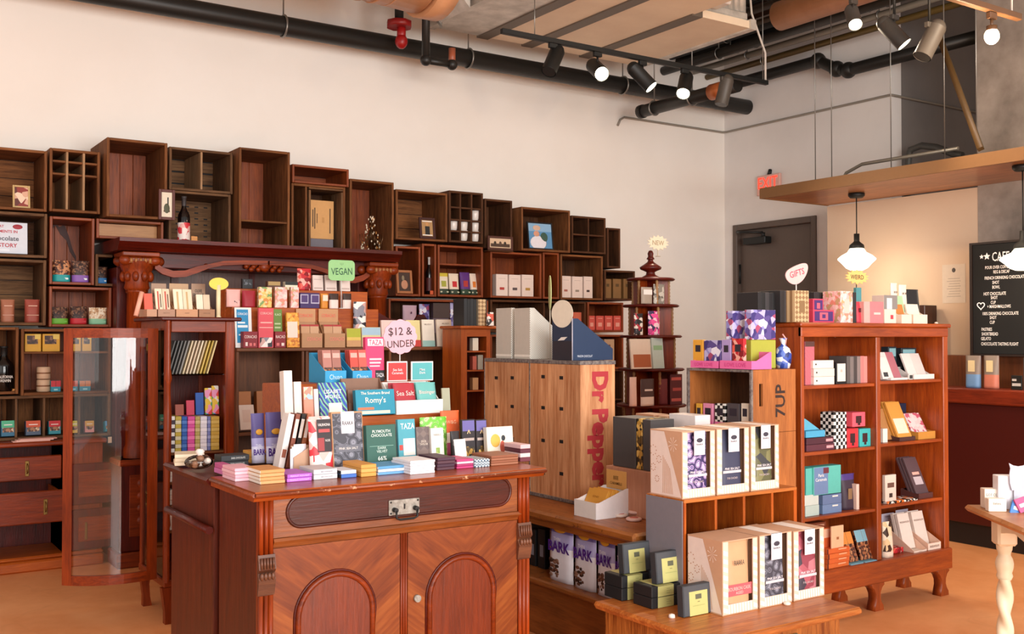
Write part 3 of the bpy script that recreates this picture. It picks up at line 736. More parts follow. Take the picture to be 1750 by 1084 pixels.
# ================================================================ mantel
YMf = 6.98; xm0, xm1 = XY(203, YMf - .05), XY(686, YMf - .05)
mt = empty('mantel_surround', (0, 0, 0), 'carved dark mahogany mantel surround with two fluted columns behind the shop displays', 'mantel')
MB().prism([(WY - .01, ZM), (YMf - .06, ZM), (YMf - .06, ZM - .025), (YMf - .03, ZM - .05), (YMf + .0, ZM - .08), (WY - .01, ZM - .08)], xm0, xm1, 'yz', DRED).build('mantel_shelf', mt)
xl, xr_ = XLM, XRM
MB().box(xl - .1, YMf + .12, ZM - .18, xr_ + .1, WY - .01, ZM - .08, DRED, .004).build('frieze', mt)
bp = wood('#4a281e', '#6e463a', 'Z', tag='mantel_back', rough=.4)
MB().box(xl + .1, YMf + .42, .1, xr_ - .1, YMf + .44, ZM - .18, bp).build('back_panel', mt)
MB() .box(xl + .3, YMf + .40, ZM - .62, xl + .35, YMf + .42, ZM - .18, DREDZ).box((xl + xr_) / 2 - .02, YMf + .40, .5, (xl + xr_) / 2 + .02, YMf + .42, ZM - .18, DREDZ).build('stile', mt)
for x in (xl, xr_):
    c = MB(); cc = (x, YMf + .13, 0); zt2 = ZM - .085
    c.box(x - .10, YMf + .26, 0, x + .10, WY - .01, zt2, DREDZ, .006); c.build('pilaster', mt)
    c = MB()
    c.lathe([(.08, .70), (.08, .76), (.07, .78), (.068, .82), (.064, zt2 - .27), (.072, zt2 - .265), (.072, zt2 - .25), (.064, zt2 - .245)], REDZ, cc, 28, flute=.12)
    c.build('column_shaft', mt)
    c = MB().lathe([(.07, zt2 - .25), (.082, zt2 - .235), (.075, zt2 - .20), (.088, zt2 - .17), (.082, zt2 - .15), (.105, zt2 - .10), (.115, zt2 - .06)], REDZ, cc, 24)
    for k in range(10):
        a = k * pi / 5; c.ell((x + .09 * cos(a), YMf + .13 + .09 * sin(a), zt2 - .16), (.022, .022, .035), RED, 8, 6)
    for s in (-1, 1):
        for s2 in (-1, 1): c.ell((x + s * .095, YMf + .13 + s2 * .08, zt2 - .055), (.04, .03, .035), RED, 12, 8)
    c.box(x - .10, YMf + .03, zt2 - .085, x + .10, YMf + .23, zt2 - .03, REDZ, .012)
    c.box(x - .12, YMf + .01, zt2 - .03, x + .12, YMf + .25, zt2, RED, .006)
    for k in range(5): c.ell((x - .06 + k * .03, YMf + .03, zt2 - .057), (.012, .012, .018), wood('#8a4a24', '#c88a50', 'X', tag='capital_gold'), 8, 6)
    c.build('capital', mt)
    c = MB().box(x - .13, YMf + .0, .10, x + .13, YMf + .25, .70, DREDZ, .01).box(x - .15, YMf - .02, 0, x + .15, YMf + .25, .1, RED, .01).box(x - .14, YMf - .01, .66, x + .14, YMf + .25, .70, RED, .008).box(x - .07, YMf - .006, .2, x + .07, YMf + .001, .6, RED, .004)
    for k in range(4): c.ell((x, YMf - .004, .3 + k * .08), (.025, .012, .03), RED, 10, 6)
    c.build('pedestal', mt)
# scroll brackets and the carved flowers
for s, x in ((1, xl + .1), (-1, xr_ - .1)):
    pts = [(0, 0), (.75, 0), (.7, -.03), (.52, -.035), (.44, -.07), (.32, -.12), (.2, -.15), (.08, -.13), (0, -.1)]
    cv = [(0, -.10), (.05, -.135), (.12, -.155), (.20, -.15), (.28, -.12), (.36, -.085), (.46, -.06), (.60, -.05), (.78, -.045)]
    up = [(a_, b_ + .03 + .015 * (a_ < .3)) for a_, b_ in cv]
    MB().prism([(x + s * a_, ZM - .09 + b_) for a_, b_ in cv + up[::-1]], YMf + .06, YMf + .10, 'xz', RED).build('scroll_bracket', mt)
    q = MB().lathe([(.0, -.0), (.03, .0), (.035, .02), (.02, .035), (0, .04)], RED, (0, 0, 0), 14)
    o = q.build('rosette', mt, loc=(x + s * .04, YMf + .13, ZM - .14), rot=(pi / 2, 0, 0))
    MB().lathe([(0, 0), (.025, 0), (.02, .02), (0, .03)], RED, (0, 0, 0), 12).build('rosette', mt, loc=(x + s * .36, YMf + .13, ZM - .16), rot=(pi / 2, 0, 0))
q = MB(); random.seed(3); xo = XY(450, YMf + .1)
for k in range(16):
    q.ell((xo - .13 + .26 * k / 15, YMf + .09, ZM - .15 + .022 * sin(k * 2.1)), (.018, .016, .018), RED, 8, 6)
q.ell((xo, YMf + .08, ZM - .15), (.035, .02, .035), RED); q.build('flower_carving', mt)

# ================================================================ curio cabinet with its open bowed door
kx0, kx1, ky0, ky1, kz0, kz1 = 1.49, 1.86, 5.50, 6.02, .22, 1.585
cu = empty('curio_cabinet', (0, 0, 0), 'mahogany glass-front curio cabinet on legs with its bowed glass door standing open', 'display cabinet')
MB().box(kx0 - .03, ky0 - .03, kz1, kx1 + .03, ky1 + .03, kz1 + .02, DRED, .006).build('top_board', cu)
q = MB()
for x in (kx0, kx1 - .05):
    for y in (ky0, ky1 - .05): q.box(x, y, kz0, x + (.03 if x == kx0 else .05), y + .03, kz1, REDZ, .004)
q.box(kx0 + .03, ky0, kz1 - .06, kx1 - .05, ky0 + .02, kz1, RED, .003).box(kx0 + .03, ky1 - .03, kz0, kx1 - .05, ky1 - .02, kz1, DREDZ).box(kx0, ky0, kz0 - .03, kx1, ky1, kz0 + .01, RED, .004)
q.box(kx0, ky0 + .03, kz1 - .05, kx0 + .03, ky1 - .05, kz1, RED).box(kx1 - .03, ky0 + .03, kz0, kx1, ky1 - .05, kz1, REDZ)
q.build('frame', cu)
MB().box(kx0 + .012, ky0 + .03, kz0 + .01, kx0 + .016, ky1 - .05, kz1 - .05, glass()).build('side_glass', cu)
for (x, y, nm) in ((kx0 + .02, ky0 + .02, 0), (kx1 - .04, ky0 + .02, 0), (kx0 + .02, ky1 - .06, 0), (kx1 - .04, ky1 - .06, 0)):
    MB().prism([(x - .03, .19), (x + .03, .19), (x + .02, .12), (x + .025, .05), (x + .035, 0), (x - .012, 0), (x - .012, .06), (x - .02, .12)], y - .02, y + .025, 'xz', REDZ).build('leg', cu)
KS = []                                       # shelf heights seen in the photo
for py in (640, 773, 823, 862, 905): KS.append(ZP(py, kx0 + .1, ky0 + .05))
MB().box(kx0 + .02, ky0 + .03, KS[0] - .006, kx1 - .03, ky1 - .03, KS[0], glass('shelf_glass', tint=(.75, .85, .82))).build('glass_shelf', cu)
for z in KS[1:]: MB().box(kx0 + .03, ky0 + .03, z - .012, kx1 - .03, ky1 - .05, z, CW[0]).build('wood_shelf', cu)
# columns with turned beads on the front corner
MB().lathe([(.012, kz0), (.012, .5), (.018, .52), (.010, .6), (.018, .9), (.02, 1.1), (.01, 1.25), (.02, 1.28), (.012, 1.35), (.012, kz1)], REDZ, (kx0 + .012, ky0 - .012, 0), 12).build('turned_post', cu)
# door: bowed, hinged at the left front corner
A, B = Vector((kx0 - .01, ky0 + .10, 0)), Vector((1.035, ky0 + .22, 0)); dz0, dz1 = .225, 1.545
dl = (B - A).length; dirn = (B - A) / dl; nrm = Vector((-dirn.y, dirn.x, 0))
if nrm.y > 0: nrm = -nrm
def bow(u): return A + dirn * (dl * u) + nrm * (.075 * (1 - (2 * u - 1) ** 2))
dob = empty('open_door', (0, 0, 0), None, None); dob.parent = cu
def curved(u0, u1, z0, z1, th_, m, n=10):
    q = MB(); vs = []; fs = []
    for i in range(n + 1):
        u = u0 + (u1 - u0) * i / n; p = bow(u)
        for dzv in (z0, z1):
            for t_ in (-th_ / 2, th_ / 2): vs.append((p.x + nrm.x * t_, p.y + nrm.y * t_, dzv))
    for i in range(n):
        k = i * 4; fs += [(k, k + 4, k + 6, k + 2), (k + 1, k + 3, k + 7, k + 5), (k, k + 1, k + 5, k + 4), (k + 2, k + 6, k + 7, k + 3)]
    fs += [(0, 2, 3, 1), (4 * n, 4 * n + 1, 4 * n + 3, 4 * n + 2)]
    return q.add(vs, fs, m)
q = curved(0, .11, dz0, dz1, .022, REDZ, 3)
q.build('door_stile', dob); curved(.90, 1, dz0, dz1, .022, REDZ, 3).build('door_stile', dob)
curved(.11, .90, dz1 - .05, dz1, .02, RED).build('door_rail', dob); curved(.11, .90, dz0, dz0 + .05, .02, RED).build('door_rail', dob)
q = MB()
for off in (-.002, .002):
    vs = []
    for i in range(33):
        p_ = bow(.11 + .79 * i / 32)
        for zz_ in (dz0 + .05, dz1 - .05): vs.append((p_.x + nrm.x * off, p_.y + nrm.y * off, zz_))
    q.add(vs, [(2 * i, 2 * i + 2, 2 * i + 3, 2 * i + 1) for i in range(32)], glass(), True)
q.build('door_glass', dob)

# ================================================================ open shelf unit behind the counter, with the stepped back
YS = 6.06; sx0, sx1 = XY(404, YS), XY(790, YS)
zs1 = ZP(594, (sx0 + sx1) / 2, YS)
SHW = wood('#4e2a14', '#8a5028', 'X', tag='shelf_x', rough=.6); SHWZ = wood('#4e2a14', '#8a5028', 'Z', tag='shelf_z', rough=.6)
xmid = XY(516, YS)
SB = empty('display_shelf', (0, 0, 0), 'brown open display shelf behind the counter with a stepped top', 'shelf')
q = MB()
for x in (sx0, xmid, XY(520, YS) + .01, XY(665, YS), sx1 - .02): q.box(x, YS, .0, x + .018, YS + .38, zs1 - .02, SHWZ, .003)
q.each('side_panel', SB)
q = MB(); q.box(sx0, YS + .38, 0, sx1, YS + .39, zs1, SHWZ); q.build('back_panel', SB)
MB().box(sx0, YS - .01, zs1 - .02, sx1, YS + .39, zs1, SHW, .003).build('top_board', SB)
zs0 = ZP(738, (sx0 + xmid) / 2, YS)
for z in (zs0, .30, .62 if zs0 > .7 else .5): MB().box(sx0 + .02, YS + .005, z - .018, sx1 - .02, YS + .37, z, SHW, .002).build('shelf_board', SB)
zst1 = ZP(527, XY(500, YS + .2), YS + .2); zst2 = ZP(497, XY(500, YS + .36), YS + .36)
MB().box(sx0 + .02, YS + .14, zs1 + .001, XY(640, YS + .2), YS + .27, zst1, CHER, .003).box(sx0 + .02, YS + .271, zs1 + .001, XY(625, YS + .3), YS + .379, zst2, CHER, .003).each('step_riser', SB)
# right end of that unit: curved crest and end post
zc0 = ZP(545, sx1, YS + .3)
MB().prism([(sx1 - .62, zs1), (sx1 - .62, zc0 - .02), (sx1 - .50, zc0 + .035), (sx1 - .44, zc0 + .04), (sx1 - .36, zc0 - .0), (sx1 - .16, zc0 - .02), (sx1 - .13, zc0 + .03), (sx1 - .08, zc0 + .03), (sx1, zc0 - .08), (sx1, zs1)], YS + .391, YS + .41, 'xz', DRED).build('crest_rail', SB)
# small cabinet with the black boxes on it
YK = 5.75; k0, k1 = XY(788, YK), XY(838, YK); kzt = ZP(557, k0, YK)
kc = empty('small_wooden_cabinet', (0, 0, 0), 'narrow orange-brown cabinet with an open front, left of the soda crates', 'cabinet')
MB().box(k0 - .02, YK - .03, kzt - .02, k1 + .03, YK + .25, kzt, CHER, .006).build('top_board', kc)
q = MB().box(k0, YK, 0, k0 + .045, YK + .24, kzt - .02, CHERZ).box(k1 - .03, YK, 0, k1, YK + .24, kzt - .02, CHERZ).box(k0 + .045, YK + .22, 0, k1 - .03, YK + .24, kzt - .02, DREDZ).box(k0 + .045, YK, kzt - .07, k1 - .03, YK + .02, kzt - .02, CHER)
q.build('carcass', kc)
for py in (600, 633, 668): MB().box(k0 + .045, YK + .01, ZP(py, k0, YK) - .01, k1 - .03, YK + .22, ZP(py, k0, YK), CHER).build('shelf_board', kc)

# ================================================================ counter (two cabinets back to back)
CT = .95
ct_x0, ct_x1, cy0 = 1.275, 2.535, 3.545
def chevron(name):
    m, nt, b = _new(name)
    tc = nd(nt, 'ShaderNodeTexCoord'); sp = nd(nt, 'ShaderNodeSeparateXYZ'); nt.links.new(tc.outputs['Object'], sp.inputs[0])
    ab = nd(nt, 'ShaderNodeMath', operation='ABSOLUTE'); nt.links.new(sp.outputs['X'], ab.inputs[0])
    sb = nd(nt, 'ShaderNodeMath', operation='MULTIPLY_ADD'); nt.links.new(ab.outputs[0], sb.inputs[0]); sb.inputs[1].default_value = -.75; nt.links.new(sp.outputs['Z'], sb.inputs[2])
    cmb = nd(nt, 'ShaderNodeCombineXYZ'); nt.links.new(sb.outputs[0], cmb.inputs[2]); 
    ad = nd(nt, 'ShaderNodeMath', operation='MULTIPLY_ADD'); nt.links.new(sp.outputs['Z'], ad.inputs[0]); ad.inputs[1].default_value = .12; nt.links.new(ab.outputs[0], ad.inputs[2])
    ad2 = nd(nt, 'ShaderNodeMath', operation='MULTIPLY'); nt.links.new(ad.outputs[0], ad2.inputs[0]); ad2.inputs[1].default_value = .12; nt.links.new(ad2.outputs[0], cmb.inputs[0])
    n1 = noise(nt, cmb.outputs[0], 12, 4, .6, .9); n2 = noise(nt, cmb.outputs[0], 60, 3, .6)
    c = ramp(nt, mixc(nt, .3, n1, n2), [(.30, lin('#561e07')), (.5, lin('#7e3a12')), (.74, lin('#a45c26'))])
    nt.links.new(c, b.inputs['Base Color']); b.inputs['Roughness'].default_value = .4; b.inputs['Coat Weight'].default_value = .06; b.inputs['Specular IOR Level'].default_value = .35
    return m
CH = chevron('chevron_veneer')
VEN = wood('#602a0e', '#9a5422', 'X', tag='veneer_x', rough=.36, coat=.12, contrast=1.2)
CTOP = wood('#7c2c0a', '#b05418', 'X', tag='counter_top', rough=.3, coat=.1, worn=None)
EDGE = wood('#5a1f0c', '#9c4a22', 'X', tag='counter_edge', rough=.4, worn='#d9a37c')
SIDE = wood('#3c1005', '#6e260c', 'Z', tag='counter_side', rough=.42, coat=.04, spec=.3)
PAN_ = wood('#2c0d06', '#581d0e', 'X', tag='drawer_panel', rough=.36, coat=.1, spec=.35)
BODY0, BODY1 = ct_x0 + .035, ct_x1 - .045
cyf = cy0 + .035; cyb = 4.045
ct = empty('front_counter', (0, 0, 0), 'antique mahogany sideboard with arched door panels used as the front counter', 'counter')
MB().prism([(cyb, CT), (cy0, CT), (cy0 - .006, CT - .008), (cy0 - .004, CT - .016), (cy0 + .008, CT - .024), (cy0 + .018, CT - .036), (cyb, CT - .036)], ct_x0, ct_x1, 'yz', CTOP).build('countertop', ct)
q = MB(); q.tube([(ct_x0, cy0 - .004, CT - .012), (ct_x1, cy0 - .004, CT - .012)], .0075, EDGE, 8).tube([(ct_x0 - .002, cyb, CT - .012), (ct_x0 - .002, cy0, CT - .012)], .0075, EDGE, 8); q.build('edge_moulding', ct)
zf = CT - .036
def cz(px, py): return ZP(py, XY(px, cyf), cyf)
q = MB(); q.box(BODY0, cyf + .02, .1, BODY0 + .02, cyb, zf, SIDE).box(BODY1 - .02, cyf + .02, .1, BODY1, cyb, zf, SIDE).box(BODY0 + .02, cyb - .02, .1, BODY1 - .02, cyb, zf, SIDE).box(BODY0, cyf - .02, 0, BODY1, cyb, .1, DRED, .01)
q.build('carcass', ct)
xdl, xdr = XY(468, cyf), XY(888, cyf); zdb = cz(468, 930)
dw = empty('drawer', (0, 0, 0), None, None); dw.parent = ct
MB().box(xdl, cyf + .0, zdb + .018, xdr, cyf + .02, zf, VEN, .002).build('drawer_front', dw)
sxa, sxb = XY(492, cyf), XY(872, cyf); sza, szb = cz(492, 903), cz(492, 850)
R_ = (szb - sza) / 2; zc2 = (sza + szb) / 2
def stad(r, x0=sxa + R_, x1=sxb - R_):
    return [(x0 + r * cos(a), zc2 + r * sin(a)) for a in [pi / 2 + i * pi / 12 for i in range(13)]] + [(x1 + r * cos(a), zc2 + r * sin(a)) for a in [-pi / 2 + i * pi / 12 for i in range(13)]]
MB().prism(stad(R_ - .004), cyf - .0015, cyf + .01, 'xz', PAN_).build('inset_panel', dw)
ring = stad(R_); MB().tube([(x, cyf - .001, z) for x, z in ring + ring[:2]], .0065, PAN_, 8).build('panel_moulding', dw)
lx0, lx1 = XY(664, cyf), XY(716, cyf); lz0, lz1 = cz(690, 879), cz(690, 853)
ZN = wallmat('worn_zinc', '#a39d94', '#7d766c', 60, .4)
q = MB().box(lx0, cyf - .008, lz0, lx1, cyf - .0016, lz1, ZN, .002)
for x in (lx0 + .008, lx1 - .008):
    for z in (lz0 + .008, lz1 - .008): q.ell((x, cyf - .009, z), (.004, .003, .004), IRON, 8, 6)
q.box((lx0 + lx1) / 2 - .003, cyf - .0095, (lz0 + lz1) / 2 - .008, (lx0 + lx1) / 2 + .003, cyf - .0078, (lz0 + lz1) / 2 + .012, DARK)
q.build('lock_plate', dw)
xm_ = (lx0 + lx1) / 2
MB().cyl((xm_ - .045, cyf - .008, lz0 + .022), (xm_ - .045, cyf - .03, lz0 + .022), .009, IRON).cyl((xm_ + .045, cyf - .008, lz0 + .022), (xm_ + .045, cyf - .03, lz0 + .022), .009, IRON).tube([(xm_ - .045, cyf - .028, lz0 + .02), (xm_ - .045, cyf - .03, lz0 - .008), (xm_ - .03, cyf - .03, lz0 - .014), (xm_ + .03, cyf - .03, lz0 - .014), (xm_ + .045, cyf - .03, lz0 - .008), (xm_ + .045, cyf - .028, lz0 + .02)], .0045, IRON, 8).build('drawer_pull', dw)
MB().prism([(cyf + .02, zdb + .018), (cyf - .008, zdb + .018), (cyf - .014, zdb + .008), (cyf - .006, zdb - .004), (cyf - .002, zdb - .016), (cyf + .02, zdb - .016)], xdl, xdr, 'yz', VEN).build('rail_moulding', ct)
xc0, xc1 = XY(685, cyf), XY(697, cyf)
q = MB()
for k in range(3):
    xk = xc0 + (xc1 - xc0) * (k + .5) / 3; q.cyl((xk, cyf + .002, .1), (xk, cyf + .002, zdb - .016), (xc1 - xc0) / 6, REDZ, n=10)
q.build('center_stile', ct)
for (d0, d1, ax0, ax1, ztp, nm) in ((xdl, xc0, XY(511, cyf), XY(637, cyf), cz(575, 981), 0), (xc1, xdr, XY(734, cyf), XY(842, cyf), cz(790, 952), 1)):
    xc = (ax0 + ax1) / 2; r = (ax1 - ax0) / 2
    o = MB(); o.M = Matrix.Translation((-(d0 + d1) / 2, 0, 0)); o.box(d0 + .002, cyf, .11, d1 - .002, cyf + .02, zdb - .018, CH)
    o = o.build('cabinet_door', ct); o.location = ((d0 + d1) / 2, 0, 0)
    arc = [(xc + r * cos(a) - (d0 + d1) / 2, ztp - r + r * sin(a)) for a in [i * pi / 20 for i in range(21)]]
    MB().prism([(arc[0][0], .16)] + arc + [(arc[-1][0], .16)], cyf - .004, cyf, 'xz', wood('#501606', '#96380e', 'Z', tag='arch_panel', rough=.3, coat=.25)).build('arched_panel', o)
    MB().tube([(arc[0][0], cyf - .004, .16)] + [(x, cyf - .004, z) for x, z in arc] + [(arc[-1][0], cyf - .004, .16)], .011, RED, 8).tube([(arc[0][0] - .014, cyf - .001, .16)] + [((x) * 1 + .014 * cos(i * pi / 20), cyf - .001, z + .014 * sin(i * pi / 20)) for i, (x, z) in enumerate(arc)] + [(arc[-1][0] - .014, cyf - .001, .16)], .005, DRED, 6).build('arch_moulding', o)
    if nm == 1: MB().cyl((d0 + .04 - (d0 + d1) / 2, cyf, .48), (d0 + .04 - (d0 + d1) / 2, cyf - .015, .48), .014, ZN).build('door_knob', o)
# turned quarter columns with carved corbels
for s, (p0, p1, pc0, pc1) in enumerate(((443, 468, 948, 1018), (884, 903, 893, 955))):
    x0, x1 = XY(p0, cyf), XY(p1, cyf); w_ = x1 - x0; z0_, z1_ = cz(p0 + 8, pc1), cz(p0 + 8, pc0)
    q = MB()
    for k in range(3):
        xk = x0 + w_ * (k + .5) / 3
        q.cyl((xk, cyf - .004, z1_), (xk, cyf - .004, zf), w_ / 6, REDZ, n=10).cyl((xk, cyf - .004, .1), (xk, cyf - .004, z0_), w_ / 6, REDZ, n=10)
    q.box(x0, cyf, .1, x1, cyf + .02, zf, REDZ); q.build('quarter_column', ct)
    cb = wood('#3c1a10', '#7a4a30', 'X', tag='corbel', rough=.5); q = MB()
    q.prism([(cyf, z1_), (cyf - .012, z1_), (cyf - .024, z1_ - (z1_ - z0_) * .35), (cyf - .01, z0_ + (z1_ - z0_) * .55), (cyf - .022, z0_ + (z1_ - z0_) * .4), (cyf - .008, z0_), (cyf, z0_)], x0 - .004, x1 + .004, 'yz', cb)
    for k in range(4): q.ell((x0 + w_ * (k + .5) / 4, cyf - .022, z0_ + (z1_ - z0_) * .48), (.008, .008, .014), cb, 8, 6)
    for k in range(5): q.cyl((x0 + w_ * (k + .5) / 5, cyf - .022, z1_ - .01), (x0 + w_ * (k + .5) / 5, cyf - .026, z1_ - (z1_ - z0_) * .34), .005, cb, n=8)
    q.build('carved_corbel', ct)
ct2 = empty('rear_counter', (0, 0, 0), 'dark mahogany cabinet pushed against the back of the front counter', 'counter')
r0, r1 = 4.075, 4.70
MB().prism([(ct_x0, CT - .01), (ct_x0 - .01, CT - .02), (ct_x0 + .01, CT - .045), (ct_x1 - .02, CT - .045), (ct_x1 - .02, CT - .01)], r0, r1, 'xz', DRED).build('countertop', ct2)
MB().box(BODY0 - .01, r0 + .01, .04, BODY1, r1 - .02, CT - .046, SIDE, .004).build('carcass', ct2)
zr_ = ZP(905, BODY0 - .02, 4.1)
MB().tube([(BODY0 - .03, r0 + .0, zr_), (BODY0 - .03, r1 - .02, zr_)], .016, DRED, 8).build('side_rail', ct2)
# stepped riser on the counter
RZ1, RZ2 = 1.145, 1.285
ry = 4.20; rx0, rx1 = XY(513, ry), XY(775, ry)
tag(MB().box(rx0, ry, CT + .001, rx1, ry + .22, RZ1, CHER, .004).box(rx0, ry + .22, CT + .001, rx1, ry + .46, RZ2, CHER, .004).build('stepped_riser'), 'two-step orange wood riser carrying chocolate displays on the counter', 'display riser')

# ================================================================ bench with soda crates
BX, BZ = 3.0, .63
BW = wood('#7c3e14', '#bc7436', 'Y', tag='bench_y', rough=.4, worn='#5a2a14')
BWX = wood('#70360f', '#b0642a', 'Y', tag='bench_face', rough=.45)
by0, by1 = 3.50, 5.30
bn = empty('display_bench', (0, 0, 0), 'low worn wooden bench with an open lower shelf, right of the counter', 'bench')
MB().box(BX - .02, by0, BZ - .045, 3.66, by1, BZ, BW, .012).build('bench_top', bn)
MB().box(BX + .0, by0 + .02, BZ - .075, BX + .018, by1 - .02, BZ - .046, BWX).build('apron', bn)
LZ = ZP(965, BX, 4.6)
MB().box(BX - .03, by0 + .02, LZ - .03, 3.62, by1 - .02, LZ, BW, .008).build('shelf_board', bn)
MB().box(BX + .01, by0 + .03, .0, 3.6, by1 - .03, LZ - .031, BWX).build('base', bn)
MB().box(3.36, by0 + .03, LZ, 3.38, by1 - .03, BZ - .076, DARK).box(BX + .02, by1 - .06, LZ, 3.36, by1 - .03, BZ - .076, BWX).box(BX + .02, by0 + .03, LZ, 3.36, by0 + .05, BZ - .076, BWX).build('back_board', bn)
PLY = wood('#b06c3e', '#e6ab7c', 'Z', tag='pine_ply', rough=.55, contrast=1.5, scale=.8)
MET = wallmat('worn_metal_edge', '#8a8078', '#54484a', 60, .5)
sxl = 3.25; szt = 1.375
edges = [(YX(992, sxl), YX(905, sxl)), (YX(904, sxl), YX(828, sxl))]
for k, (yn_, yf_) in enumerate(edges):
    lab = ('soda crate standing on end with red writing on its side, on the bench', 'soda crate standing on end behind the one with red writing')[k]
    t = empty('soda_crate', (0, 0, 0), lab, 'crate', 'soda crates standing on the bench')
    xe_ = 3.48
    q = MB(); q.box(sxl, yn_ + .003, BZ + .02, sxl + .012, yf_ - .003, szt - .02, PLY); 
    for i in range(4):
        for j in range(2):
            if k == 1 and i < 2: continue
            yy = yn_ + (yf_ - yn_) * (.36 + .36 * j); zz = ZP([644, 697, 753, 808][i] + (j == 0) * 2, sxl, yy)
            q.box(sxl - .001, yy - .016, zz - .009, sxl + .0005, yy + .016, zz + .009, DARK)
    if k == 1:
        for i in range(3):
            for j in range(2):
                yy = yn_ + (yf_ - yn_) * (.36 + .36 * j); zz = ZP([646, 695, 750][i], sxl, yy); q.box(sxl - .001, yy - .016, zz - .009, sxl + .0005, yy + .016, zz + .009, DARK)
    q.build('bottom_board', t)
    q = MB(); q.box(sxl + .012, yn_ + .003, BZ + .02, xe_, yn_ + .018, szt - .02, PLY).box(sxl + .012, yf_ - .018, BZ + .02, xe_, yf_ - .003, szt - .02, PLY).box(sxl + .012, yn_ + .018, BZ + .02, xe_, yf_ - .018, BZ + .035, PLY).box(sxl + .012, yn_ + .018, szt - .035, xe_, yf_ - .018, szt - .02, PLY)
    q.each('side_board', t)
    q = MB(); q.box(sxl - .004, yn_ - .001, szt - .02, xe_ + .004, yf_ - .001, szt, MET, .002).box(sxl - .004, yn_ - .001, BZ + .001, xe_ + .004, yf_ - .001, BZ + .02, MET, .002).box(sxl - .003, yf_ - .006, BZ + .02, sxl + .006, yf_ - .001, szt - .02, MET)
    q.build('metal_strapping', t)
    if k == 0:
        q = MB(); q.M = Matrix.Translation((sxl + .115, yn_ + .003, 1.02)) @ Matrix.Rotation(radians(90), 4, 'Y') 
        q.text('Dr Pepper', 0, 0, .14, paper('#b03038', .6), .60, y=-.0012, bold=.05); q.build('red_lettering', t)

# ================================================================ trunk, pigeonhole crate
TZ = .38; tx0_, tx1_, ty0_, ty1_ = 2.735, 3.585, 2.78, 3.46
tk = empty('low_chest', (0, 0, 0), 'low oak chest with overhanging top in the front right foreground', 'chest')
MB().prism([(tx0_, TZ), (tx0_ - .01, TZ - .012), (tx0_, TZ - .03), (tx1_, TZ - .03), (tx1_ + .01, TZ - .012), (tx1_, TZ)], ty0_, ty1_, 'xz', OAK).box(tx0_ - .004, ty0_ - .012, TZ - .026, tx1_ + .004, ty0_, TZ - .004, OAK, .006).build('chest_top', tk)
MB().box(tx0_ + .04, ty0_ + .05, .0, tx1_ - .06, ty1_ - .01, TZ - .031, wood('#6e300c', '#c47836', 'Z', tag='oak_grain', rough=.4, contrast=1.6), .004).build('chest_body', tk)
MB().box(3.12, ty0_ + .04, .24, 3.26, ty0_ + .05, .315, paper('#6b5f45', .5, .5), .004).build('escutcheon', tk)
PHY = 3.205
# stand carrying the pigeonhole crate, behind the front row of boxes
px0, px1 = XY(1168, PHY), XY(1360, PHY); pzt = ZP(855, px0, PHY); pyb = PHY + .235
ph = empty('pigeonhole_crate', (0, 0, 0), 'divided wooden crate with slate grey end, standing behind the lower kraft boxes', 'crate')
GREYP = paper('#77727a', .8)
q = MB().box(px0, PHY, TZ + .001, px0 + .012, pyb, pzt - .015, CHERZ).box(px1 - .02, PHY, TZ + .001, px1, pyb, pzt - .015, CHERZ); q.each('end_board', ph)
MB().box(px0 - .005, PHY + .006, TZ + .001, px0, pyb, pzt - .006, GREYP, .001).build('slate_panel', ph)
MB().box(px0, PHY - .002, pzt - .015, px1, pyb, pzt, OAK, .002).box(px0 + .012, PHY, TZ + .001, px1 - .02, pyb, TZ + .015, OAK).each('long_board', ph)
MB().box(px0 + .012, pyb - .012, TZ + .015, px1 - .02, pyb, pzt - .015, CD[0]).build('back_board', ph)
for px in (1223, 1271, 1319):
    x = XY(px, PHY); MB().box(x - .007, PHY + .002, TZ + .015, x + .007, pyb - .012, pzt - .015, CHERZ).build('divider', ph)

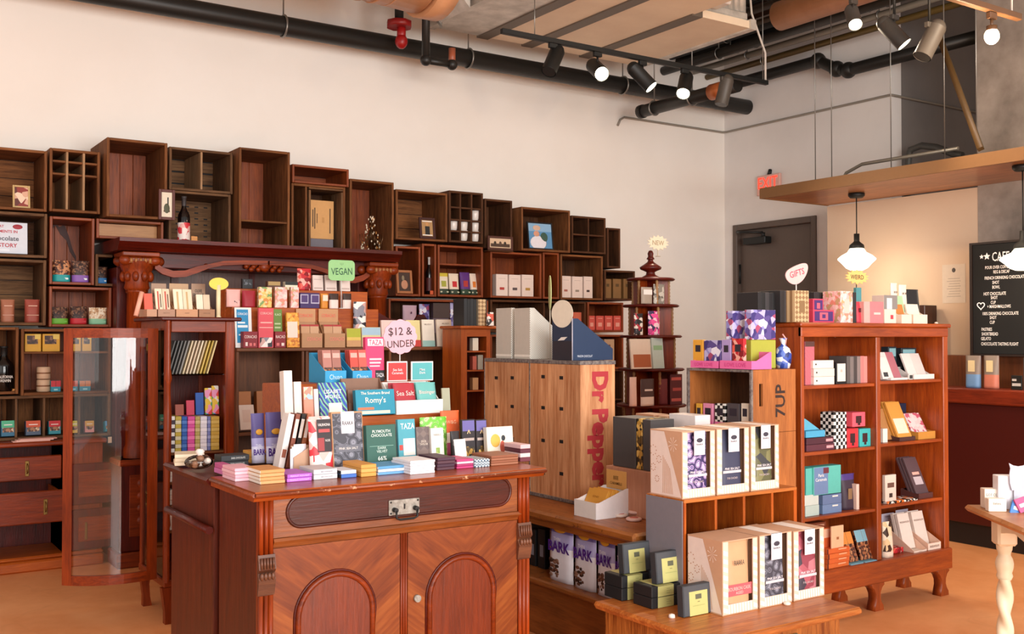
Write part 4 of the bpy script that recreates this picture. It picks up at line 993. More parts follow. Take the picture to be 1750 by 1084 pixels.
# ================================================================ stacked soda crates under the pink trays
CXX = 3.74; cyn, cyfr = 3.52, 3.97; cxe = 4.055
ORG = wood('#8a4a1e', '#c67a3c', 'Z', tag='orange_crate', rough=.5); ORGX = wood('#8a4a1e', '#c67a3c', 'X', tag='orange_crate_x', rough=.5)
zb_ = [ .101, .41, .72, 1.03, 1.34]
tag(MB().box(CXX, cyn, 0, cxe, cyfr, .1, DRED, .004).build('plinth_block'), 'dark wooden plinth block under the stack of orange soda crates', 'plinth')
for k in range(4):
    lab = ['bottom orange soda crate of the stack left of the bookshelf', 'second orange soda crate from the bottom, left of the bookshelf', 'third orange soda crate of the stack, with a small black mark', 'top orange soda crate with black lettering and a hand slot'][k]
    z0, z1 = zb_[k] + .001, zb_[k + 1] - .001
    t = empty('soda_crate', (0, 0, 0), lab, 'crate', 'orange soda crates in a stack')
    q = MB()
    # end board with a real hand slot
    hy = .06; x0, x1 = CXX + .012, cxe
    if k == 3:
        xh, zh0, zh1 = x0 + .055, z0 + .13, z0 + .24
        q.box(x0, cyn, z0, xh - .012, cyn + .014, z1, ORG).box(xh + .012, cyn, z0, x1, cyn + .014, z1, ORG).box(xh - .012, cyn, z0, xh + .012, cyn + .014, zh0, ORG).box(xh - .012, cyn, zh1, xh + .012, cyn + .014, z1, ORG)
    else: q.box(x0, cyn, z0, x1, cyn + .014, z1, ORG)
    q.box(x0, cyfr - .014, z0, x1, cyfr, z1, ORG); q.each('end_board', t)
    MB().box(CXX, cyn, z0, CXX + .012, cyfr, z0 + .025, MET).box(CXX, cyn, z1 - .012, CXX + .012, cyfr, z1, MET).box(CXX, cyn, z0 + .025, CXX + .012, cyn + .012, z1 - .012, MET).box(CXX, cyfr - .012, z0 + .025, CXX + .012, cyfr, z1 - .012, MET).build('rim', t)
    MB().box(x0, cyn + .014, z0, x1, cyfr - .014, z0 + .012, ORGX).box(x0, cyn + .014, z1 - .012, x1, cyfr - .014, z1, ORGX).box(x1 - .012, cyn + .014, z0 + .012, x1, cyfr - .014, z1 - .012, CD[1]).each('long_board', t)
    if k == 3:
        q = MB(); q.M = Matrix.Translation(((x0 + x1) / 2 + .04, cyn, (z0 + z1) / 2)) @ Matrix.Rotation(radians(-90), 4, 'Y')
        q.text('7UP', 0, 0, .07, paper('#33201a', .6), y=-.001, bold=.02); q.build('black_lettering', t)
    if k == 2: MB().patch(x0 + .05, z1 - .12, x0 + .1, z1 - .08, paper('#33201a'), y=cyn - .001).build('black_mark', t)

# ================================================================ bookshelf
HX0, HX1, HY, HZ = 4.19, 5.455, 3.60, 1.575
BKX = wood('#782a08', '#be581a', 'X', tag='bookcase_x', rough=.38, coat=.1); BKZ = wood('#782a08', '#be581a', 'Z', tag='bookcase_z', rough=.38, coat=.1)
bs = empty('bookshelf', (0, 0, 0), 'orange-brown two-bay bookshelf on short claw feet, full of boxed chocolates', 'bookshelf')
HD = .34; hmx = XY(1501, HY)
MB().box(HX0 - .015, HY - .015, HZ - .022, HX1 + .015, HY + HD, HZ, BKX, .006).box(HX0, HY - .004, HZ - .075, HX1, HY + .02, HZ - .022, BKX, .004).build('top_board', bs)
zsf = [ZP(660, XY(1374, HY), HY), ZP(775, XY(1374, HY), HY), ZP(888, XY(1374, HY), HY)]
zbt = ZP(982, XY(1374, HY), HY)
q = MB().box(HX0, HY, .16, HX0 + .025, HY + HD, HZ - .022, BKZ, .003).box(HX1 - .045, HY, .16, HX1, HY + HD, HZ - .022, BKZ, .003); q.each('side_panel', bs)
MB().box(hmx - .018, HY, zbt, hmx + .018, HY + HD - .01, HZ - .075, BKZ, .004).build('center_divider', bs)
MB().box(HX0 + .025, HY + HD - .012, .16, HX1 - .045, HY + HD, HZ - .03, BKZ).build('back_panel', bs)
for z in zsf:
    MB().box(HX0 + .025, HY + .012, z - .018, hmx - .018, HY + HD - .013, z, BKX, .003).build('shelf_board', bs)
    MB().box(hmx + .018, HY + .012, z - .018 + .01, HX1 - .045, HY + HD - .013, z + .01, BKX, .003).build('shelf_board', bs)
MB().box(HX0 + .001, HY - .02, .16, HX1 + .002, HY + HD - .013, zbt, BKX, .006).build('bottom_board', bs)
def claw(x, y, s):
    pts = [(-.055, .159), (.05, .159), (.055, .14), (.035, .125), (.022, .10), (.02, .07), (.03, .045), (.046, .025), (.048, 0), (-.028, 0), (-.022, .03), (-.012, .06), (-.014, .09), (-.03, .12), (-.05, .135)]
    return MB().prism([(x + a_, b_) for a_, b_ in pts], y - .028, y + .028, 'xz', BKZ, True)
for (x, y) in ((HX0 + .05, HY + .04), (hmx, HY + .04), (HX1 - .04, HY + .04), (HX0 + .05, HY + HD - .06), (HX1 - .05, HY + HD - .06), (hmx, HY + HD - .06)): claw(x, y, 1).build('claw_foot', bs)

# ================================================================ round revolving tower
tcx, tcy = 5.0, 5.68
tw = empty('revolving_bookcase', (tcx, tcy, 0), 'tall round red tiered display tower with a turned finial', 'display tower')
tiers = [(ZP(y, tcx, tcy)) for y in (741, 690, 629, 573, 521, 476)]
rad = [.245, .245, .232, .215, .195, .165]
lowz = [.08, .45]
allz = lowz + [z for z in tiers]; allr = [.26, .25] + rad
for z, r in zip(allz, allr):
    MB().lathe([(0, z - .02), (r, z - .02), (r + .012, z - .01), (r, z), (0, z)], DRED, n=28).build('round_shelf', tw)
for i in range(len(allz) - 1):
    z0, z1, r = allz[i], allz[i + 1] - .02, allr[i + 1] * .93
    for k, a in enumerate((-1.95, -.55, .7, 2.2, 3.3)):
        d = Vector((cos(a), sin(a), 0))
        q = MB(); q.M = Matrix.Rotation(a, 4, 'Z'); q.box(.03, -.008, z0, r * .82, .008, z1, REDZ)
        n = 7
        q.lathe([(.008 + .004 * (j % 2), z0 + (z1 - z0) * j / (2 * n)) for j in range(2 * n + 1)], wood('#7a4a24', '#b88a50', 'Z', tag='turned_gold'), (r * .86, 0, 0), 8)
        q.build('divider', tw)
    MB().cyl((0, 0, z0), (0, 0, z1), .05, DREDZ, n=12).build('core', tw)
zt3 = tiers[-1]
MB().lathe([(0, zt3), (.06, zt3), (.062, zt3 + .01), (.035, zt3 + .025), (.03, zt3 + .045), (.05, zt3 + .055), (.075, zt3 + .065), (.08, zt3 + .08), (.05, zt3 + .10), (.022, zt3 + .12), (.018, zt3 + .135), (.03, zt3 + .14), (.024, zt3 + .15), (.018, zt3 + .16), (.022, zt3 + .18), (.014, zt3 + .2), (0, zt3 + .205)], DREDZ, n=20).build('finial', tw)
MB().cyl((0, 0, 0), (0, 0, .06), .16, DREDZ, .2, 20).build('base', tw)

# ================================================================ cafe counter, back bar
cc = empty('cafe_counter', (0, 0, 0), 'dark red cafe counter with a wooden ledge behind the bookshelf', 'counter')
CX_ = 6.86
DRP = paper('#420c06', .4)
MB().box(CX_, 2.2, .16, 7.1, 5.6, 1.02, DRP, .004).build('front_panel', cc)
MB().box(CX_ + .04, 2.2, 0, 7.1, 5.6, .159, paper('#17110f', .5)).build('kick_board', cc)
MB().box(CX_ - .03, 2.2, 1.021, 7.36, 5.6, 1.13, REDY, .01).build('ledge', cc)
MB().box(7.12, 2.2, 1.131, 7.36, 6.0, 1.36, wood('#4a2412', '#7e4826', 'Z', tag='backbar', rough=.4)).build('back_riser', cc)
MB().box(7.2, 4.95, 1.361, 7.36, 6.0, 1.75, wood('#2e1710', '#4e2a1c', 'Z', tag='backbar_dark', rough=.4), .004).build('side_cabinet', cc)
# menu board
my = YX(1659, 7.05); mz0, mz1 = ZP(605, 7.05, my), ZP(419, 7.05, my)
mb = empty('menu_board', (7.09, my, mz0 ), 'black letter board cafe menu leaning against the concrete pillar', 'menu board', rz=radians(-90))
mh = mz1 - mz0; mw = 1.15
q = MB(); q.box(0, -.012, 0, mw, .012, mh, paper('#0e0d0d', .85), .003); 
q.build('felt_panel', mb)
q = MB(); q.box(-.02, -.02, -.015, 0, .015, mh + .015, paper('#241712', .5)).box(0, -.02, mh, mw, .015, mh + .015, paper('#241712', .5)).box(0, -.02, -.015, mw, .015, 0, paper('#241712', .5)); q.each('frame', mb)
LT = paper('#efe6dc', .5, 0, .25)
def mt_(s, col, py, h, mid=False, star=False):
    z = ZP(py, 7.05, my - .15) - mz0
    x = (YX(1659, 7.05) - YX(col, 7.05))
    vs, fs, w, hh = text_geo(s, .004); k = h / .7; q.add([(x + a * k * .62, -.0135, z - h / 2 + b_ * k) for a, b_ in vs], fs, LT)
q = MB()
mt_('CAFE MENU', 1693, 439, .065)
for s, c, py in (('POUR OVER COFFEE', 1681, 457), ('REG & DECAF', 1695, 465), ('FRENCH DRINKING CHOCOLATE', 1680, 475), ('SHOT', 1693, 483), ('BOWL', 1693, 491), ('HOT CHOCOLATE', 1678, 502), ('SHOT', 1690, 509), ('CUP', 1690, 517), ('+ MARSHMALLOWS', 1684, 524), ('100% DRINKING CHOCOLATE', 1676, 536), ('SHOT', 1688, 543), ('CUP', 1688, 551), ('PASTRIES', 1674, 563), ('SHORTBREAD', 1674, 571), ('GELATO', 1673, 579), ('CHOCOLATE TASTING FLIGHT', 1673, 588)):
    mt_(s, c, py, .023)
def star(cx, cz_, r, n=5): return [(cx + (r if i % 2 == 0 else r * .45) * sin(i * pi / n), cz_ + (r if i % 2 == 0 else r * .45) * cos(i * pi / n)) for i in range(2 * n)]
for px, r in ((1675, .018), (1684, .028)):
    pts = star(YX(1659, 7.05) - YX(px, 7.05), ZP(440, 7.05, my) - mz0, r); MB().add([(x, -.0135, z) for x, z in pts], [tuple(range(10))], LT).build('star_symbol', mb)
hx, hz = YX(1659, 7.05) - YX(1673, 7.05), ZP(523, 7.05, my) - mz0
hp = [(hx + .0018 * 16 * sin(t_) ** 3, -.0135, hz + .0018 * (13 * cos(t_) - 5 * cos(2 * t_) - 2 * cos(3 * t_) - cos(4 * t_))) for t_ in [i * 2 * pi / 24 for i in range(25)]]
MB().tube(hp, .0035, LT, 6).build('heart_symbol', mb); q.build('lettering', mb)
# paper notice on the partition
ny = YX(1631, PX); nz0, nz1 = ZP(518, PX, ny), ZP(452, PX, ny)
q = MB(); q.box(-.1, -.002, 0, .1, 0, nz1 - nz0, paper('#dccbb8'))
q.M = Matrix()
NT = paper('#a8988a')
for k, s in enumerate(('NOTICE TO OUR GUESTS', 'PLEASE ORDER AT THE BAR')): pass
for k in range(8): q.patch(-.06 + .01 * (k % 3), .05 + k * .02, .06 - .008 * (k % 2), .054 + k * .02, NT, y=-.0025)
q.ell((0, -.002, (nz1 - nz0) * .85), (.016, .002, .018), paper('#4a403a'))
o = q.build('paper_notice', loc=(PX - .001, ny, nz0), rz=radians(-90)); tag(o, 'sheet of paper with small print taped to the wall left of the menu', 'notice')

# ================================================================ white table, bottom right (turned to the camera)
tb0 = RP(1647, 862, Z=.75); Rm = -atan2(UX, UY)
wt_ = empty('white_leg_table', (tb0.x, tb0.y, 0), 'side table with honey wood top and cream barley-twist leg, right edge', 'table', rz=Rm)
TT = wood('#b06c34', '#d6985a', 'X', tag='table_top', rough=.4)
CRM = paper('#efe0c0', .45)
rr = radians(-3)
q = MB(); q.M = Matrix.Rotation(rr, 4, 'Z'); q.box(0, -.95, .722, 1.1, 0, .75, TT, .012); q.build('table_top', wt_)
q = MB(); q.M = Matrix.Rotation(rr, 4, 'Z')
pts = [(-.11, .72), (-.11, .64), (-.2, .66), (-.28, .67), (-.36, .655), (-.45, .64), (-.54, .655), (-.62, .67), (-.7, .66), (-.79, .64), (-.79, .72)]
q.prism([(p[0], p[1]) for p in pts], .105, .125, 'yz', CRM); q.build('apron', wt_)
q = MB(); q.M = Matrix.Rotation(rr, 4, 'Z'); q.prism([(.17, .72), (.17, .65), (1.0, .65), (1.0, .72)], -.09, -.07, 'xz', CRM); q.build('apron', wt_)
for (lx, ly) in ((.135, -.10), (.135, -.84), (.98, -.10), (.98, -.84)):
    q = MB(); q.M = Matrix.Rotation(rr, 4, 'Z') @ Matrix.Translation((lx, ly, 0))
    q.box(-.042, -.042, .59, .042, .042, .7215, CRM, .01)
    q.lathe([(.02, .0), (.03, .01), (.032, .04), (.022, .055)], CRM, n=20)
    q.lathe([(.028, .44), (.034, .455), (.03, .47), (.036, .49), (.038, .51), (.034, .53), (.026, .545), (.026, .555), (.032, .57), (.034, .59)], CRM, n=20)
    vs = []; fs = []; n, m_ = 24, 44
    for j in range(m_ + 1):
        z = .05 + .395 * j / m_; tw_ = j * .38
        for i in range(n):
            a = 2 * pi * i / n; r = .029 + .007 * cos(2 * a + tw_)
            vs.append((r * cos(a), r * sin(a), z))
    for j in range(m_):
        for i in range(n): fs.append((j * n + i, j * n + (i + 1) % n, (j + 1) * n + (i + 1) % n, (j + 1) * n + i))
    q.add(vs, fs, CRM, True); q.build('leg', wt_)
# ================================================================ product builders
def M_(c): return paper(c) if isinstance(c, str) else c
def art_on(q, w, h, art, tx, y=-.0006):
    for k, a in enumerate(art): q.patch(w * a[0], h * a[1], w * a[2], h * a[3], M_(a[4]), y=y - .0002 * k)
    for s in tx:
        st, cx, cz_, hf, c = s[:5]; n = st.count('\n') + 1
        q.text(st, w * cx, h * cz_, h * hf, M_(c), w * (s[5] if len(s) > 5 else .86), y=y - .0014, bold=.008)
def geo(a, b, top, Y, z, fx, lean):
    if fx is None:
        x0, x1 = XY(a, Y), XY(b, Y); w = x1 - x0; h = ZP(top, (x0 + x1) / 2, Y) - z; loc = (x0, Y, z); rz = 0
    else:
        y1, y0 = YX(a, fx), YX(b, fx); w = y1 - y0; h = ZP(top, fx, (y0 + y1) / 2) - z; loc = (fx, y1, z); rz = -pi / 2
    return w, h / cos(lean), loc, rz
def finish(q, name, label, cat, g, loc, rz, lean, d, turn=0, w=0):
    o = q.build(name); lx, ly, lz = loc
    o.rotation_mode = 'XYZ'; o.rotation_euler = (-lean, 0, rz + turn); o.location = (lx, ly, lz + d * sin(lean) + .0006 if lean > 0 else lz + .0006)
    return tag(o, label, cat, g)
def B(label, a, b, top, Y, z, d=.03, col='#fff', art=(), tx=(), lean=0, name='chocolate_bar', cat='chocolate bar', g=None, fx=None, turn=0, c=.0015):
    "carton, bar or card standing upright"
    w, h, loc, rz = geo(a, b, top, Y, z, fx, lean); w -= .0015
    q = MB().box(0, 0, 0, w, d, h, M_(col), c); art_on(q, w, h, art, tx)
    return finish(q, name, label, cat, g, loc, rz, lean, d, turn)
def pouch(q, w, h, d, bands, crimp=True, taper=.0):
    nu, nv = 8, 12; rows = []
    def dep(u, v): return d / 2 * max(0, 1 - (2 * u - 1) ** 4) ** .5 * (1 - .88 * v ** 2.2) + .0008
    for side in (-1, 1):
        vs = []
        for j in range(nv + 1):
            v = j / nv
            for i in range(nu + 1):
                u = i / nu; x = w * (.5 + (u - .5) * (1 - taper * sin(v * pi)))
                vs.append((x, d / 2 + side * dep(u, v), h * v))
        for v0, v1, m in bands:
            fs = [(j * (nu + 1) + i, j * (nu + 1) + i + 1, (j + 1) * (nu + 1) + i + 1, (j + 1) * (nu + 1) + i) for j in range(nv) if v0 <= (j + .5) / nv < v1 for i in range(nu)]
            used = sorted({a for f in fs for a in f}); mp = {a: k for k, a in enumerate(used)}
            if fs: q.add([vs[a] for a in used], [tuple(mp[a] for a in f) for f in fs], M_(m), True)
    # gusset edges and foot
    for x in (0, 1):
        vs = []
        for j in range(nv + 1):
            v = j / nv; xx = w * (.5 + (x - .5) * (1 - taper * sin(v * pi)))
            for s in (-1, 1): vs.append((xx, d / 2 + s * dep(x, v), h * v))
        q.add(vs, [(2 * j, 2 * j + 1, 2 * j + 3, 2 * j + 2) for j in range(nv)], M_(bands[0][2]))
    bt = [(w * i / nu, d / 2 - dep(i / nu, 0), 0) for i in range(nu + 1)] + [(w * i / nu, d / 2 + dep(i / nu, 0), 0) for i in range(nu, -1, -1)]
    q.add(bt, [tuple(range(len(bt)))], M_(bands[0][2]))
    if crimp: q.box(0, d / 2 - .0015, h * .96, w, d / 2 + .0015, h, M_(bands[-1][2]))
def G(label, a, b, top, Y, z, d=.05, bands=((0, 1, '#fff'),), art=(), tx=(), lean=0, name='chocolate_bag', cat='bag', g=None, fx=None, turn=0):
    "soft pouch"
    w, h, loc, rz = geo(a, b, top, Y, z, fx, lean); w -= .0015
    q = MB(); pouch(q, w, h, d, bands); art_on(q, w, h, art, tx, y=0)
    return finish(q, name, label, cat, g, loc, rz, lean, d, turn)
def tray(label, a, b, back, front, Y, z, d, col, g=None, fx=None, head=None, tx=(), name='display_tray', cat='display box', side=None, cut=.25):
    "open-topped shelf display box with sloping sides"
    w, hb, loc, rz = geo(a, b, back, Y, z, fx, 0); _, hf, _, _ = geo(a, b, front, Y, z, fx, 0)
    # back panel is farther away: keep its height in metres as seen at the front plane
    m = M_(col); t_ = .003
    e = empty(name, loc, label, cat, g, rz)
    prof = [(0, 0), (0, hf), (d * cut, hf), (d * .92, hb), (d, hb), (d, 0)]
    MB().prism(prof, 0, t_, 'yz', M_(side or col)).build('side_panel', e); MB().prism(prof, w - t_, w, 'yz', M_(side or col)).build('side_panel', e)
    q = MB().box(t_, 0, 0, w - t_, t_, hf, m); art_on(q, w, hf, (), tx, y=-.0004); q.build('front_panel', e)
    MB().box(t_, d - t_, 0, w - t_, d, hb, m).box(t_, t_, 0, w - t_, d - t_, t_, m).build('back_panel', e)
    if head:
        q = MB(); hw, hh, hc, htx = head
        q.M = Matrix.Translation((w * (1 - hw) / 2, d - t_, hb - .01)); q.box(0, -.003, 0, w * hw, 0, hh, M_(hc), .001); art_on(q, w * hw, hh, (), htx, y=-.0036); q.build('header_card', e)
    e.location.z += .0006
    return dict(e=e, w=w, d=d, hf=hf, hb=hb, loc=loc, rz=rz)
def inside(tr_, n, h, cols, label, g, art=(), tx=(), lean=.35, tk=.012, name='chocolate_bar', cat='chocolate bar', span=(.06, .94), y0=.30, rows=1):
    "bars leaning back in a tray, one thing each"
    w, d = tr_['w'], tr_['d']; R = Matrix.Translation(tr_['loc']) @ Matrix.Rotation(tr_['rz'], 4, 'Z')
    step = w * (span[1] - span[0]) / n; out = []
    for r in range(rows):
        for k in range(n):
            bw = step - .002; q = MB().box(0, 0, 0, bw, tk, h, M_(cols[k % len(cols)]), .001); art_on(q, bw, h, art, tx)
            o = q.build(name); yy = d * y0 + r * (tk + .006)
            p = R @ Vector((w * span[0] + k * step, yy, .004 + tk * sin(lean)))
            o.location = p; o.rotation_euler = (-lean, 0, tr_['rz'])
            pos = ('leftmost', 'second from left', 'third from left', 'fourth from left', 'fifth from left', 'sixth from left')[k] if n > 1 else 'only'
            if n == 2: pos = ('left', 'right')[k]
            row = '' if rows == 1 else (' in the front row', ' in the second row', ' in the back row')[r]
            tag(o, label.replace('{p}', pos) + row, cat, g); out.append(o)
    return out
ORDS = ['topmost', 'second from the top', 'third from the top', 'fourth from the top', 'fifth from the top', 'sixth from the top', 'seventh from the top', 'eighth from the top', 'ninth from the top', 'tenth from the top']
def stack(label, a, b, top, Y, z, n, d, cols, g, jit=.004, front=(), tx=(), name='chocolate_bar', cat='chocolate bar', fx=None, turn=0, gap=0, spine=None):
    w, h, loc, rz = geo(a, b, top, Y, z, fx, 0); t_ = h / n; rnd = random.Random(hash_(label))
    for k in range(n):
        col = cols[k % len(cols)]; q = MB().box(0, 0, 0, w, d, t_ * (1 - gap) - .0008, M_(col), .0015)
        art_on(q, w, t_, front, tx)
        if spine: q.box(-.0005, .001, .001, .004, d - .001, t_ - .002, M_(spine))
        o = q.build(name); o.location = (loc[0] + rnd.uniform(-jit, jit), loc[1] + rnd.uniform(-jit, jit), loc[2] + k * t_ + .0006 + k * 0)
        o.rotation_euler = (0, 0, rz + turn + rnd.uniform(-.02, .02))
        i = n - 1 - k; pos = 'lowest' if k == 0 and n > 1 else ORDS[i]
        tag(o, label.replace('{p}', pos), cat, g)
def hash_(s): 
    v = 7
    for ch in s: v = (v * 31 + ord(ch)) % 1000003
    return v
def S(label, a, b, bot, top, n, d, cols, g, Z=None, **kw):
    "stack lying on the counter, placed by where its front edge touches"
    Z = CT if Z is None else Z; p = RP(a, bot, Z=Z); stack(label, a, b, top, p.y, Z, n, d, cols, g, **kw)
def sign(label, a, b, top, bot, Y, base, shape, col, edge, tx, pole='#e8e0d8', g=None, foot=.02, pr=.003):
    x = XY((a + b) / 2, Y); w = XY(b, Y) - XY(a, Y); z0, z1 = ZP(bot, x, Y), ZP(top, x, Y); h = z1 - z0
    t = empty('shelf_sign', (x, Y, base + .0006), label, 'sign', g); zc = (z0 + z1) / 2 - base
    if shape == 'oval': pts = [(w / 2 * cos(i * pi / 16), zc + h / 2 * sin(i * pi / 16)) for i in range(32)]
    elif shape == 'cloud': pts = [(w / 2 * (.93 + .07 * abs(cos(i * pi / 8 ))) * cos(i * pi / 48), zc + h / 2 * (.93 + .07 * abs(cos(i * pi / 8))) * sin(i * pi / 48)) for i in range(96)]
    elif shape == 'burst': pts = [(w / 2 * (1 if i % 2 else .74) * cos(i * pi / 14), zc + h / 2 * (1 if i % 2 else .72) * sin(i * pi / 14)) for i in range(28)]
    elif shape == 'kidney': pts = [(w / 2 * cos(a_) - w * .06 * sin(a_), zc + h / 2 * (.72 * sin(a_) + .45 * cos(a_)) + (h * .07 * cos(2 * a_))) for a_ in [i * pi / 20 for i in range(40)]]
    else:
        r = h * .2; pts = []
        for (cx, cz_, a0) in ((w / 2 - r, zc + h / 2 - r, 0), (-w / 2 + r, zc + h / 2 - r, pi / 2), (-w / 2 + r, zc - h / 2 + r, pi), (w / 2 - r, zc - h / 2 + r, 1.5 * pi)):
            pts += [(cx + r * cos(a0 + i * pi / 10), cz_ + r * sin(a0 + i * pi / 10)) for i in range(6)]
    q = MB().prism(pts, -.002, .002, 'xz', M_(col))
    if edge: q.prism([(p[0] * 1.05, zc + (p[1] - zc) * 1.06) for p in pts], .0021, .003, 'xz', M_(edge))
    for s in tx: q.text(s[0], w * s[1], zc + h * s[2], h * s[3], M_(s[4]), w * .8, y=-.0026, rot=s[5] if len(s) > 5 else 0, bold=.01)
    q.build('sign_board', t)
    MB().cyl((0, .004, 0), (0, .004, zc - h * .1), pr, M_(pole), n=8).build('pole', t)
    MB().lathe([(0, 0), (foot, 0), (foot, .004), (0, .006)], M_(pole), n=14).build('foot', t)
    return t
def holder(label, a, b, top, Y, z, d, col, side, g=None, fx=None, low=.45, tall=.3, name='file_holder', cat='file holder', tx=(), art=()):
    "magazine-file shaped box: high back at the left face, sloping to the right"
    pass
def picture(label, a, b, top, Y, z, frame, fw, inner, lean=.12, mat_=None, parts=(), g=None, fx=None):
    w, h, loc, rz = geo(a, b, top, Y, z, fx, lean)
    t = empty('picture_frame', (loc[0], loc[1], loc[2] + .016 * sin(lean) + .0006), label, 'picture', g); t.rotation_euler = (-lean, 0, rz)
    fm = M_(frame)
    MB().box(0, 0, 0, fw, .015, h, fm, .002).box(w - fw, 0, 0, w, .015, h, fm, .002).box(fw, 0, 0, w - fw, .015, fw, fm, .002).box(fw, 0, h - fw, w - fw, .015, h, fm, .002).build('frame', t)
    q = MB().box(fw, .006, fw, w - fw, .014, h - fw, M_(mat_ or inner)); 
    iw, ih = w - 2 * fw, h - 2 * fw
    if mat_: q.patch(fw + iw * .12, fw + ih * .1, w - fw - iw * .12, h - fw - ih * .1, M_(inner), y=.0054)
    for p in parts:
        if p[0] == 'e': q.ell((fw + iw * p[1], .005, fw + ih * p[2]), (iw * p[3], .0015, ih * p[4]), M_(p[5]), 14, 8)
        else: q.patch(fw + iw * p[1], fw + ih * p[2], fw + iw * p[3], fw + ih * p[4], M_(p[5]), y=.0050)
    q.build('photograph', t); return t
def bottle(label, px, top, Y, z, r, glassc, lab, neck, g=None, txt=None, h=None, capc=None):
    x = XY(px, Y); h = h or ZP(top, x, Y) - z
    t = empty('wine_bottle', (x, Y, z + .0006), label, 'bottle', g)
    gm = paper(glassc, .12)
    MB().lathe([(0, .0), (r * .9, 0), (r, h * .02), (r, h * .55), (r * .92, h * .62), (r * .5, h * .72), (r * .36, h * .78), (r * .34, h * .96), (r * .42, h * .965), (r * .42, h), (0, h)], gm, n=24).build('glass_body', t)
    MB().lathe([(r * .37, h * .80), (r * .38, h * .81), (r * .38, h * .955), (r * .45, h * .963), (r * .45, h * 1.001), (0, h * 1.003)], M_(neck), n=20).build('foil', t)
    if lab: MB().lathe([(r * 1.01, h * .10), (r * 1.015, h * .11), (r * 1.015, h * .44), (r * 1.01, h * .45)], M_(lab), n=24).build('label', t)
    if txt:
        q = MB(); q.text(txt, 0, h * .28, h * .17, M_('#e8e0d8'), r * 1.6, y=-r * 1.06, bold=.01); q.M = Matrix(); q.build('lettering', t)
    return t
WHITE = '#efe2d6'; KRAFT = '#b98a62'; KRAFTD = '#9a6a44'
P_FLOR = pattern(['#f0c46a', '#f3d9a0', '#d98b3a', '#7fa05a', '#f2cdb0'], 60)
P_PINKF = pattern(['#f6c9c4', '#f2b3ae', '#e88f7c', '#f7dcd0', '#caa67a'], 60)
P_CHOC = pattern(['#2c1712', '#4a2a1e', '#6b4432', '#3a211a', '#8a6248'], 90)
P_NUT = pattern(['#5a2f1e', '#a5623c', '#c98a5c', '#3d2018'], 80)
P_WCH = pattern(['#e9d2b4', '#d8b48c', '#f2e4cc', '#b98e68'], 90)
P_PURP = pattern(['#5a4a8c', '#b9b3dd', '#e8e6f2', '#3d3274', '#a84a6c', '#8f8ac8'], 34)
P_BLUEW = pattern(['#2f4aa8', '#e8e6ee', '#5d78c8', '#1e2c6c', '#c9c4e0'], 40)
P_ORN = pattern(['#3e3c46', '#6c6a76', '#4a4852', '#8a8894'], 26, 'rings')
P_ORNB = pattern(['#2c3038', '#565c66', '#3a3e48'], 26, 'rings')
P_ROSE = pattern(['#8c3c4a', '#b8707a', '#3c3440', '#a85460'], 22)
P_LACE = pattern(['#3a2c5c', '#b89cc8', '#564480', '#c8b0d4'], 30, 'rings')
P_BW = pattern(['#141414', '#f2ece4'], 55, 'check')
P_DARKB = pattern(['#1c1a1e', '#e6dcd0', '#2c2630', '#b03040'], 40)
P_RED = pattern(['#c8202c', '#8c141c', '#e85a4a', '#f0b0a0'], 40)
P_REDW = pattern(['#f2dcd4', '#d8323c', '#f4e4dc', '#f0b4ac'], 28)
P_GREEN = pattern(['#6fc23a', '#a8e070', '#3c8a2c', '#d0f0a0'], 30, 'rings')
P_MULTI = pattern(['#e8443c', '#f2c43c', '#3c8ad0', '#f29ac0', '#5cb464', '#f4ece0'], 34)
P_HOT = pattern(['#f0509a', '#f8d4e0', '#c83080', '#3c2c5c'], 40)
P_GOLDB = pattern(['#b88c3c', '#2c2418', '#d8b060', '#5c4420'], 50)
P_CROWN = pattern(['#d0b084', '#94724e'], 55, 'diamond')
P_SNACK = pattern(['#6b3f2a', '#a8704a', '#d8b894', '#3c241c'], 70)
P_MOS = pattern(['#f6f0ea', '#2c2a34', '#d4a8a0', '#8a8894'], 30)
P_BLUEG = pattern(['#2c4cb0', '#6cb45c', '#3c9cd0', '#a8d870', '#2a2c8c'], 16, 'stripe', stretch=(1, 1, .6))
P_TWEED = pattern(['#b8b4ac', '#e0dcd2'], 160, 'check')
# ================================================================ on the front counter: flat bars along the edge
gc = 'chocolate bars lying on the front counter'
S('cream wrapped bar in the far left stack on the counter, {p}', 300, 348, 797, 776, 3, .14, ['#efe0c4', '#e6d6b8'], gc, turn=-.25, jit=.002)
S('black bar with white print, {p} of the black pair on the counter', 378, 426, 800, 778, 2, .09, ['#25262a'], gc, tx=[('DARK CHOCOLATE', .6, .5, .3, '#d8d4d0', .5)])
S('yellow wrapped bar behind the black pair, {p} of two', 430, 478, 792, 771, 2, .10, ['#e2ac48', '#d89c3c'], gc)
S('magenta and orange bar near the counter left edge, {p} of two', 384, 399, 813, 795, 2, .12, ['#d878b4', '#c85c98'], gc, jit=.001)
S('pale pink bar, {p} of the pale pink stack at the left edge', 403, 438, 824, 800, 4, .15, ['#f3c4d0', '#eeb4c4'], gc, jit=.001)
S('light orange bar, {p} of the front corner stack', 446, 488, 829, 803, 4, .16, ['#dba066', '#d69658'], gc, jit=.0015, spine='#f4ecdc')
S('bright purple bar, {p} of the purple pair at the front edge', 492, 534, 825, 810, 2, .16, ['#c06ad0', '#b45cc8'], gc, tx=[('PEANUT NOUGAT', .5, .5, .45, '#e8c4f0', .8)], jit=.001)
S('silver white bar, {p} of two at the front edge beside the purple pair', 537, 577, 821, 802, 2, .15, ['#d8d4d8', '#cfccd2'], gc, tx=[('MILK CHOCOLATE', .55, .5, .2, '#8c8894', .6)], jit=.001)
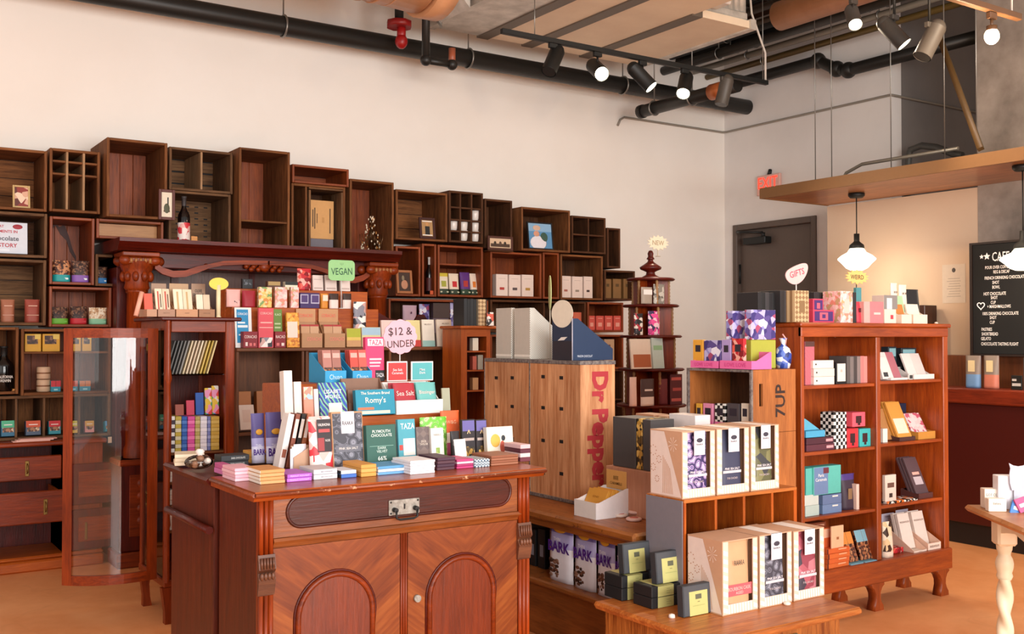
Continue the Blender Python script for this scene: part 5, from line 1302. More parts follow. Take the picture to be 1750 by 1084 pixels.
S('blue and white striped small bar, {p} of two at the front edge', 584, 610, 818, 804, 2, .12, ['#3c6cc0', '#e0e4f0'], gc, spine='#20242c', jit=.001)
S('golden orange bar, {p} of the wide stack mid front edge', 618, 644, 816, 794, 3, .17, ['#dc9c48', '#e0a858'], gc, jit=.001)
S('sky blue bar with white border, {p} of the blue stack', 647, 699, 813, 796, 3, .15, ['#6aa4d4', '#f2f0f0', '#5c9ccc'], gc, spine='#f2f0f0', jit=.001)
S('white bar, {p} of the tall white stack at the front edge', 702, 744, 812, 787, 5, .16, ['#f2f0f4', '#e8e6ec'], gc, jit=.0015)
S('dark maroon bar, {p} of the maroon stack', 748, 778, 805, 782, 4, .17, ['#54303c', '#48283a'], gc, jit=.0015)
S('magenta bar, {p} of the magenta stack beside the maroon one', 781, 809, 802, 785, 4, .14, ['#c83c78', '#b03468', '#f0c8d4'], gc, jit=.001)
S('blue plaid bar, {p} of the plaid stack', 811, 837, 800, 785, 3, .13, [pattern(['#3c5870', '#a8c0cc', '#6c8c9c', '#e0e8ea'], 130, 'check')], gc, jit=.001)
S('copper brown bar, {p} of the brown stack near the right end', 840, 886, 797, 778, 4, .16, ['#a4684c', '#96583c'], gc, jit=.0015)
S('maroon striped pouch bar, {p} of the pile at the counter right end', 889, 906, 790, 760, 4, .13, ['#6c2c3c', '#e8c8c8', '#5c2434', '#e0b8bc'], gc, jit=.002)
# truffle bag
p = RP(345, 806, Z=CT)
q = MB(); rnd = random.Random(4)
for i in range(16): q.ell((rnd.uniform(-.035, .035), rnd.uniform(-.02, .05), .014 + rnd.uniform(0, .035)), (.016, .016, .014), M_(['#5c3826', '#8c6248', '#e8d8cc'][i % 3]), 10, 6)
t = empty('truffle_bag', (p.x + .01, p.y + .06, CT + .0006), 'clear bag of brown and white truffles at the counter left edge', 'bag', None)
q.build('truffles', t)['kind'] = 'stuff'
MB().ell((0, .015, .03), (.06, .05, .03), glass('cellophane', tint=(.97, .97, .97))).lathe([(.008, .055), (.02, .075), (.012, .085)], M_('#e8d8d0'), n=10).build('cellophane', t)
# standing things
gs = 'upright chocolates on the front counter'
vio = '#6c5c9c'
def bark(label, a, b, top, Y, z, g, fx=None, lean=.08, hi=False):
    w, h, loc, rz = geo(a, b, top, Y, z, fx, lean)
    t = empty('bark_bag', (loc[0], loc[1], loc[2] + .03 * sin(lean) + .0006), label, 'bag', g); t.rotation_euler = (-lean, 0, rz)
    q = MB(); pouch(q, w - .002, h, .035, ((0, .62, '#ece8ee'), (.62, .84, '#b4acd6'), (.84, 1, '#7a6cae')) if hi else ((0, .3, '#d8d2e8'), (.3, .5, '#a8a0cc'), (.5, 1, '#584c86')))
    q.text('BARK', w * .5, h * (.60 if hi else .22), h * .19, M_('#4c1c84'), w * .9, y=-.0012, bold=.03)
    q.text('THIN', w * .42, h * (.73 if hi else .35), h * .06, M_('#f4f0f8'), w * .4, y=-.0012, bold=.01); q.build('pouch', t)
    MB().ell((w * .5, .004 if hi else .001, h * (.90 if hi else .62)), (w * .26, .004, h * .06), M_('#e0a030')).build('oval_badge', t)
    q = MB(); rnd = random.Random(hash_(label))
    for i in range(26):
        u_, v_ = w * rnd.uniform(.14, .5), h * rnd.uniform(.06, .36)
        q.ell((u_, .001, v_), (w * rnd.uniform(.05, .11), .0025 + .0001 * i, h * .03), M_(['#3a2218', '#6c4432', '#8a6450'][i % 3]), 8, 5)
    if hi: q.build('bark_picture', t)
bark('purple bark bag with orange badge behind the yellow bars, left one', 434, 457, 708, 4.34, CT, 'bark bags on the front counter')
bark('purple bark bag with orange badge behind the yellow bars, right one', 459, 490, 706, 4.30, CT, 'bark bags on the front counter')
for k, (a, b, c, t_) in enumerate(((491, 503, '#efe6e2', 'white'), (504, 513, '#8c4a34', 'brown'), (514, 522, '#1c1614', 'black'), (523, 531, '#b06a48', 'copper'))):
    Y_ = 4.12; w, h, loc, rz = geo(a, b, 708, Y_, CT, None, 0)
    q = MB().box(0, 0, 0, w * .8, .065, h, M_(c), .001); art_on(q, w * .8, h, [(.1, .55, .9, .9, '#f2e8e0'), (.15, .2, .85, .35, '#a05a44')], [])
    o = q.build('chocolate_bar'); o.location = (loc[0] - .06, Y_ - .06, CT + .012); o.rotation_euler = (0, .2, 0); tag(o, t_ + ' slim bar leaning in the slanted row left of the kraft folder', 'chocolate bar', 'slim bars leaning on the counter')
fo = empty('kraft_folder', (XY(503, 3.98), 3.98, CT + .0006), 'small kraft envelope holder with white leaflets, beside the leaning slim bars', 'leaflet holder')
wf = XY(535, 3.98) - XY(503, 3.98)
MB().prism([(0, 0), (wf, 0), (wf, .10), (wf * .75, .095), (0, .06)], 0, .004, 'xz', M_('#c0977a')).build('front_panel', fo); MB().box(0, .03, 0, wf, .034, .105, M_('#c0977a')).box(0, .004, 0, wf, .03, .003, M_('#c0977a')).build('back_panel', fo)
for k in range(3):
    q = MB().box(-.012 + .01 * k, .007 + .007 * k, .004, wf * .5 + .01 * k, .009 + .007 * k, .095 + .008 * k, M_('#e6e2ea')); tag(q.build('leaflet', loc=(XY(503, 3.98), 3.98, CT + .0006)), 'white leaflet in the small kraft holder on the counter', 'leaflet', 'leaflets in the kraft holder')
G('red and white floral chocolate pouch with a dark label, mid counter', 534, 576, 714, 3.93, CT, .035, ((0, 1, P_REDW),), [(.28, .34, .86, .94, '#2c2024'), (.3, .36, .56, .60, '#a03438'), (.34, .70, .8, .76, '#c04848')], [('VALRHONA', .57, .84, .07, '#f0e8e4', .5), ('NOIR', .7, .55, .05, '#e0d8d4', .2)], lean=.12, g=gs)
B('large grey ornate chocolate pack with a white hanging label', 571, 625, 706, 3.93, CT, .03, KRAFT, [(.03, .02, .97, .97, P_ORN), (.3, .62, .72, 1.0, '#efe6ea'), (.1, .30, .9, .42, '#6a6872')], [('RAAKA', .51, .80, .07, '#2c2a34', .34), ('PINK SEA SALT', .5, .36, .04, '#e8dcd4', .6)], lean=.12, g=gs)
B('dark green chocolate box reading 66 percent', 629, 680, 728, 3.90, CT, .03, '#2c5c50', [(.1, .5, .9, .51, '#8ab4a4')], [('PLYMOUTH\nCHOCOLATE', .5, .80, .16, '#e8f0e8', .7), ('DARK\nVELVET', .5, .42, .14, '#cfe0d4', .4), ('66%', .5, .22, .10, '#f2f6ee', .4)], lean=.10, g=gs)
B('teal chocolate pack with hearts, right of the green box', 683, 713, 718, 3.98, CT, .02, '#4ea4b4', [(.28, .18, .95, .56, '#f0e4dc'), (.05, .3, .25, .42, '#c8443c'), (.1, .1, .4, .16, '#8cd0d8')], [('TAZA', .55, .84, .13, '#f6fafa', .8)], lean=.10, g=gs)
B('grey brown bar with a diamond pattern beside the white leaf bar', 714, 738, 731, 3.97, CT, .02, pattern(['#6a5a58', '#7e6c66'], 40, 'diamond'), [(.1, .1, .9, .35, '#7c6862')], [('DICK\nTAYLOR', .5, .55, .14, '#e0d0c0', .6)], lean=.1, g=gs)
B('white bar with a green leaf sprig, in front of the lime green pack', 739, 761, 733, 3.95, CT, .02, '#ece6de', [(.35, .25, .65, .42, pattern(['#8aa848', '#c0cc80'], 60))], [('NIBBLE', .5, .8, .06, '#a8a49c', .6)], lean=.1, g=gs)
G('lime green ornate pouch standing behind the white leaf bar', 722, 768, 714, 4.06, CT, .03, ((0, 1, P_GREEN),), lean=.06, g=gs)
G('bright orange pouch leaning behind the dark bars, right part of the counter', 757, 789, 703, 4.10, CT, .03, ((0, .45, '#b83c60'), (.45, 1, '#e0602c')), [(.25, .3, .7, .52, '#f2d8c8')], [('W&G', .5, .75, .08, '#f4b890', .5)], lean=.05, g=gs)
G('small black pouch with white print under the orange pouch', 773, 789, 738, 3.98, CT, .02, ((0, 1, '#2a2224'),), (), [('SINGLE\nORIGIN', .5, .6, .3, '#e0d8d4', .7)], lean=.08, g=gs)
for k, (a, b) in enumerate(((791, 814), (815, 834))):
    B(('left', 'right')[k] + ' black bar with purple zigzag top, of the pair by the fruit box', a, b, 718, 4.0, CT, .02, '#2c2428', [(.05, .70, .95, .97, '#6c64a4'), (.1, .45, .9, .52, '#b8a49c'), (.1, .05, .9, .30, P_GOLDB)], [('^', .5, .68, .10, '#e0c090', .6)], lean=.06, g=gs)
o_ = B('cream square box with an orange fruit and a small figure picture', 834, 879, 731, 3.95, CT, .03, '#f2e6d4', (), (), lean=.10, g=gs)
q = MB().ell((.045, -.0005, .075), (.026, .0015, .030), M_('#e8b450')).ell((.088, -.0005, .085), (.011, .002, .013), M_('#2c3038')).ell((.082, -.0005, .045), (.014, .002, .028), M_('#c85c48')); q.build('fruit_print', o_)
t = bpy.data.objects[ 'chocolate_bar'] if False else None
S('lime green flat box in front of the black zigzag bars, {p}', 806, 836, 782, 764, 1, .08, ['#c4cc4c'], gc)
B('white triangular folded card among the counter chocolates', 780, 800, 752, 3.86, CT, .004, '#ece4de', lean=.2, g=None, name='folded_card', cat='card')
# lower riser step
g1 = 'displays on the lower riser step'
yA = ry + .012
for k, (a, b, t1) in enumerate(((488, 503, 636), (505, 518, 655))):
    B(('taller', 'shorter')[k] + ' slim white carton leaning left of the coral bars', a, b, t1, yA - .03, CT if False else RZ1, .05, '#f0e4dc', [(.1, .1, .9, .4, '#e8d4cc')], (), lean=.1, g=g1)
B('coral and blue illustrated bar in the kraft stand', 521, 538, 662, yA, RZ1, .012, '#e09078', [(.05, .6, .95, .98, pattern(['#a8c4d8', '#e8d8b0', '#d88c78'], 60))], (), lean=.12, g=g1)
B('pale bar behind the coral one in the kraft stand', 539, 547, 666, yA, RZ1, .012, '#efe4dc', (), (), lean=.12, g=g1)
B('blue and green swirled bar with white lettering, on the riser', 549, 596, 656, yA - .005, RZ1, .02, P_BLUEG, [(.32, .03, .8, .40, '#f0e4d4')], [('LISABET\nMOREL', .5, .66, .26, '#f4f6fa', .86)], lean=.2, g=g1)
tb_ = tray('brown striped kraft box behind the teal script card', 597, 664, 648, 688, ry + .09, RZ1, .10, '#8a6450', g=None)
inside(tb_, 6, .11, ['#8c6a5a', '#a88470'], 'brown bar in the striped kraft box behind the teal card, {p}', 'bars in the striped kraft box', lean=.2, y0=.2)
B('teal card box with white script lettering on the riser', 610, 677, 668, yA, RZ1, .03, '#1e8ca8', [(.04, .04, .86, .16, '#e6d4c0'), (.04, .2, .45, .30, '#d8744c')], [("Romy's", .5, .55, .3, '#f2ecd8', .7), ('The Southern Brand', .5, .86, .11, '#f6f0e0', .8)], lean=.15, g=g1, name='card_box', cat='box')
tw_ = tray('white tray holding red and teal pouches on the riser', 678, 757, 655, 684, yA, RZ1, .16, '#f2ece6')
for k, (s0, s1, c, lb, l2) in enumerate(((.04, .50, '#b0303c', 'red', 'Sea Salt'), (.53, .96, '#6cb4b0', 'teal', 'Bissinger'))):
    for r in range(2):
        q = MB(); w_ = tw_['w'] * (s1 - s0); pouch(q, w_, .135, .02, ((0, 1, c),)); q.text(l2, w_ / 2, .085, .022, M_('#f2dcd4'), w_ * .8, y=-.0015)
        o = q.build('chocolate_bag'); o.location = (tw_['loc'][0] + tw_['w'] * s0, tw_['loc'][1] + .02 + r * .045, RZ1 + .012); o.rotation_euler = (-.25, 0, 0)
        tag(o, ('front ', 'rear ')[r] + lb + ' pouch in the white tray on the riser', 'bag', 'pouches in the white tray')
B('grey green card leaning at the right end of the riser', 757, 771, 664, ry + .1, RZ1, .01, '#a8a890', lean=.1, g=g1)
# upper riser step
g2 = 'displays on the upper riser step'
yB = ry + .232
BLU = '#2a9cd0'
for k, (a, b) in enumerate(((556, 592), (603, 636))):
    t_ = tray(('left', 'right')[k] + ' bright blue display tray on top of the riser', a, b, 604, 634, yB, RZ2, .19, BLU, g='blue display trays', tx=[('Chuao', .5, .5, .4, '#bfe4f4', .6)], cut=.05)
    inside(t_, 2, .15, (['#b07468', '#a0685c'], ['#c8483c', '#d0584c'])[k], ('mocha', 'tomato red')[k] + ' mini bar in the ' + ('left', 'right')[k] + ' blue tray, {p}', 'mini bars in the blue trays', art=[(0, .0, 1, .45, P_NUT), (.1, .75, .9, .9, '#d8a498')], lean=.2, rows=3, tk=.014, y0=.12)
B('tall pink carton with a black base on the riser', 626, 658, 577, yB + .05, RZ2, .03, '#e0386c', [(.12, .80, .95, .96, '#f6ecec'), (.5, 0, 1, .25, '#1c181a'), (.2, .40, .8, .44, '#f4c8d0'), (.2, .48, .85, .52, '#f4c8d0'), (.2, .33, .75, .36, '#f4c8d0')], [('TAZA', .53, .88, .12, '#d03060', .7), ('TAZA', .75, .14, .10, '#f2eeee', .42)], g=g2, lean=.05)
for k, (a, b, c, s) in enumerate(((662, 697, '#d03c3c', 'Sea Salt\nCaramels'), (703, 741, '#58b0b4', 'Mint\nDark'))):
    B(('red', 'teal')[k] + ' square header card with white border on the riser', a, b, 618, yB + .02, RZ2, .008, '#efe6e2', [(.05, .06, .95, .93, c)], [(s, .5, .5, .28, '#f4ecec', .7)], g=g2, name='header_card', cat='sign')
sign('pink cloud shaped sign reading $12 & UNDER', 655, 713, 546, 606, yB + .10, RZ2, 'cloud', '#e8b0be', None, [('$12 &', 0, .14, .26, '#3c2c2c', .04), ('UNDER', .02, -.20, .20, '#4a3432', .06)], pole='#d8d4d0')
# ================================================================ on the display shelf behind the counter
gd = 'chocolates on the display shelf behind the counter'
y1 = YS + .02; z1_ = zs1
gcor = 'red coconut character cartons'
B('blue slanted tag bar standing in the left red carton', 403, 432, 526, y1 + .05, z1_, .01, '#f0ece8', [(.1, .12, .8, .95, '#1e8cc0'), (.15, .5, .75, .56, '#e8f0f4'), (.15, .6, .6, .64, '#e8f0f4'), (.2, .3, .7, .34, '#e8f0f4')], [('CORACAO', .45, .84, .07, '#f4f8fa', .6)], lean=.1, g=gd)
B('dark red lettered carton at the left end of the shelf', 416, 441, 567, y1, z1_, .05, '#8c1c28', [(.15, .12, .3, .35, '#f0dcd4'), (.42, .12, .6, .3, '#e07070'), (.7, .12, .85, .3, '#e07070')], [('CORACAO', .5, .68, .18, '#f4dcd4', .86)], g=gd)
B('tall coral pink bar between the red cartons', 442, 468, 527, y1 + .01, z1_, .02, '#e0505c', [(.08, .02, .92, .26, P_MOS), (.12, .62, .9, .65, '#f4b8b0'), (.05, .5, .95, .52, '#f4b8b0')], [('CORACAO', .5, .87, .06, '#f6c8c0', .8)], g=gd)
B('green lettered bar behind the right red carton', 469, 484, 529, y1 + .05, z1_, .012, '#6c8c3c', [(.1, .5, .8, .54, '#c0d09c'), (.1, .6, .8, .64, '#c0d09c')], [('KAO', .5, .86, .06, '#dce8c0', .7)], lean=.08, g=gd)
B('dark red lettered carton right of the coral bar', 470, 489, 567, y1, z1_, .05, '#8c1c28', [(.15, .12, .4, .3, '#e07070'), (.6, .12, .85, .3, '#f0dcd4')], [('RACAO', .5, .68, .18, '#f4dcd4', .86)], g=gd)
B('orange patterned bar with a cream label on the shelf', 491, 513, 535, y1, z1_, .02, pattern(['#e89c2c', '#c8701c', '#f0b84c'], 70), [(.05, .28, .85, .74, '#f0dccc')], lean=.08, g=gd)
for k, (a, b) in enumerate(((516, 551), (555, 590))):
    t_ = tray(('left', 'right')[k] + ' kraft display box with red lettered header on the shelf', a, b, 548, 570, y1, z1_, .11, KRAFT, g='kraft display boxes with red print', tx=[('CORACAO', .6, .6, .3, '#e88878', .7)], head=(.96, .085, '#c89468', [('CORACAO', .5, .5, .25, '#e8705c', .7)]))
    inside(t_, 2, .14, ['#c89a74', '#d0a480'], 'kraft bar with red stripe in the ' + ('left', 'right')[k] + ' red lettered box, {p}', 'bars in the kraft display boxes', art=[(0, .48, 1, .60, '#e06a5c'), (0, .92, 1, 1, '#b03030')], lean=.1, rows=2, tk=.02, y0=.2)
B('green and kraft chocolate pouch on the shelf', 593, 618, 562, y1, z1_, .03, '#c89868', [(.02, .5, .98, .98, '#b0b430'), (.02, .35, .98, .52, '#e0c060')], lean=.08, g=gd)
B('pale blue and yellow bar partly behind the tall pink carton', 619, 652, 560, y1 + .02, z1_, .02, '#d8d0a0', [(.02, .6, .98, .98, '#a8c8dc')], lean=.08, g=gd)
B('cream and red bar half hidden behind the cloud sign', 653, 694, 548, y1 + .06, z1_, .02, '#ecd0c8', lean=.08, g=gd)
B('yellow and red bar right of the cloud sign', 696, 720, 548, y1 + .02, z1_, .02, '#ecdc9c', [(.0, .0, 1, .25, '#d0443c')], lean=.1, g=gd)
B('cream bar with small print on a teal base, on the shelf', 723, 744, 547, y1 + .02, z1_, .02, '#efe4d4', [(.0, .0, 1, .22, '#9cc4bc')], [('MILKBOY', .5, .82, .06, '#a8988c', .6)], lean=.1, g=gd)
B('larger cream bar with dark print at the right end of the shelf', 749, 774, 547, y1, z1_, .02, '#ecdccb', [(.5, .0, 1, .2, '#e0a494'), (.6, .36, .9, .44, '#3c2c2c')], [('MILKBOY', .6, .85, .06, '#98887c', .5)], lean=.12, g=gd)
y2 = YS + .15; z2_ = zst1
G('pink spotted bag at the left end of the stepped shelf', 388, 412, 495, y2, z2_, .03, ((0, 1, '#f0b4ac'),), [(.5, .1, .9, .4, pattern(['#f0b4ac', '#4c3c44'], 60))], g=gd)
G('deep red heart shaped bag on the stepped shelf', 415, 438, 497, y2, z2_, .035, ((0, 1, '#a0182c'),), g=gd)
for k, (a, b, m, n_) in enumerate(((442, 465, P_FLOR, 'yellow floral'), (470, 491, P_PINKF, 'pink floral'), (497, 511, P_PINKF, 'narrow peach floral'))):
    B(n_ + ' carton with notched foot on the stepped shelf', a, b, 491, y2, z2_, .03, m, g=gd)
B('purple box with silver framed pictures on the stepped shelf', 513, 546, 501, y2, z2_, .06, '#3c2460', [(.0, .3, .42, .9, '#b8b0c8'), (.06, .38, .38, .84, '#4c3470'), (.55, .3, 1.0, .9, '#b8b0c8'), (.6, .38, .96, .84, '#4c3470')], g=gd, name='gift_box', cat='box')
G('orange foil pouch right of the purple box', 549, 562, 502, y2, z2_, .03, ((0, 1, '#dc8c2c'),), [(.2, .5, .9, .9, '#f0dcc4')], g=gd)
for k, (a, b) in enumerate(((564, 580), (587, 602))):
    G(('left', 'right')[k] + ' silver snack pouch with a dark window, under the green sign', a, b, 502, y2, z2_, .03, ((0, .6, '#efdcd4'), (.6, 1, '#3c2620')), g=gd)
G('black and white panda pouch beside the right column', 606, 628, 516, YS + .085, z2_ if False else zs1, .04, ((0, 1, P_MOS),), g=gd)
y3 = YS + .285; z3_ = zst2
B('black square box with a silver crest on the top step', 414, 432, 477, y3, z3_, .03, '#16161a', [(.15, .4, .85, .9, pattern(['#16161a', '#5c6068'], 60))], g=gd, name='gift_box', cat='box')
B('low brown box with a gold lid on the top step', 457, 480, 481, y3, z3_, .04, '#5c3a26', [(.05, .5, .95, .95, '#b09058')], g=gd, name='gift_box', cat='box')
B('black and cream box left of the red pouch', 487, 509, 482, y3, z3_, .04, '#f2e6cc', [(.0, .6, 1, 1, '#1c1a18')], g=gd, name='gift_box', cat='box')
G('tall red ornate pouch at the back of the stepped shelf', 510, 534, 459, y3, z3_, .05, ((0, 1, P_RED),), g=gd)
for k, (a, b) in enumerate(((535, 553), (556, 576), (582, 599))):
    B(('left', 'middle', 'right')[k] + ' small cream card box standing behind the green VEGAN sign', a, b, 471, y3, z3_, .02, '#ecd8d0', [(.1, .1, .9, .2, '#c8b0a8'), (.1, .7, .8, .75, '#c8b0a8')], lean=.08, g='small cream card boxes')
sign('green VEGAN sign on a white pole', 561, 606, 445, 480, y2 + .02, z2_, 'round', '#9ad08c', None, [('VEGAN', 0, -.05, .34, '#2c5a3c', .04), ('\\ | /', 0, .3, .12, '#2c5a3c')], pole='#d8d8d4')
# inside the shelf unit
gi = 'kraft boxes inside the display shelf'
B('kraft box at the left inside the lower display shelf', 408, 432, 671, YS + .12, zs0, .05, '#b06c38', g=gi, lean=.1, name='gift_box', cat='box')
B('kraft box with a round stamp inside the lower display shelf', 441, 476, 670, YS + .12, zs0, .05, '#b06c38', [(.4, .35, .6, .65, '#a06030')], g=gi, lean=.1, name='gift_box', cat='box')
B('white round-crest box leaning on a kraft box, inside the display shelf', 412, 438, 697, YS + .03, zs0, .06, '#e8cfc0', [(.2, .3, .75, .8, '#e0c0b0')], g=gi, lean=.25, name='gift_box', cat='box')
S2 = [(404, 440, 'left'), (444, 478, 'right')]
# ================================================================ on top of the curio cabinet
ztp = kz1 + .02; gk = 'kraft trays on the curio cabinet'
yk = ky0 - .01
ktr = []
for k, (a, b) in enumerate(((251, 268), (270, 299), (301, 338), (340, 367))):
    t_ = tray(('leftmost', 'second', 'third', 'rightmost')[k] + ' kraft display tray on top of the curio cabinet', a, b, 512 if k else 528, 529, yk, ztp, .16, ('#b8896a', '#a87c62', '#c08a62', '#9c6c48')[k], g=gk, tx=[(('', 'SEATTLE', 'OLIVE', 'SINCLAIR')[k], .5, .5, .16, '#8a6448', .7)], head=None if k == 0 else (.9, .10, ('#b8896a', '#a08068', '#b89470', '#a08068')[k], [(('', 'OLIVE\nSINCLAIR', '', 'OLIVE\nSINCLAIR')[k], .5, .5, .5, '#2c2420', .8)] if k in (1, 3) else []))
    ktr.append(t_)
inside(ktr[0], 1, .12, ['#e8604c'], 'coral bar in the leftmost kraft tray on the curio cabinet', 'bars in the kraft trays', lean=.25)
inside(ktr[1], 2, .15, ['#f0dcc0', '#e8ccb0'], 'cream bar with red lettering in the second kraft tray, {p}', 'bars in the kraft trays', art=[(.3, .2, .5, .9, '#c04c40'), (.65, .3, .8, .8, '#5c4438')], lean=.3)
inside(ktr[2], 2, .15, ['#efe2c8', '#e6d6b8'], 'ivory CHOCOLATE bar in the third kraft tray, {p}', 'bars in the kraft trays', art=[(.35, .2, .55, .9, '#c8a878')], lean=.3)
inside(ktr[3], 2, .12, ['#ecdcc4', '#dcc4a8'], 'cream bar in the rightmost kraft tray, {p}', 'bars in the kraft trays', lean=.2)
o = MB().cyl((0, 0, 0.004), (.035, .02, .13), .012, M_('#e8a890')).build('chocolate_stick', loc=(XY(232, 5.56), 5.56, ztp)); tag(o, 'pink rolled stick leaning on the leftmost kraft tray', 'chocolate stick')
sign('plain yellow oval sign on a thick cream pole', 357, 390, 475, 496, yk + .0, ztp, 'oval', '#f2cc4c', '#4c3410', [], pole='#e8d8b0', pr=.012, foot=.013)
# inside the curio cabinet
gq = 'books and bars inside the curio cabinet'
zq = KS[0]
cc_ = ['#4c4a48', '#5a5856', '#62605e', '#706c68', '#8c8884', '#d8c4a0', '#e0ccb0', '#d8c0a4', '#e8d8bc', '#d0b890', '#d8b860', '#c8a848', '#e0c890']
for k in range(13):
    u = k / 12; x = XY(297, ky0 + .07) + u * (XY(368, ky0 + .07) - XY(297, ky0 + .07))
    q = MB().box(0, 0, 0, .007, .12, .185, M_(cc_[k]), .001); o = q.build('chocolate_bar', loc=(x - .045, ky0 + .07, zq + .002), rot=(0, .28, 0))
    tag(o, 'slim bar leaning in a row on the glass shelf, ' + ('leftmost' if k == 0 else ORDS[k].replace('from the top', 'from the left') if 0 < k < 10 else ('eleventh', 'twelfth', 'last')[k - 10] + ' from the left'), 'chocolate bar', 'slim bars on the glass shelf')
zq = KS[1]
bc = [((288, 300), '#e8e4e0', '#3c2c3c', 'black and white striped'), ((301, 311), '#c0a83c', '#d8d0b0', 'olive'), ((312, 321), '#2c5cb0', '#4c7cc8', 'deep blue'), ((322, 334), '#d850a0', '#f078b8', 'hot pink'), ((335, 343), '#b8a860', '#d0c088', 'khaki'), ((344, 355), '#e8e4f0', '#f4f0f8', 'white'), ((356, 361), '#7c84c0', '#a0a8d8', 'periwinkle'), ((362, 376), '#d0a848', '#dcb860', 'golden yellow')]
for (a, b), c_1, c_2, nm in bc:
    stack(nm + ' bar piled inside the glass cabinet, {p}', a, b, 712, ky0 + .05, zq, 9, .15, [c_1, c_2], 'piled bars inside the glass cabinet', jit=.0005)
for k, (a, b, c, tp_) in enumerate(((301, 316, '#a05040', 692), (320, 334, '#d0405c', 685), (336, 350, '#2c5cb0', 672), (352, 364, P_MULTI, 664), (364, 376, P_MULTI, 660))):
    B(('brick red', 'crimson', 'blue', 'floral', 'tall multicoloured')[k] + ' bar standing on the piles inside the glass cabinet', a, b, tp_, ky0 + .12, ZP(712, XY(340, ky0 + .05), ky0 + .05) + .002, .012, c, lean=.1, g=gq)
for j, z in enumerate(KS[2:]):
    for k in range(3): stack(('white', 'grey patterned', 'teal')[k] + ' bar on the lower wooden shelf, ' + ('upper', 'middle', 'bottom')[j] + ' tier, {p}', 288 + k * 12, 299 + k * 12, (795, 838, 880)[j] + k * 6, ky0 + .05, z, 3, .14, [('#e8dcd0', '#8c8478', '#6c9ca0')[k]], 'bars on the lower cabinet shelves')
# ================================================================ things in the wall crates
def cin(c, row=None):                        # standing height inside a crate
    h = c['z1'] - c['z0']; th = c['th']
    return c['z0'] + (th if row is None else h * row + th * .4)
YI = YC + .04
picture('small painting of red figures in a gold frame, in the top left crate', 20, 50, 317, YI, cin(c1), '#c8a870', .012, pattern(['#8c2c20', '#d8a88c', '#5c2018', '#e8ccb0'], 30))
bk = MB().box(0, 0, 0, .33, .025, .34, M_('#d8dce6'), .002)
bw, bh = .27, .34
x0 = XY(46, YI + .02) - bw; zb0 = cin(c2)
h_ = ZP(382, x0 + .2, YI + .02) - zb0
bk = MB().box(0, 0, 0, bw, .025, h_, M_('#d8dce6'), .002)
for s_, cz_, hf, c, mw in (('GREAT', .86, .08, '#c02838', .3), ('MOMENTS IN', .70, .09, '#c02838', .8), ('chocolate', .48, .15, '#5c5a64', .86), ('HISTORY', .26, .13, '#b83040', .8)): bk.text(s_, bw * (.5 if s_ != 'GREAT' else .35), h_ * cz_, h_ * hf, M_(c), bw * mw, y=-.0015, bold=.02)
bk.ell((bw * .78, -.001, h_ * .86), (.03, .002, .016), M_('#a02030')); bk.patch(bw * .1, h_ * .06, bw * .6, h_ * .14, M_('#e8ecf4')); 
tag(bk.build('book', loc=(x0, YI + .02, zb0 + .008), rot=(-.08, 0, 0)), 'white and red book about moments in chocolate HISTORY, left edge', 'book')
picture('small framed print of bottles hanging at the crate edge by the wine bottle', 270, 298, 324, YC - .12, ZP(376, XY(284, YC - .12), YC - .12), '#5c2a20', .02, '#e6d8c0', lean=0, parts=[('e', .5, .35, .28, .2, '#4c4c30'), ('p', .55, .4, .68, .8, '#2c2c24'), ('p', .2, .2, .8, .28, '#6c4c34')])
bottle('black wine bottle with red and white label on the mantel shelf', 313, 336, YC - .06, ZM, .042, '#120a0a', P_REDW, '#3c3434')
B('small orange price tag standing beside the mantel wine bottle', 326, 337, 404, YC - .07, ZM, .004, '#d89048', name='price_tag', cat='price tag')
# kraft card in the nested frame
zc11 = ZP(408, XY(540, YC + .1), YC + .1)
B('kraft card with sideways black print inside the nested crate', 529, 570, 343, YC + .10, zc11, .01, '#d8a060', [(.10, .3, .14, .75, '#3c2818'), (.18, .25, .22, .8, '#3c2818'), (.28, .4, .31, .65, '#3c2818'), (.82, .15, .86, .8, '#3c2818'), (.5, .42, .6, .56, '#c89050')], name='kraft_card', cat='card')
tag(MB().box(.012, .0, .02, XY(568, YC + .1) - XY(527, YC + .1) , .08, zc11 - cin(c11) - .002, GREYP, .002).build('support_block', loc=(XY(527, YC + .1), YC + .09, cin(c11) + .001)), 'grey block propping up the kraft card in the nested crate', 'block')
# wire chandelier
xw = XY(634, YI + .12); zw = cin(c12)
t = empty('bead_chandelier', (xw, YI + .12, zw), 'small wire chandelier hung with clear and amber beads in the square crate', 'chandelier')
wr = paper('#6c4c30', .3, .7)
MB().cyl((0, 0, 0), (0, 0, .36), .004, wr, n=6).lathe([(0, 0), (.03, .0), (.03, .006), (0, .01)], wr, n=12).build('stem', t)
rnd = random.Random(8)
for k in range(8):
    a = k * pi / 4; r = .105 if k % 2 else .08
    MB().tube([(0, 0, .22), (r * .4 * cos(a), r * .4 * sin(a) * .7, .12), (r * .8 * cos(a), r * .8 * sin(a) * .7, .06), (r * cos(a), r * sin(a) * .7, .12), (r * cos(a), r * sin(a) * .7, .16)], .003, wr, 6).build('arm', t)
cr = paper('#e8d4b8', .1)
q = MB()
for k in range(70):
    a = rnd.uniform(0, 2 * pi); lv = rnd.choice([.05, .10, .16, .22, .28]); r = (.105 * (1 - lv / .36)) * rnd.uniform(.7, 1.05)
    q.ell((r * cos(a), r * sin(a) * .7, lv + rnd.uniform(-.03, .02)), (.006, .006, .009), cr if k % 3 else M_('#b87838'), 8, 5)
b_ = q.build('beads', t); b_['kind'] = 'stuff'
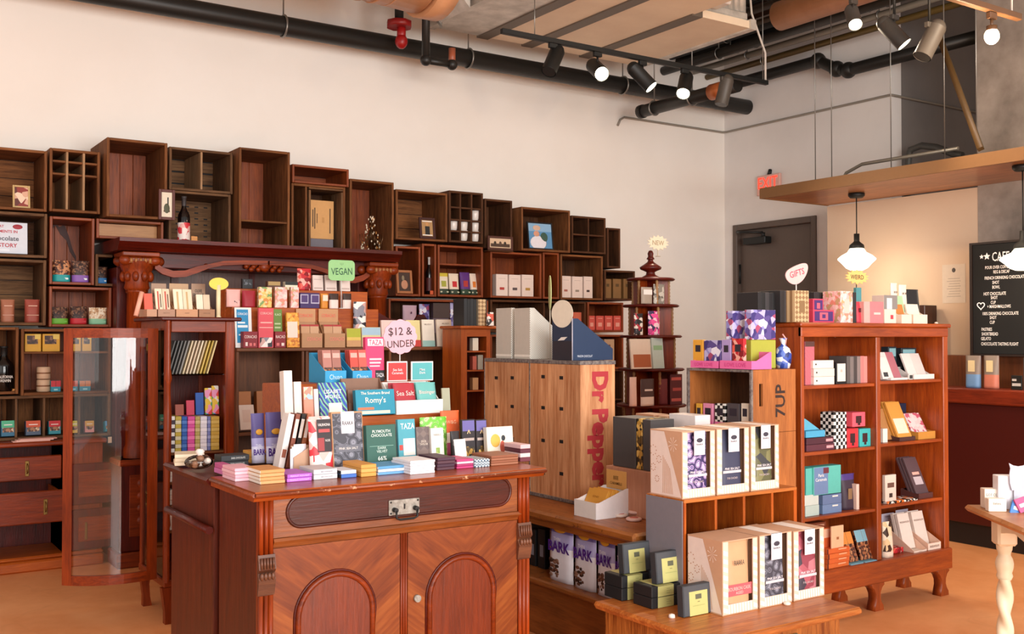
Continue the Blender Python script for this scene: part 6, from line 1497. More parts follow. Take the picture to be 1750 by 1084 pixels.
picture('small photo of a person in black, in a dark frame beside the mug crate', 718, 745, 372, YI - .02, cin(c13), '#3c140e', .022, '#b08858', parts=[('p', .06, .04, .94, .1, '#efe8e0'), ('p', .06, .9, .94, .96, '#efe8e0'), ('p', .3, .1, .72, .62, '#1c1814'), ('e', .5, .75, .16, .12, '#c89058')])
# mugs
mug_m = paper('#efe2d8', .25)
def mug(label, px, py, row, first=[None]):
    x = XY(px, YC + .06); z = c14['z0'] + (c14['z1'] - c14['z0']) * row + .009
    if first[0] is None:
        t = empty('mug', (x, YC + .06, z), label, 'mug', 'white mugs in the pigeonhole crate'); t.scale = (1.12, 1.12, 1.12)
        MB().lathe([(0, 0), (.026, 0), (.033, .02), (.036, .05), (.037, .085), (.034, .085), (.031, .02), (0, .012)], mug_m, n=20).build('cup', t)
        MB().tube([(.034, 0, .068), (.052, 0, .066), (.058, 0, .045), (.050, 0, .026), (.033, 0, .024)], .0045, mug_m, 8).build('handle', t)
        first[0] = t
    else:
        t = copy_tree(first[0]); t.location = (x, YC + .06, z); t['label'] = label
    return t
r0, r1_, r2_ = .004, .22, .44
mug('white mug alone in the upper right hole of the pigeonhole crate', 811, 366, .44)
mug('white mug in the middle hole, second row from the bottom', 791, 388, .22)
mug('white mug in the right hole, second row from the bottom', 811, 388, .22)
mug('white mug in the left hole, half hidden by the crate side', 774, 386, .22)
mug('white mug without visible handle, middle hole of the bottom row', 791, 407, .02).rotation_euler = (0, 0, pi / 2)
mug('white mug in the right hole of the bottom row', 811, 407, .02)
picture('wide brown framed group photo in front of the narrow dark crate', 834, 877, 404, YC - .07, ZP(428, XY(855, YC - .07), YC - .07), '#4c2416', .02, '#d8b898', lean=0, parts=[('p', .05, .1, .95, .45, '#4c3424'), ('e', .25, .5, .06, .2, '#3c2c20'), ('e', .5, .5, .06, .2, '#5c4434'), ('e', .72, .5, .06, .2, '#3c2c20')])
tag(MB().box(XY(834, YC - .07), YC - .075, ZP(430, XY(855, YC - .07), YC - .07), XY(877, YC - .07), YC - .001, ZP(428.6, XY(855, YC - .07), YC - .07), CD[0], .001).build('small_ledge'), 'thin dark ledge under the wide framed group photo', 'ledge')
picture('blue photo of a person in white with cap by the sea, black frame', 904, 947, 380, YI - .06, cin(c16), '#14141a', .012, '#5c94c0', parts=[('p', 0, .68, 1, 1, '#8cb4d4'), ('e', .40, .22, .36, .28, '#e8e4ea'), ('e', .34, .58, .13, .12, '#d89c80'), ('e', .36, .82, .17, .11, '#d8b49c'), ('e', .66, .45, .16, .2, '#3c5a4c')])
# bottle between crates and gilt picture
bottle('dark slim bottle in the narrow upright crate', 733, 440, YC + .08, cin(c20), .026, '#140c0c', '#4c1c1c', '#c8c0b8')
B('small orange tag in the narrow crate beside the slim bottle', 735, 744, 497, YC + .02, cin(c20), .004, '#d0582c', name='price_tag', cat='price tag')
picture('gilt framed picture leaning in the crate right of the mantel', 679, 706, 462, YC - .02, cin(c19), '#a8683c', .02, '#3c2418', lean=.12, parts=[('e', .5, .35, .3, .25, '#c08868'), ('e', .4, .7, .12, .15, '#8c7c60')])
# fruit bags
gf = 'fruit printed bags on dark trays'
for k, (a, b, m, n_) in enumerate(((751, 769, ((0, .22, '#2c3c2c'), (.22, .8, '#efe0c8'), (.8, 1, '#d8c040')), 'green pear'), (770, 787, ((0, .22, '#2c3c2c'), (.22, 1, '#efdcc4')), 'red berry'), (789, 806, ((0, .22, '#24402c'), (.22, 1, '#5c2c7c')), 'purple plum'), (806, 818, ((0, .22, '#2c3c2c'), (.22, 1, '#efd8c4')), 'orange peach'))):
    fc = ('#a8a83c', '#c8242c', '#b0302c', '#e07c2c')[k]
    G(n_ + ' printed fruit bag in the shelved crate', a, b, (467, 468, 466, 468)[k], YI + .02, cin(c21), .04, m, [(.25, .35, .7, .62, fc), (.1, .08, .9, .14, '#c8c8a8')], lean=.1, g=gf)
gwc = 'white cartons in the wall crates'
for k, (a, b, t_) in enumerate(((848, 868, 469), (870, 890, 470), (892, 912, 470))):
    B(('left', 'middle', 'right')[k] + ' white carton in the crate under the sea photo', a, b, t_, YI, cin(c22), .06, '#ecd8cc', [(.3, .28, .7, .40, ('#b83c34', '#5c4c4c', '#b88c3c')[k]), (.2, .8, .8, .82, '#c8b4a8')], name='tea_carton', cat='carton', g=gwc)
for k, (a, b, t_) in enumerate(((959, 976, 472), (978, 996, 473), (998, 1013, 473))):
    B(('left', 'middle', 'right')[k] + ' narrow white carton in the crate near the round tower', a, b, t_, YI, cin(c24), .06, '#ecd8cc', [(.3, .28, .65, .38, ('#b06858', '#9c8c7c', '#3c2c2c')[k]), (.2, .8, .8, .82, '#c8b4a8')], name='tea_carton', cat='carton', g=gwc)
for k, (a, b) in enumerate(((1033, 1045), (1048, 1062), (1066, 1078))):
    B(('left', 'middle', 'right')[k] + ' brown kraft carton in the low crate by the tower', a, b, 477, YI + .05, cin(c25), .06, '#8c6438', [(.3, .6, .7, .75, '#5c4424')], name='tea_carton', cat='carton', g='kraft cartons by the tower')
B('white price tag below the narrow crate of the right wall', 919, 927, 510 - 2, YC - .02, ZP(517, XY(923, YC), YC), .004, '#e0d0c4', name='price_tag', cat='price tag') if False else None
for k, (a, b) in enumerate(((1006, 1017), (1019, 1032), (1034, 1047), (1049, 1062))):
    B(('leftmost', 'second', 'third', 'rightmost')[k] + ' coral red carton with round badge in the right wall crate', a, b, 540, YI - .02, cin(c42), .06, '#d8584c', [(.25, .25, .75, .52, '#efa898'), (.2, .8, .8, .84, '#f0b0a0')], name='tea_carton', cat='carton', g='coral red cartons')
for k, (a, b) in enumerate(((960, 978), (980, 994))):
    B(('left', 'right')[k] + ' coral carton behind the dark blue file box', a, b, 534, YI, cin(c41), .06, '#d86c50', [(.2, .3, .7, .5, '#e89880')], name='tea_carton', cat='carton', g='coral red cartons behind the file boxes')
for k, (a, b) in enumerate(((1012, 1030), (1033, 1050))):
    B(('left', 'right')[k] + ' cream carton with a dark sprig in the low wall crate', a, b, 580, YI, cin(c43), .06, '#ccaa88', [(.4, .5, .6, .8, '#5c2c24'), (.2, .62, .8, .67, '#5c2c24')], name='tea_carton', cat='carton', g='cream cartons in the low wall crate')
# clutter in the long dark crate
G('lilac spotted pouch hanging in the long dark crate', 690, 714, 522, YI - .02, cin(c40), .04, ((0, 1, '#c4a4b4'),), [(.5, .8, .6, .85, '#5c2c4c')])
G('blue patterned pouch in the long dark crate', 718, 736, 520, YI + .03, cin(c40), .04, ((0, 1, P_PURP),))
stack('dark brown gift box lying in the long dark crate, {p}', 740, 768, 518, YI, cin(c40) + .0, 3, .12, ['#3c2c28', '#6c5c64', '#463430'], 'gift boxes in the long dark crate', name='gift_box', cat='box')
G('blue and grey printed pouch right of the brown gift boxes', 771, 787, 518, YI + .02, cin(c40), .04, ((0, 1, P_PURP),), [(.1, .1, .9, .4, '#c0a0a8')])
# black boxes on the small cabinet
def book_row(labelf, a, b, top, Y, z, d, n, cols, g, front=None):
    x0, x1 = XY(a, Y), XY(b, Y); s = (x1 - x0) / n
    for k in range(n):
        c = cols[k % len(cols)]; h = ZP(top, (x0 + x1) / 2, Y) - z
        q = MB().box(0, 0, 0, s - .001, d, h * (1 - .01 * (k % 2)), M_(c), .001); tag(q.build('gift_box', loc=(x0 + k * s, Y, z + .0006)), labelf.replace('{p}', ('first', 'second', 'third', 'fourth', 'fifth', 'sixth', 'seventh')[k] + ' from left'), 'box', g)
book_row('slim black gift box on the small wooden cabinet, {p}', 793, 815, 511, YK - .0, kzt, .14, 4, ['#25272a', '#1c1e20'], 'black gift boxes on the small cabinet')
B('black gift box with a gold lattice front on the small wooden cabinet', 816, 832, 512, YK, kzt, .10, P_CROWN, [(0, 0, .08, 1, '#2a2c2e'), (.92, 0, 1, 1, '#2a2c2e')], name='gift_box', cat='box')
G('white and black printed pouch beside the lattice gift box', 834, 846, 534, 5.70, kzt, .03, ((0, 1, pattern(['#ece4dc', '#f4ece4', '#2c2624', '#d8604c'], 40)),))
for k, (py, a, b) in enumerate(((600, 808, 818), (633, 808, 815), (633, 817, 826), (668, 808, 818))):
    B(('small white lettered block', 'coral bar', 'grey white bar', 'kraft bar')[k] + ' inside the narrow wooden cabinet', a, b, py - (22, 24, 26, 22)[k], YK + .03, ZP(py, k0, YK), .04, ('#e8dcc8', '#c0604c', '#a8a090', '#c89868')[k])
# ---- bags on the left
YL = YI
gb = 'banded snack bags on the left shelves'
SH4 = cin(c4)
for k, (a, b, t_, c, w_, n_) in enumerate(((90, 121, 445, '#1ca0a0', P_NUT, 'teal banded bag of nut clusters'), (123, 153, 446, '#8c5cb0', P_CHOC, 'purple banded bag of chocolate pieces'))):
    G(n_ + ' on the upper left shelf', a, b, t_, YL, SH4, .05, ((0, .36, c), (.36, 1, w_)), [(.5, .12, .85, .2, '#e8f0f0')], g=gb)
G('blue banded bag of dark chocolate in the narrow crate by the mantel', 165, 184, 456, YL, cin(c4b), .05, ((0, .36, '#2878b8'), (.36, 1, P_CHOC)), [(.5, .12, .85, .2, '#e0ecf4')], g=gb)
for k, (a, b, t_, c, w_, n_) in enumerate(((86, 118, 525, '#6cb430', P_CHOC, 'lime green banded bag of chocolate'), (121, 150, 524, '#c81c2c', P_CHOC, 'red banded bag of chocolate'), (153, 184, 526, '#8cc8a0', P_WCH, 'mint banded bag of white chocolate'))):
    G(n_ + ' on the lower left shelf', a, b, t_, YL, cin(c31), .05, ((0, .32, c), (.32, 1, w_)), [(.4, .1, .9, .2, c)], g=gb)
for k, (a, b, c, n_) in enumerate(((2, 26, '#a8684c', 'tan'), (43, 69, '#9c4434', 'rust red'))):
    G(n_ + ' coffee pouch standing in the burlap backed crate', a, b, 512, YL, cin(c30), .06, ((0, 1, c),), [(.2, .7, .8, .74, '#d8a890'), (.1, .3, .9, .34, '#c08870')], name='coffee_pouch', g='coffee pouches in the burlap crate')
z33 = cin(c33, .64)
for k, (a, b) in enumerate(((43, 71), (73, 103), (121, 139), (141, 157))):
    B(('leftmost', 'second', 'third', 'rightmost')[k] + ' yellow snack box with a dark window on the left shelf', a, b, 571, YL, z33, .06, '#dca42c', [(.12, .42, .8, .9, P_CHOC), (.6, .7, .95, .98, '#e8c860')], name='snack_box', cat='box', g='yellow snack boxes')
bottle('large black wine bottle with white lettering at the left edge', 7, 592, YL + .02, cin(c32), .058, '#0c0a0a', None, '#0c0a0a', txt='CALIFORNIA\nDREAMIN')
B('small orange tag beside the large black bottle', 18, 32, 665, YL - .01, cin(c32), .004, '#d88c3c', name='price_tag', cat='price tag')
for k in range(2):
    x = XY(76, YL + .03); zz = cin(c33) + k * .085
    tag(MB().lathe([(0, .0), (.04, 0), (.043, .006), (.043, .074), (.04, .08), (0, .08)], M_('#d8b494'), n=20).lathe([(.0432, .034), (.0436, .035), (.0436, .043), (.0432, .044)], M_('#8c5c3c'), n=20).build('paper_tin', loc=(x, YL + .05, zz + .001)), ('lower', 'upper')[k] + ' of two cream round tins stacked on the left shelf', 'tin', 'cream round tins')
def snack_tray(label, a, b, top, Y, z, c_top, c_low, g):
    t_ = tray(label, a, b, top + (Y and 0) + 8, 0 + top + 18, Y, z, .09, c_low, g=g)
for k, (a, b, c, n_) in enumerate(((88, 105, '#c8303c', 'red'), (121, 134, '#c8503c', 'orange red'), (137, 156, '#c8702c', 'orange'))):
    B('small teal tray full of ' + n_ + ' bars on the left shelf', a, b, 651, YL, cin(c33), .07, '#2c90a8', [(0, .45, 1, 1, c), (.48, .45, .52, 1, '#5c2418'), (.3, .12, .7, .26, '#a8dce4')], name='snack_box', cat='box', g='small teal trays on the left shelf')
glow = 'hanging snack packs in the low divided crate'
z34 = cin(c34)
for k, (a, b, c, c2_, n_) in enumerate(((4, 28, '#4cb488', '#2c6c8c', 'green'), (46, 72, '#d05028', '#4c5c74', 'orange'), (85, 106, '#c8242c', '#2c90a0', 'red'), (121, 137, '#c8b83c', '#d8a838', 'yellow'), (147, 163, '#d8a03c', '#e0908c', 'amber'), (181, 199, '#5c9cc8', '#1c8c9c', 'light blue'))):
    B(n_ + ' topped snack pack in the low divided crate', a, b, 722, YL - .02, z34, .06, c2_, [(.02, .55, .98, 1, c), (.1, .25, .9, .55, P_SNACK), (.2, .7, .8, .76, '#f0e8e0')], lean=.15, name='snack_box', cat='box', g=glow)
tag(MB().box(0, 0, 0, .30, .2, .012, M_('#d8a878'), .002).build('kraft_paper', loc=(XY(-20, YB), YB - .0, zt_ + .0006)), 'pale kraft sheet pile lying on the wall cabinet', 'paper') if False else None
for k in range(3):
    tag(MB().box(0, 0, 0, .22, .075, .006, M_(['#e8b4a8', '#f0c4b8', '#e0a89c'][k]), .001).build('pink_folder', loc=(XY(24 + 6 * k, YB - .02), YB - .022 , zt_ + .0006 + k * .0065)), 'pale pink folder on the wall cabinet edge, ' + ('lowest', 'middle', 'top')[k] + ' of three', 'folder', 'pink folders')
for k, px in enumerate((186, 206)):
    B(('left', 'right')[k] + ' tiny cream tag on the wall cabinet edge behind the glass door', px, px + 7, 757, YB + .02, zt_, .004, '#ecd0b0', name='price_tag', cat='price tag')
# ================================================================ on the soda crates: file holders
def fileholder(label, X, y0, y1, z, back, front, d, cf, cs, g, extra=None):
    "tall closed face toward -X, sides sloping down away from it"
    e = empty('file_holder', (X, y1, z + .0006), label, 'file holder', g, -pi / 2); w = y1 - y0; t_ = .003
    prof = [(0, 0), (0, back), (d * .12, back), (d, front), (d, 0)]
    for x in (0, w - t_): MB().prism(prof, x, x + t_, 'yz', M_(cs)).build('side_panel', e)
    q = MB().box(t_, 0, 0, w - t_, t_, back, M_(cf)); q.build('front_panel', e)
    MB().box(t_, t_, 0, w - t_, d - t_, t_, M_(cs)).box(t_, d - t_, 0, w - t_, d, front, M_(cs)).build('bottom_panel', e)
    return e, w, back
zfh = szt + .0005
for k, (a, b) in enumerate(((848, 874), (879, 906))):
    X = sxl + .03; y1, y0 = YX(a, X), YX(b, X); hb = ZP(527, X, (y0 + y1) / 2) - zfh
    e, w, hb = fileholder(('left', 'right')[k] + ' pale grey file holder with tweed pattern side, on the soda crates', X, y0 + .002, y1, zfh, hb, hb * .42, .24 if k else .20, '#c8c0b4', P_TWEED, 'tweed file holders')
    MB().box(0, -.001, .012, w, 0, .024, M_('#efe8dc')).build('white_band', e)
X = sxl + .03; y1, y0 = YX(944, X), YX(979, X); hb = ZP(545, X, (y0 + y1) / 2) - zfh
e, w, hb = fileholder('dark blue tall file box with white dome top and small white mark', X, y0, y1, zfh, hb, .06, .27, '#2c2832', '#1e3454', None)
q = MB().box(0, -.001, hb * .46, w, -.0001, hb, M_('#26344e')); q.prism([(w * .28, hb * .47), (w * .58, hb * .48), (w * .75, hb * .56), (w * .45, hb * .55)], -.002, -.001, 'xz', M_('#f0e8e0')); q.build('blue_band', e)
r = w * .52
MB().prism([(w / 2 + r * cos(a_), hb + .028 + (r * .75 if sin(a_) > 0 else r * .8) * sin(a_)) for a_ in [i * pi / 16 for i in range(32)]], -.003, -.0012, 'xz', M_('#efe4d0')).build('white_dome', e)
q = MB(); q.M = Matrix.Translation((0, 0, 0)) @ Matrix.Rotation(pi / 2, 4, 'Z'); q.text('MAISON CHOCOLAT', .08, .02, .012, M_('#d0d8e4'), .11, y=-(w) - .001); q.M = Matrix()
MB().cyl((w - .001, -.003, 0), (w - .001, -.003, hb), .003, M_('#b8b4c0'), n=6).build('edge_binding', e)
q = MB(); q.M = Matrix.Translation((0, 0, 0)); qq = MB(); qq.M = Matrix.Translation((w + .0008, .03, .022)) @ Matrix.Rotation(pi / 2, 4, 'Z'); qq.text('MAISON CHOCOLAT', .05, 0, .012, M_('#d8dce8'), .1, y=0); qq.build('side_lettering', e)
# leaf-like sign between holders
t = empty('shelf_sign', (sxl + .08, YX(940, sxl + .08), zfh), 'narrow pale green sign seen edge-on behind the dark blue file box', 'sign')
zt1, zb1 = ZP(470, sxl, 4.6) - zfh, ZP(530, sxl, 4.6) - zfh
q = MB(); q.M = Matrix.Rotation(radians(62), 4, 'Z'); q.prism([(.05 * cos(a_), (zt1 + zb1) / 2 + (zt1 - zb1) / 2 * sin(a_)) for a_ in [i * pi / 12 for i in range(24)]], -.002, .002, 'xz', M_('#c0c888')); q.build('sign_board', t)
MB().cyl((0, 0, 0), (0, 0, zb1 + .02), .003, M_('#d8d0c0')).build('pole', t)
# ================================================================ on the bench
YBn = None
p = RP(988, 872, Z=BZ)
# white display box with golden bars, facing the camera side
DX = BX + .06; ya_ = YX(980, DX); yb_ = YX(1012, DX)
t_ = tray('white display box of golden packets on the bench front edge', 981, 1018, 838, 857, None, BZ, .20, '#efe8e2', fx=DX, head=(.9, .09, '#e0a860', [('BEE', .5, .6, .2, '#7c5c2c', .4), ('CARAMELS', .5, .3, .15, '#7c5c2c', .7)]), side='#ece4e4', cut=.1)
inside(t_, 1, .13, ['#dc9c3c', '#e0a84c', '#d08c30'], 'golden caramel packet in the white display box', 'golden packets in the white box', name='candy_packet', cat='packet', lean=.45, rows=3, tk=.02, y0=.15, tx=[('HONEY', .5, .7, .08, '#a86c1c', .6)])
# round cookies
gck = 'round white and pink cookies on the bench'
for k, (px, py, lv) in enumerate(((1058, 886, 0), (1082, 893, 0), (1096, 884, 0), (1064, 882, 1), (1086, 886, 1), (1075, 878, 2))):
    p = RP(px, py, Z=BZ + .0)
    tag(MB().lathe([(0, 0), (.034, 0), (.038, .004), (.038, .010), (.034, .014), (0, .014)], M_(['#ecd8cc', '#e8c0b4', '#f0e0d4'][k % 3]), n=20).lathe([(0, .0142), (.022, .0142), (.020, .0155), (0, .0155)], M_('#c86c60'), n=16).build('cookie', loc=(p.x + .03, p.y + .03, BZ + .001 + lv * .0148)), ('left bottom', 'front bottom', 'right bottom', 'left upper', 'right upper', 'topmost')[k] + ' wrapped round cookie on the bench end', 'cookie', gck)
# grey gift books
gg = 'dark grey gift boxes standing on the bench'
XG = BX + .28
for k, (a, b, c) in enumerate(((1047, 1086, '#4c4848'), (1087, 1097, P_GOLDB), (1098, 1112, '#484444'))):
    B(('wide dark grey', 'gold and black patterned', 'narrow dark grey')[k] + ' gift box standing on the bench behind the kraft boxes', a, b, 714 + 2 * k, None, .86, .15, c, fx=XG, name='gift_box', cat='box', g=gg)
tag(MB().box(XG - .02, YX(1112, XG) - .03, BZ + .001, XG + .20, YX(1047, XG) + .03, .859, wood('#b87a5c', '#d8a080', 'Z', tag='pink_ply', rough=.6), .003).build('wooden_box'), 'plain pale wooden box on the bench carrying the grey gift boxes', 'box')
gw = 'white and kraft boxes behind the kraft gift boxes'
XG2 = 3.5
# boxes seen above the gap
for k, (a, b, t1, c, n_) in enumerate(((1084, 1118, 709, '#b08468', 'brown'), (1124, 1142, 711, '#c49a7c', 'tan'))):
    B(n_ + ' flat carton in front of the round tower', a, b, t1, 3.70, BZ + .0, .06, c, name='carton', cat='carton', g=gw) if False else None
tag(MB().box(3.49, YX(1190, 3.49), BZ + .001, 3.64, YX(1084, 3.49), 1.02, CD[1], .003).build('wooden_box'), 'tall dark wooden box at the back of the bench, behind the grey gift boxes', 'box')
for k, (a, b, t1, c, n_) in enumerate(((1086, 1117, 708, '#b88868', 'brown flat carton'), (1124, 1141, 711, '#caa080', 'tan flat carton'), (1143, 1188, 709, '#ece4e2', 'white flat carton'))):
    B(n_ + ' on the tall dark box, behind the kraft gift cases', a, b, t1, None, 1.021, .10, c, fx=3.50, name='carton', cat='carton', g=gw)
# ---------------- bark bags on the bench shelf, facing left
gbk = 'purple and white bark bags on the bench shelf'
for k, (a, b, t1) in enumerate(((935, 975, 896), (978, 1014, 908), (1017, 1046, 918), (1050, 1070, 927))):
    bark('white and purple BARK bag on the low shelf, ' + ('leftmost of the row', 'second from the left', 'third from the left', 'partly behind the black boxes')[k], a, b, t1, None, LZ, gbk, fx=BX + .024, lean=.0, hi=True)
for k, (a, b) in enumerate(((903, 915), (919, 931))):
    B(('left', 'right')[k] + ' black box with white label deep in the shadow under the bench', a, b, 905, None, LZ, .06, '#141214', [(.3, .3, .8, .6, '#8c8a94')], fx=BX + .12, name='gift_box', cat='box', g='black boxes under the bench')
# ---------------- black and green square boxes on the chest
gbg = 'black boxes with pale green labels on the chest'
LIME = '#bdb672'
def lid(label, a, b, top, Y, z, lean=.10):
    B(label, a, b, top, Y, z, .035, '#34363a', [(.03, .03, .97, .97, '#46484c'), (.2, .0, .8, .78, LIME), (.40, .52, .60, .68, '#5c5c48'), (.3, .3, .7, .32, '#a0a060')], [('raaka', .5, .44, .035, '#6c6c48', .3)], lean=lean, name='gift_box', cat='box', g=gbg)
def flat2(label, a, b, ybase, ytop, n, Y, z):
    x0, x1 = XY(a, Y), XY(b, Y); h = (ZP(ytop, (x0 + x1) / 2, Y) - z) / n
    for k in range(n):
        q = MB().box(0, 0, 0, x1 - x0, .12, h - .001, M_('#1c1c1e'), .003); w_ = x1 - x0
        q.patch(w_ * .2, .001, w_ * .75, h - .002, M_(LIME)).add([(w_ * .2, 0, h - .0008), (w_ * .75, 0, h - .0008), (w_ * .75, .12, h - .0008), (w_ * .2, .12, h - .0008)], [(0, 1, 2, 3)], M_(LIME))
        for j in range(3): q.patch(w_ * .5, h * (.25 + .2 * j), w_ * (.62 + .04 * (j % 2)), h * (.25 + .2 * j) + .002, M_('#8c8c54'), y=-.001)
        tag(q.build('gift_box', loc=(x0, Y, z + .0006 + k * h)), label.replace('{p}', ('lower', 'upper')[k]), 'box', gbg)
    return z + n * h
p1 = RP(1060, 1029, Z=TZ); Y1_ = p1.y
zz = flat2('black box lying with pale green band, {p} one under the left standing box', 1062, 1108, 0, 982, 2, Y1_, TZ)
lid('black square box with green label, standing on the left pair', 1066, 1112, 930, Y1_ + .012, zz + .001)
p2 = RP(1112, 1043, Z=TZ); Y2_ = p2.y
zz = flat2('black box lying with pale green band, {p} one under the middle standing box', 1113, 1162, 0, 1000, 2, Y2_, TZ)
lid('black square box with green label, standing on the middle pair', 1122, 1171, 944, Y2_ + .012, zz + .001)
p3 = RP(1166, 1058, Z=TZ); Y3_ = max(p3.y, ty0_ + .02)
lid('black square box with green label standing alone at the chest front', 1167, 1219, 1000, Y3_, TZ, .06)
tag(MB().lathe([(0, 0), (.014, 0), (.012, .012), (0, .016)], M_('#ecd8cc'), n=12).build('candy', loc=(*RP(1148, 1056, Z=TZ)[:2], TZ + .0006)), 'single white candy lying on the chest top', 'candy')
# ---------------- kraft gift cases with windows
KB = pattern(['#c49a7c', '#c8a084', '#bf9476'], 30); LIN = '#e2cfc6'
def caseb(label, a, b, top, Y, z, d, inner, g, hang=True, deco=True):
    w, h, loc, rz = geo(a, b, top, Y, z, None, 0); w -= .003
    e = empty('gift_case', (loc[0], loc[1], z + .0006), label, 'gift box', g); km = M_('#c6997a'); t_ = .004
    MB().box(0, 0, 0, t_, d, h, km).box(w - t_, 0, 0, w, d, h, km).box(t_, d - t_, 0, w - t_, d, h, km).box(t_, 0, h - t_, w - t_, d, h, km).box(t_, 0, 0, w - t_, d, t_, km).build('carton_shell', e)
    # front frame with round-cornered window
    q = MB(); f0, f1, g0, g1 = w * .16, w * .86, h * .14, h * .97
    q.box(t_, 0, t_, f0, t_, h - t_, M_('#d8bfae')).box(f1, 0, t_, w - t_, t_, h - t_, M_('#d8bfae')).box(f0, 0, t_, f1, t_, g0, M_('#d8bfae'))
    st = M_(LIN)
    for i in range(9): q.add([(f0 + (f1 - f0) * i / 9 + .001, -.0006, t_), (f0 + (f1 - f0) * (i + .6) / 9, -.0006, t_), (f0 + (f1 - f0) * (i + .6) / 9 - .002, -.0006, g0 - .002), (f0 + (f1 - f0) * i / 9 - .001, -.0006, g0 - .002)], [(0, 1, 2, 3)], M_('#f0e2d8'))
    for i in range(8): q.add([(t_, -.0006, h * (.05 + .11 * i)), (f0 - .002, -.0006, h * (.02 + .11 * i)), (f0 - .002, -.0006, h * (.08 + .11 * i)), (t_, -.0006, h * (.11 + .11 * i))], [(0, 1, 2, 3)], M_('#f0e2d8'))
    for i in range(8): q.add([(w - t_, -.0006, h * (.02 + .11 * i)), (f1 + .002, -.0006, h * (.05 + .11 * i)), (f1 + .002, -.0006, h * (.11 + .11 * i)), (w - t_, -.0006, h * (.08 + .11 * i))], [(0, 1, 2, 3)], M_('#f0e2d8'))
    q.build('window_frame', e)
    # printed left side
    q = MB(); q.M = Matrix.Rotation(-pi / 2, 4, 'Z')         # local x -> -Y
    y = -.0008
    q.M = Matrix(((0, -0, 0, 0), (-1, 0, 0, 0), (0, 0, 1, 0), (0, 0, 0, 1)))
    def side(p3): return [( -.0008 - .0002 * lv, d - u * d, v * h) for (u, v, lv) in p3]
    q.M = Matrix()
    q.add(side([(.02, .02, 0), (.98, .02, 0), (.45, .98, 0), (.02, .98, 0)]), [(0, 1, 2, 3)], st)
    for i in range(7): q.add(side([(.40 + .05 * i, .05, 1), (.42 + .05 * i, .05, 1), (.42 + .035 * i, .62 - .03 * i, 1), (.405 + .035 * i, .62 - .03 * i, 1)]), [(0, 1, 2, 3)], M_('#c6997a'))
    for (cu, cv, r) in ((.10, .68, .10), (.28, .55, .07), (.10, .42, .07), (.22, .25, .06)):
        for i in range(8):
            a_ = i * pi / 4; u_, v_ = cu + r * cos(a_), cv + r * .75 * sin(a_)
            q.add(side([(u_ - .012, v_ - .008, 1), (u_ + .012, v_ - .008, 1), (u_ + .012, v_ + .008, 1), (u_ - .012, v_ + .008, 1)]), [(0, 1, 2, 3)], M_('#b07858'))
    for i in range(9):
        a_ = i * pi / 4.5; q.add(side([(.72, .80, 1), (.72 + .14 * cos(a_ - .06), .80 + .11 * sin(a_ - .06), 1), (.72 + .14 * cos(a_ + .06), .80 + .11 * sin(a_ + .06), 1)]), [(0, 1, 2)], M_('#ecd8cc'))
    q.build('side_print', e)
    # the pack inside
    q = MB(); pouch(q, f1 - f0 + .006, g1 - .006, .05, ((0, 1, inner),))
    if not hang: art_on(q, f1 - f0, g1, [(0, .22, 1, .38, '#e05a60')], [('BOURBON CASK', .5, .32, .05, '#f4b8b0', .9), ('AGED', .5, .26, .04, '#f4b8b0', .6), ('RAAKA', .5, .68, .09, '#3a3834', .4)], y=-.001)
    else: art_on(q, f1 - f0, g1, [(.1, .30, .9, .34, '#c8c0c4')], [('PINK SEA SALT', .5, .37, .035, '#e8e0e4', .8), ('71% CACAO', .5, .22, .03, '#c8b8b8', .5)], y=-.001)
    o = q.build('chocolate_pouch'); o.location = (loc[0] + f0 - .003, loc[1] + .006, z + t_ + .003)
    tag(o, 'pouch seen through the window of the ' + label.split(' gift case')[0] + ' case', 'bag', 'pouches inside the kraft cases')
    if hang:
        lx0, lx1, lz = f0 + (f1 - f0) * .27, f0 + (f1 - f0) * .73, h * .64
        q = MB().box(lx0, -.004, lz, lx1, -.0015, h + .0015, M_('#f2e6ea')).box(lx0, -.004, h + .0005, lx1, d * .9, h + .0015, M_('#f2e6dc'))
        q.text('RAAKA', (lx0 + lx1) / 2, h * .80, h * .03, M_('#2c2a34'), (lx1 - lx0) * .8, y=-.0046, bold=.03)
        q.ell(((lx0 + lx1) / 2, -.004, h * .86), ((lx1 - lx0) * .30, .001, h * .035), M_('#3a3844'), 12, 6).patch(lx0 + .008, h * .70, lx1 - .008, h * .703, M_('#a8a0a8'), y=-.0045); q.build('hanging_label', e)
    return e
gtk = 'kraft gift cases on the pigeonhole crate'
yT = PHY + .012
caseb('upper left kraft gift case with a violet lace pouch', 1165, 1222, 737, yT, pzt, .20, P_LACE, gtk)
caseb('upper middle kraft gift case with a navy pouch', 1224, 1280, 732, yT, pzt, .20, '#3a3c54', gtk)
caseb('upper right kraft gift case with an olive grey pouch', 1282, 1331, 727, yT, pzt, .20, pattern(['#5c5a3c', '#7c7850', '#3c3c40'], 20), gtk)
glk = 'kraft gift cases on the low chest'
yBt = PHY - .215
caseb('lower left plain kraft gift case with coral band, no label', 1233, 1294, 922, yBt, TZ, .20, '#c89a72', glk, hang=False)
caseb('lower middle kraft gift case with a charcoal swirl pouch', 1296, 1352, 912, yBt, TZ, .20, P_ORN, glk)
caseb('lower right kraft gift case with a dusty rose pouch', 1354, 1407, 905, yBt, TZ, .20, P_ROSE, glk)
p = RP(1345, 1034, Z=TZ)
tag(MB().lathe([(0, 0), (.014, 0), (.016, .008), (0, .014)], M_('#f0dcc8'), n=12).build('candy', loc=(p.x, p.y, TZ + .0006)), 'small white wrapped candy in front of the lower middle case', 'candy')
